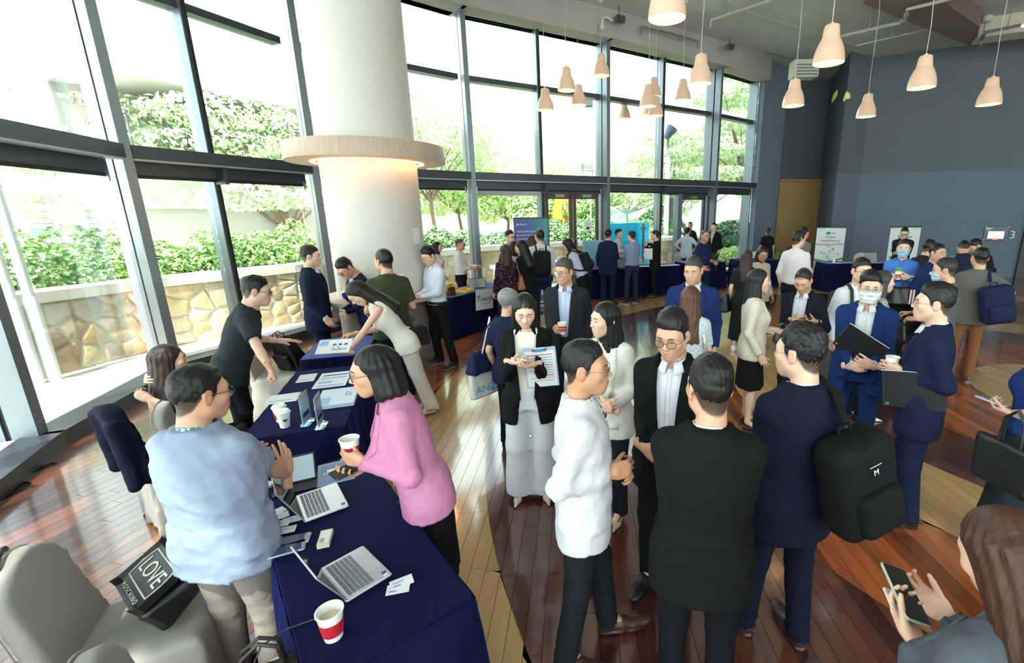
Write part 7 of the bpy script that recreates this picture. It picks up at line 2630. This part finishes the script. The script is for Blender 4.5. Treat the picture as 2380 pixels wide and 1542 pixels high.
cup_in('red sleeved cup held by the woman in the pink blazer', P[7], -1)
phone_in('dark wallet phone under the red cup of the pink blazer', P[7], 1, case=(54, 48, 48), scr=(60, 54, 54))
cup_in('paper cup held by the grey haired man in the charcoal suit', P[18], 1)
cup_in('red sleeved cup held by the man in the navy suit at the right', P[45], -1)
cup_in('paper cup held by the masked man in the bright blue shirt', P[47], 1)
phone_in('phone in the hands of the slim man beside the column', P[9], 1)
phone_in('pale green phone in the hands of the woman in the black blazer', P[20], 1, case=(190, 210, 196), scr=(200, 210, 206))
phone_in('brown cased phone of the man bent over it', P[43], -1, case=(92, 74, 58), scr=(40, 40, 44))
phone_in('phone with a pale green case held in the lower right corner', P[55], -1, (0.0, .03, -.03), w=.078, d=.16, case=(176, 184, 172), scr=(30, 26, 26))
_m = P[55]['hand'](-1) @ Matrix.Translation((-.01, .075, -.012)) @ Matrix.Rotation(PI, 4, 'Y')
for _k in range(3):
	sheet_of_paper('white business card under the phone in the lower right corner, %s' % ('top one', 'middle one', 'bottom one')[_k], _m @ Matrix.Translation((-.045, .0, -.004 - .003 * _k)), .09, .055, CARD, name='business_card', cat='card', group='business cards')
_wp = P[55]['hand'](-1)
_o = tag(empty('wristwatch'), 'rose gold wristwatch with a black strap in the lower right corner', 'watch')
world(_o, _wp @ Matrix.Translation((0, -.035, 0)))
MB().tube([(.033 * math.cos(a), 0, .025 * math.sin(a)) for a in np.linspace(0, 2 * PI, 24, endpoint=False)], .0045, 6, closed=True).build('strap', BLACKP, _o, True)
MB().lathe([(.019, .024), (.019, .031), (.016, .033)], 24).build('case', M('rose gold', (214, 160, 124), .2, .9), _o, True)
MB().lathe([(.015, .0332), (.001, .0334)], 20).build('dial', BLACKP, _o)
_wp = P[55]['hand'](1)
_o = tag(empty('bracelet'), 'dark cord bracelet with steel charms on the far wrist in the lower right corner', 'bracelet')
world(_o, _wp @ Matrix.Translation((0, -.03, 0)))
for _d in (0, .009):
	MB().tube([(.033 * math.cos(a), _d, .026 * math.sin(a)) for a in np.linspace(0, 2 * PI, 24, endpoint=False)], .0035, 6, closed=True).build('cord', BLACKP, _o, True)
MB().lathe([(.005, 0), (.007, .006), (.003, .012)], 8, Matrix.Translation((.036, .004, 0))).build('charm', STEEL, _o, True)
_ph = phone_in('phone with a black and white spotted case at the right edge', P[56], -1, (0, .035, -.02), w=.08, d=.155, case=(222, 218, 226), scr=(222, 218, 226))
_r = random.Random(4)
for _k in range(16):
	MB().lathe([(_r.uniform(.003, .008), .0102), (.001, .0106)], 10, Matrix.Translation((_r.uniform(-.03, .03), _r.uniform(.01, .145), 0))).build('spot', BLACKP if _k % 3 else M('pale pink dot', (226, 190, 200), .5), _ph)
# folders, clipboard, magazine, leaflet
_o = tag(empty('clipboard'), 'clipboard with a printed page against the black blazer', 'clipboard')
_c = P[20]['torso']((-.11, .142, .27))
world(_o, _c @ Matrix.Rotation(math.radians(-12), 4, 'X') @ Matrix.Rotation(math.radians(4), 4, 'Y'))
MB().bbox(-.115, .115, -.003, .003, -.17, .15, .004).build('board', M('pale blue board', (176, 190, 216), .4), _o)
MB().box(-.105, .105, .003, .0042, -.165, .125).build('page', PAPER, _o)
for _k in range(11):
	MB().box(-.085, .085 - .03 * (_k % 3), .0042, .0047, .09 - _k * .021, .096 - _k * .021).build('text_line', M('grey print', (150, 152, 156), .7) if _k % 4 else M('red print', (190, 80, 90), .7), _o)
MB().bbox(-.05, .05, .003, .016, .125, .155, .004).build('clip', STEEL, _o)
MB().bbox(-.028, .028, .014, .019, .13, .15, .003).build('clip_label', M('sky blue label', (60, 160, 220), .5), _o)


def folder(label, m, w, d, c=(24, 26, 30), th=.014):
	o = tag(empty('folder'), label, 'folder', 'dark folders')
	world(o, m)
	MB().bbox(-w / 2, w / 2, -th / 2, th / 2, -d / 2, d / 2, .005).build('cover', M('dark folder cover', c, .45), o)
	MB().box(-w / 2 + .004, w / 2 - .002, -th * .3, th * .3, -d / 2 + .004, d / 2 + .0005).build('pages', PAPER, o)
	MB().bbox(w / 2 - .035, w / 2 - .015, th / 2 - .001, th / 2 + .001, -d / 2 + .015, -d / 2 + .03, .001).build('badge', STEEL, o)


folder('dark slanted folder hugged by the man in the blue suit and white mask', P[44]['torso']((.0, .195, .235)) @ Matrix.Rotation(math.radians(-30), 4, 'Y') @ Matrix.Rotation(math.radians(-14), 4, 'X'), .33, .235)
folder('black folder under the arm of the man in the navy suit with a cup', P[45]['torso']((-.178, .05, .13)) @ Matrix.Rotation(math.radians(84), 4, 'Z') @ Matrix.Rotation(math.radians(8), 4, 'Y'), .34, .25)
_v = P[25]['hand'](-1)
_o = sheet_of_paper('pale green magazine in the hand of the man with the black backpack', Matrix.Translation(held(P[25], -1, (0, .09, -.02))) @ Matrix.Rotation(P[25]['yaw'] + math.radians(85), 4, 'Z') @ Matrix.Rotation(math.radians(82), 4, 'X') @ Matrix.Translation((-.08, -.09, 0)), .17, .25, ((.08, .92, .62, .92, M('mint print', (150, 196, 170), .6)), (.1, .9, .1, .5, M('pale mint print', (206, 222, 212), .6))), PAPER, .007, 'magazine', 'magazine', 'papers in hands')
_v = held(P[6], -1, (0, .08, -.01))
sheet_of_paper('pale blue leaflet with a flow chart held by the bending woman', UP(_v + Vector((-.16, -.12, .01)), math.radians(12)) @ Matrix.Rotation(math.radians(24), 4, 'X'), .30, .21, ((.05, .3, .55, .9, BLUEP), (.45, .55, .55, .68, NAVYP), (.62, .72, .55, .68, NAVYP), (.79, .89, .55, .68, NAVYP), (.45, .9, .2, .3, BLUEP)), PAPER, .003, 'leaflet', 'leaflet', 'papers in hands')
sheet_of_paper('white paper held by the young man in the black suit in profile', P[32]['torso']((-.20, .06, .10)) @ Matrix.Rotation(math.radians(80), 4, 'Z') @ Matrix.Rotation(math.radians(86), 4, 'X'), .21, .27, ((.1, .8, .6, .65, BLUEP),), PAPER, .003, 'leaflet', 'leaflet', 'papers in hands')
sheet_of_paper('green leaflet in the hand of the masked man in the bright blue shirt', UP(held(P[47], -1, (0, .08, -.01)), .4) @ Matrix.Rotation(.7, 4, 'X'), .12, .17, (), M('leaf green print', (110, 170, 96), .6), .002, 'leaflet', 'leaflet', 'papers in hands')
# backpacks
backpack('large black backpack on the man in the white shirt by the banner', P[15], (24, 24, 27), size=1.12)
backpack('dark backpack of the leaning woman with the bob', P[17], (26, 28, 36), size=.86, off=(0, -.20, .24))
backpack('black backpack with white lettering slung from the navy suit in front', P[25], (17, 17, 19), off=(.14, -.235, .17), tilt=(math.radians(-6), math.radians(-12), math.radians(6)), size=1.04, straps=(1,), mark='M', jac=.02, near=1)
backpack('navy backpack hanging from the man in the grey T-shirt', P[51], (24, 32, 62), off=(.17, -.24, .16), tilt=(0, math.radians(-14), 0), size=1.08, straps=(1,))
backpack('green grey backpack of the man behind the masked man', P[46], (46, 54, 46), size=.95)
backpack('navy backpack of the person bending over the wall side table', P[53], (24, 36, 58), size=1.0)
backpack('black bag worn by the person in grey by the first banner', P[41], (24, 24, 26), size=.9)
# bags
_t = P[19]['torso']
_sh = lambda per, sd, dz=.0: [per['torso']((sd * .13, -.02, .53 + dz)) @ Vector((0, 0, 0))]
handbag('navy fabric shoulder bag of the grey haired woman', _t((-.30, -.02, .06)) @ Matrix.Rotation(math.radians(75), 4, 'Z'), .36, .14, .20, (24, 34, 66), 'cotton', 0, [_t((-.30, -.14, .14)).translation, _t((-.22, -.06, .42)).translation, _t((-.12, -.02, .54)).translation, _t((-.24, .08, .40)).translation, _t((-.31, .10, .14)).translation])
_o = handbag('white cotton tote bag with pale blue lettering', _t((-.31, .0, -.16)) @ Matrix.Rotation(math.radians(70), 4, 'Z'), .34, .08, .30, (216, 214, 208), 'cotton', 0, [_t((-.31, -.10, .0)).translation, _t((-.20, -.02, .52)).translation, _t((-.31, .10, .0)).translation], taper=1.0, name='tote_bag')
SKYB = M('sky blue ink', (60, 170, 216), .6)
for _sg, _rz in ((-1, 0), (1, PI)):
	text('ANZ', .105, (_sg * .14, _sg * .038, -.07), (PI / 2, 0, _rz), SKYB, _o)
for _k, (_a, _b, _c2) in enumerate(((.085, -.055, .018), (.060, -.095, .020), (.110, -.095, .020))):
	MB().lathe([(_c2, 0), (_c2, .001)], 14, Matrix.Translation((_a, -.0375, _b)) @ Matrix.Rotation(PI / 2, 4, 'X')).build('logo_petal', SKYB, _o)
_t = P[6]['torso']
handbag('black chain handbag of the bending woman', UP(_t((-.02, -.25, .14)).translation - Vector((0, 0, .22)), math.radians(60)), .27, .11, .22, (20, 20, 22), 'leather', 0, [_t((.02, -.22, .10)).translation, _t((.06, -.12, .45)).translation, _t((-.10, .0, .54)).translation, _t((-.06, -.20, .12)).translation])
_t = P[12]['torso']
handbag('tan leather handbag on the shoulder of the floral dress', _t((.235, -.03, .14)) @ Matrix.Rotation(math.radians(80), 4, 'Z'), .34, .14, .24, (140, 78, 40), 'leather', .0, [_t((.22, -.08, .24)).translation, _t((.16, -.04, .52)).translation, _t((.22, .06, .24)).translation])
_t = P[38]['torso']
handbag('black leather handbag of the woman in the long black dress', _t((-.27, .0, -.08)) @ Matrix.Rotation(math.radians(80), 4, 'Z'), .26, .14, .28, (22, 23, 24), 'leather', 0, [_t((-.26, -.06, .06)).translation, _t((-.18, -.01, .50)).translation, _t((-.26, .06, .06)).translation])
_v = held(P[47], -1, (0, .08, -.03))
_o = handbag('black holdall with red and white stripes carried by the bright blue shirt', UP(_v + Vector((.12, -.02, -.27)), math.radians(-12)), .46, .20, .24, (22, 22, 24), 'leather', .14, None, .95, name='holdall')
for _k, _c3 in enumerate(((214, 206, 196), (176, 60, 56), (214, 206, 196))):
	MB().box(-.03 + _k * .02, -.012 + _k * .02, -.106, -.1, -.1, .1).build('stripe', M('stripe %d' % (_k % 2), _c3, .6), _o)
_v = held(P[50], -1, (0, .08, -.03))
handbag('black bag held out by the man in the grey coat', UP(_v + Vector((.10, .05, -.12)), math.radians(15)), .40, .18, .20, (24, 24, 26), 'leather', .10, None, .9)
_t = P[56]['torso']
handbag('black tote at the right edge below the patterned phone', UP(at(2338, 1082, .74), math.radians(100)), .30, .10, .27, (24, 26, 28), 'leather', .20, None, taper=1.25, name='tote_bag')
_t = P[42]['torso']
handbag('small bag held before the cream jacket', UP(_t((-.08, .30, .10)).translation, 0), .18, .08, .14, (60, 56, 50), 'leather', .06)
_t = P[27]['torso']
handbag('small bag on a gold chain behind the white tweed jacket', UP(_t((.22, -.02, -.10)).translation, math.radians(80)), .22, .08, .16, (210, 200, 186), 'leather', 0, [_t((.20, -.10, .0)).translation, _t((.13, -.12, .30)).translation, _t((.10, -.05, .53)).translation, _t((.20, .06, .0)).translation], metal=True)
# handbag with lettering and other bags on the chairs
_cm = TM(-1.86, 1.70, .478, math.radians(-35)) @ Matrix.Scale(1.2, 4)
_o = handbag('black lettered handbag lying on the nearest chair', _cm @ Matrix.Translation((0, 0, .10)) @ Matrix.Rotation(math.radians(-62), 4, 'X'), .26, .13, .20, (16, 16, 18), 'leather', 0, None, .92)
CREAMP = M('cream lettering', (226, 220, 206), .6)
_fl = MB().bbox(-.125, .125, -.082, -.072, -.095, .085, .02).build('front_flap', cloth((18, 18, 20), 'leather'), _o)
text('LOVE', .075, (0, -.0835, .0), (PI / 2, 0, 0), CREAMP, _fl, align='CENTER', extrude=.001)
text('M O S C H I N O', .022, (0, -.0835, -.075), (PI / 2, 0, 0), CREAMP, _fl, align='CENTER', extrude=.0006)
MB().tube([(-.10, -.083, .05), (.10, -.083, .05), (.11, -.083, 0), (.10, -.083, -.05), (-.10, -.083, -.05), (-.11, -.083, 0)], .0025, 5, closed=True).build('trim_line', CREAMP, _fl)
MB().tube([(-.09, .04, .09), (-.06, -.02, .19), (.04, -.05, .20), (.10, .02, .10)], .011, 8).build('bag_handle', cloth((16, 16, 18), 'leather'), _o, True)
handbag('dark brown leather bag on the chair cut by the bottom edge', TM(-1.12, 1.24, .575, math.radians(30)), .30, .17, .18, (44, 36, 32), 'leather', .12)
_o = handbag('black rucksack lying on the off white chair by the window', TM(-3.36, 4.92, .66, math.radians(-20)) @ Matrix.Rotation(math.radians(20), 4, 'X'), .34, .20, .38, (18, 18, 20), 'leather', .10, None, .8, name='rucksack')
MB().bbox(-.12, .12, -.12, -.09, -.14, .05, .02).build('front_pocket', cloth((18, 18, 20), 'leather'), _o)
# suit jacket over the chair back
def _drape(Pq):
	x, y, z = Pq
	yy = y + .215 + (z - .45) * .20
	d = cap((x * f32(.70), yy, z), (0, 0, .34), (0, 0, .80), .172, .150)
	d = np.maximum(d, np.abs(yy) - f32(.058))
	inner = np.maximum(np.maximum(cap((x * f32(.75), yy, z), (0, 0, .2), (0, 0, .78), .165, .145), np.abs(yy) - f32(.041)), z - f32(.95))
	d = smax(d, -inner, .004)
	d = np.maximum(d, f32(.40) + np.sin(x * 14) * f32(.02) - z)
	d = smin(d, cap(Pq, (.205, -.33, .84), (.225, -.31, .42), .050, .040), .03)
	d = smin(d, cap(Pq, (-.205, -.33, .84), (-.225, -.31, .42), .050, .040), .03)
	return d + sines(Pq, 22, 2, 5) * f32(.005)
_V, _Q = sdf_mesh(_drape, (-.32, -.46, .35), (.32, -.08, 1.02), .014)
_cp = (P[1]['W'] @ Vector((0, -.03, 0)))
chair('covered chair with a navy suit jacket over its back', _cp.x, _cp.y, P[1]['yaw'], COVER, 1)
_o = tag(empty('draped_jacket', (_cp.x, _cp.y, 0), P[1]['yaw']), 'navy suit jacket hung over the back of a covered chair', 'jacket')
link('jacket_body', np_mesh('jacket_body', _V, _Q, cloth((20, 24, 44), 'wool')), _o)
for _z in (.50, .53, .56):
	MB().lathe([(.007, 0), (.007, .004)], 8, Matrix.Translation((.265, -.31, _z)) @ Matrix.Rotation(PI / 2, 4, 'Y')).build('sleeve_button', BLACKP, _o)
# black hair claw on the chair top
_cm = TM(-1.93, 1.63, 0, math.radians(-62))
_o = MB().tube([_cm @ Vector((.075 * math.cos(a), -.335 + .02 * math.cos(a), .915 + .025 * math.sin(a))) for a in np.linspace(0, PI, 12)], .010, 7).build('headband', BLACKP, None, True)
tag(_o, 'black curved hair band resting on top of the nearest chair', 'hair band')
# small camera in hand
_v = held(P[35], -1, (0, .08, -.03))
_o = tag(empty('compact_camera', _v, .4), 'small black camera on a grip held by the man in the navy T-shirt', 'camera')
MB().bbox(-.03, .03, -.02, .02, -.03, .03, .006).build('camera_body', BLACKP, _o)
MB().lathe([(.014, 0), (.014, .02)], 14, Matrix.Translation((0, -.02, 0)) @ Matrix.Rotation(PI / 2, 4, 'X')).build('lens', STEEL, _o, True)
MB().tube([(0, 0, -.03), (0, 0, -.16)], .010, 8).build('grip', BLACKP, _o, True)

# ------------------------------------------------------------------ banners, signs and displays
def banner(label, px, py, ztop, w, facing, mat, h=None, pos=None):
	"""roll-up banner, top centre at the pixel and height; local x right when read from the front (-y)"""
	g = at(px, py, ztop) if pos is None else Vector((pos[0], pos[1], ztop))
	o = tag(empty('roll_up_banner', (g.x, g.y, 0), facing), label, 'banner', 'roll up banners')
	MB().box(-w / 2, w / 2, -.003, .003, .08, ztop).build('banner_sheet', mat, o)
	MB().bbox(-w / 2 - .02, w / 2 + .02, -.10, .10, 0, .08, .02).build('cassette', STEEL, o)
	MB().box(-w / 2 - .01, w / 2 + .01, -.012, .012, ztop - .01, ztop + .02).build('top_rail', BLACKP, o)
	MB().tube([(0, .05, .05), (0, .02, ztop)], .008, 6).build('pole', STEEL, o)
	return o


DKTXT = M('dark green black ink', (28, 40, 40), .6)
GRN = M('leaf green ink', (60, 160, 90), .6)
SKY2 = M('sky blue ink 2', (96, 168, 222), .6)
MINT = M('mint ink', (176, 222, 214), .6)
BW = M('white banner vinyl', (224, 228, 230), .5)
b1 = banner('white banner with a blue rocket picture left of the table', 1925, 531, 1.66, .80, 0, BW, pos=(6.72, 12.98))
b2 = banner('white banner partly hidden behind people by the slate wall', 2150, 540, 1.66, .82, 0, BW, pos=(8.62, 12.75))
for b_, lines, zs in ((b1, ('Endless', 'Possibilities on', 'WhatsApp with Wati'), (.088, .088, .088)), (b2, ('Business', 'Messages', 'Made Simple'), (.115, .115, .115))):
	MB().prism([(-.4, -.0045), (-.4, -.003), (-.2, -.003), (-.2, -.0045)], 1.60, 1.655).build('corner_wave', MINT, b_)
	MB().prism([(.2, -.0045), (.2, -.003), (.4, -.003), (.4, -.0045)], 1.60, 1.655).build('corner_wave', MINT, b_)
	MB().bbox(-.13, -.03, -.006, -.003, 1.475, 1.545, .02).build('logo_bubble', GRN, b_)
	text('wati', .075, (.0, -.005, 1.51), (PI / 2, 0, 0), DKTXT, b_)
	for k, ln in enumerate(lines):
		text(ln, zs[k], (0, -.005, 1.40 - k * (zs[k] + .012)), (PI / 2, 0, 0), DKTXT, b_, align='CENTER')
# rocket on the first banner
rk = Matrix.Translation((0, -.005, .98)) @ Matrix.Rotation(math.radians(48), 4, 'Y')
_fl2 = lambda prof: MB().add([rk @ Vector((x, 0, z)) for x, z in prof], [tuple(range(len(prof)))])
_fl2([(-.05, -.14), (.05, -.14), (.06, 0), (.03, .12), (0, .17), (-.03, .12), (-.06, 0)]).build('rocket', M('pale rocket', (206, 222, 236), .6), b1)
_fl2([(.03, .12), (0, .175), (-.03, .12)]).build('rocket_nose', SKY2, b1)
_fl2([(-.05, -.14), (-.10, -.16), (-.055, -.04)]).build('rocket_fin', SKY2, b1)
_fl2([(.05, -.14), (.10, -.16), (.055, -.04)]).build('rocket_fin', SKY2, b1)
MB().lathe([(.022, 0), (.022, .0008)], 16, Matrix.Translation((.03, -.0062, 1.0)) @ Matrix.Rotation(PI / 2, 4, 'X')).build('porthole', SKY2, b1)
for x, z in ((-.22, .98), (.25, .93), (-.02, 1.15), (.02, .80)):
	MB().lathe([(.030, 0), (.030, .0008)], 16, Matrix.Translation((x, -.0042, z)) @ Matrix.Rotation(PI / 2, 4, 'X')).build('coin', M('gold ink', (206, 176, 100), .6), b1)
MB().add([(-.4, -.0045, .82), (-.1, -.0045, .74), (.1, -.0045, .76), (.4, -.0045, .84), (.4, -.0045, .78), (.0, -.0045, .70), (-.2, -.0045, .70), (-.4, -.0045, .74)], [tuple(range(7, -1, -1))]).build('green_hill', GRN, b1)
MB().bbox(-.16, .16, -.006, -.003, .14, .62, .02).build('phone_picture', SKY2, b1)
MB().bbox(-.145, .145, -.007, -.003, .16, .60, .015).build('phone_screen', BW, b1)
MB().bbox(-.10, .10, -.008, -.003, .19, .24, .01).build('caption', SKY2, b1)
MB().bbox(-.34, .02, -.006, -.003, 1.00, 1.07, .01).build('caption', SKY2, b2)
for x in (-.3, -.12, .06):
	MB().lathe([(.05, 0), (.05, .0008)], 16, Matrix.Translation((x, -.0042, .84)) @ Matrix.Rotation(PI / 2, 4, 'X')).build('icon', GRN, b2)
# purple banner near the glass doors
m_ = bpy.data.materials.new('purple to teal banner')
m_.use_nodes = True
_nt = m_.node_tree
_b = _nt.nodes['Principled BSDF']
_tc = _nt.nodes.new('ShaderNodeTexCoord'); _sp = _nt.nodes.new('ShaderNodeSeparateXYZ'); _rp = _nt.nodes.new('ShaderNodeValToRGB')
_mr = _nt.nodes.new('ShaderNodeMapRange'); _mr.inputs['From Min'].default_value = -.42; _mr.inputs['From Max'].default_value = .42
_nt.links.new(_tc.outputs['Object'], _sp.inputs[0]); _nt.links.new(_sp.outputs[0], _mr.inputs['Value']); _nt.links.new(_mr.outputs[0], _rp.inputs[0]); _nt.links.new(_rp.outputs[0], _b.inputs['Base Color'])
_rp.color_ramp.elements[0].color = lin((92, 74, 160)); _rp.color_ramp.elements[1].color = lin((60, 150, 140))
_e2 = _rp.color_ramp.elements.new(.5); _e2.color = lin((66, 96, 150))
b3 = banner('purple and teal banner with white wording near the glass doors', 1236, 494, 2.02, .80, math.radians(8), m_, pos=(-1.35, 11.05))
text('Mantis', .06, (-.26, -.005, 1.88), (PI / 2, 0, 0), PAPER, b3)
MB().lathe([(.022, 0), (.022, .0008)], 14, Matrix.Translation((-.31, -.0042, 1.88)) @ Matrix.Rotation(PI / 2, 4, 'X')).build('logo_ring', PAPER, b3)
for k, ln in enumerate(('Helping banks build the next', 'generation of data-driven and', 'intelligent banking experiences')):
	text(ln, .056, (-.34, -.005, 1.72 - k * .085), (PI / 2, 0, 0), PAPER, b3)
for c_, pts in (((60, 150, 120), [(-.05, 1.28), (.14, 1.42), (.34, 1.30), (.16, 1.14)]), ((222, 222, 226), [(-.16, 1.14), (.10, 1.38), (.24, 1.28), (-.02, 1.04)]), ((222, 222, 226), [(-.39, 1.40), (-.20, 1.30), (-.26, 1.18), (-.39, 1.10)]), ((206, 214, 220), [(-.39, .2), (.39, .2), (.39, 1.05), (.0, .95), (-.39, 1.0)])):
	MB().add([(x, -.0045, z) for x, z in pts], [tuple(range(len(pts)))[::-1]]).build('printed_card', M('banner ink %d %d %d' % c_, c_, .6), b3)
# exit sign above the glass doors
g = at(1336, 391, 3.22)
o = tag(empty('exit_sign', (.02, 12.5, 3.07), math.atan2(1.94, 3.13)), 'green and white exit sign standing on the transom above the doors', 'sign')
MB().bbox(-.19, .19, -.02, .02, .10, .27, .008).build('sign_box', M('exit sign green', (40, 140, 92), .5, emit=(40, 150, 96), estr=.3), o)
MB().box(-.178, .178, -.0215, -.02, .112, .258).build('face', M('exit sign face', (226, 240, 228), .5, emit=(226, 240, 228), estr=.5), o)
GEX = M('exit letters', (24, 128, 80), .5)
text('EXIT', .115, (-.17, -.0225, .185), (PI / 2, 0, 0), GEX, o)
text('\u51fa\u53e3', .085, (.015, -.0225, .185), (PI / 2, 0, 0), GEX, o)
for x in (-.17, .12):
	MB().box(x - .006, x + .006, -.006, .006, -.03, .10).build('sign_leg', STEEL, o)
# cyan translucent panels
CYAN = glass_mat('cyan acrylic', (110, 214, 250), .8, .5)
CLEAR2 = glass_mat('pale green acrylic', (214, 238, 230), .8, .25)
for lab, a, z1, w_, mm in (('tall cyan acrylic panel standing by the window', (1.1, 13.75), 1.82, 1.75, CYAN), ('pale clear acrylic panel rising behind the cyan one', (.9, 13.85), 2.22, 1.25, CLEAR2)):
	o = tag(empty('acrylic_panel', (a[0], a[1], 0), math.radians(33)), lab, 'panel', 'acrylic panels')
	MB().box(-w_ / 2, w_ / 2, -.004, .004, .03, z1).build('sheet', mm, o)
	for s_ in (-1, 1):
		MB().bbox(s_ * w_ * .4 - .04, s_ * w_ * .4 + .04, -.12, .12, 0, .03, .01).build('foot', STEEL, o)
	if mm is CYAN:
		text('cyb', .16, (.35, .006, 1.25), (PI / 2, 0, PI), PAPER, o)
	MB().box(w_ / 2 - .012, w_ / 2, -.006, .006, .03, z1).build('edge_strip', M('bright edge', (226, 246, 246), .4), o)
o = tag(empty('steel_post', (1.62, 13.85, 0)), 'thin dark post standing behind the cyan panel', 'post')
MB().tube([(0, 0, 0), (0, 0, 1.8)], .035, 10).build('shaft', PIPE_D, o, True)
MB().bbox(-.09, .09, -.03, .03, 1.62, 1.68, .01).build('clamp', PIPE_D, o)
# laptop, cup, papers and bag on the far tables
laptop('dark laptop on the far table below the cyan panel', (1.06, 11.86, TZ), math.radians(200), .34, .23, 110, BLACKP, M('picture on a lit screen', (40, 60, 66), .1, emit=(50, 80, 84), estr=.4))
cup('paper cup with a red sleeve on the far table end', TM(.32, 11.72, TZ, 0), True)
for k, (x, y) in enumerate(((1.35, 11.95), (1.9, 12.05), (2.15, 12.15))):
	sheet_of_paper('white papers on the far table, %s' % ('left pile', 'middle pile', 'right pile')[k], TM(x, y, TZ, .3), .30, .21, CARD, name='papers', cat='papers')
handbag('grey bag lying on the far table', TM(3.0, 13.0, .83, .1), .44, .24, .15, (104, 104, 108), 'cotton', .06)
laptop('laptop turned to the window on the far table', (3.66, 13.25, TZ), math.radians(190), .32, .22, 105, BLACKP)
o = tag(empty('tilted_screen', (.22, 12.05, 0), math.radians(20)), 'tilted pale blue display panel beside the far table', 'display')
MB().bbox(-.30, .30, -.015, .015, .85, 1.45, .01, Matrix.Translation((0, 0, 0)) @ Matrix.Rotation(math.radians(-12), 4, 'X')).build('panel', STEEL, o)
MB().box(-.28, .28, -.017, -.015, .87, 1.43, Matrix.Rotation(math.radians(-12), 4, 'X')).build('picture', M('teal picture', (110, 168, 190), .4), o)
MB().tube([(0, .1, 0), (0, .12, .9)], .02, 8).build('stand_leg', STEEL, o)
MB().lathe([(.2, 0), (.2, .02)], 20).build('stand_base', STEEL, o)
laptop('open laptop beside the green leaflets near the first banner', (7.75, 12.42, TZ), math.radians(182), .36, .24, 104, SILVER, M('pale grey screen', (150, 160, 156), .2))
cup('white cup on the table near the first banner', TM(6.62, 12.48, TZ, 0), True, None)
for k in range(5):
	sheet_of_paper('flyer on the table near the first banner, %s' % ('first from the left', 'second from the left', 'third from the left', 'fourth from the left', 'last on the right')[k], TM(6.55 + k * .26, 12.3 + .05 * (k % 2), TZ, .1 * k), .22, .16, (), (PAPER, M('pale green flyer', (190, 214, 170), .6))[k % 2], name='flyer', cat='flyer')
cup('white cup on the dark table at the right', TM(8.98, 11.2, TZ, 0), True, None)
# notices on the glass door, plaque and number on the wall
pw, qw = Vector(WALLPTS[6]), Vector(WALLPTS[7])
dd = (qw - pw).normalized(); nn_ = Vector((-dd.y, dd.x))
for lab, u, z, w_, h_, blk in (('white notice with a no smoking sign on the right door leaf', 3.20, 1.78, .21, .30, True), ('white notice with a pale blue ring low on the right door leaf', 3.22, 1.20, .24, .36, False)):
	c = pw + dd * u + nn_ * .29
	o = tag(empty('door_notice', (c.x, c.y, z), math.atan2(dd.y, dd.x)), lab, 'notice', 'notices on the door')
	MB().box(-w_ / 2, w_ / 2, -.004, .0, -h_ / 2, h_ / 2).build('sheet', PAPER, o)
	MB().tube([(.04 * math.cos(a), -.005, .05 + .04 * math.sin(a)) for a in np.linspace(0, 2 * PI, 20, endpoint=False)], .005, 5, closed=True).build('ring', M('grey print', (150, 152, 156), .7) if blk else BLUEP, o)
	MB().box(-.05, .05, -.005, -.004, -.09, -.03).build('print', INK if blk else BLUEP, o)
wd = (Vector((12.7, 14.85)) - Vector((9.35, 16.55))).normalized()
wa = math.atan2(wd.y, wd.x)


def on_wall(px, py):
	d = ray(px, py)
	n_ = Vector((-wd.y, wd.x, 0))
	t = (Vector((9.35, 16.55, 0)) - Vector((0, 0, CAM_H))).dot(n_) / d.dot(n_)
	return Vector((0, 0, CAM_H)) + d * t


c = on_wall(2314, 543)
o = tag(empty('wall_plaque', c, wa), 'dark blue plaque with a small lit screen on the slate wall', 'plaque')
MB().bbox(-.30, .30, -.03, -.01, -.22, .22, .006).build('plate', M('navy gloss plate', (16, 22, 60), .2), o)
MB().box(-.20, .20, -.05, -.03, -.16, .07).build('screen_bezel', STEEL, o)
MB().box(-.17, .17, -.052, -.05, -.13, .05).build('screen', M('pale lit display', (210, 212, 230), .2, emit=(210, 212, 230), estr=.8), o)
MB().box(-.05, .05, -.045, -.03, -.20, -.165).build('red_light', M('red light', (230, 40, 40), .3, emit=(240, 40, 40), estr=3), o)
MB().box(-.27, -.08, -.032, -.03, .155, .175).box(-.27, -.14, -.032, -.03, .12, .14).build('print', PAPER, o)
for x, z in ((-.28, .2), (.28, .2), (-.28, -.2), (.28, -.2)):
	MB().lathe([(.012, 0), (.012, .012)], 10, Matrix.Translation((x, -.03, z)) @ Matrix.Rotation(PI / 2, 4, 'X')).build('stud', STEEL, o)
c = on_wall(2353, 547)
o = tag(empty('wall_number', c, wa), 'large white figure three on the slate wall', 'number')
text('3', .34, (-.10, -.03, -.0), (PI / 2, 0, 0), M('white letter', (222, 226, 228), .4), o, extrude=.015)
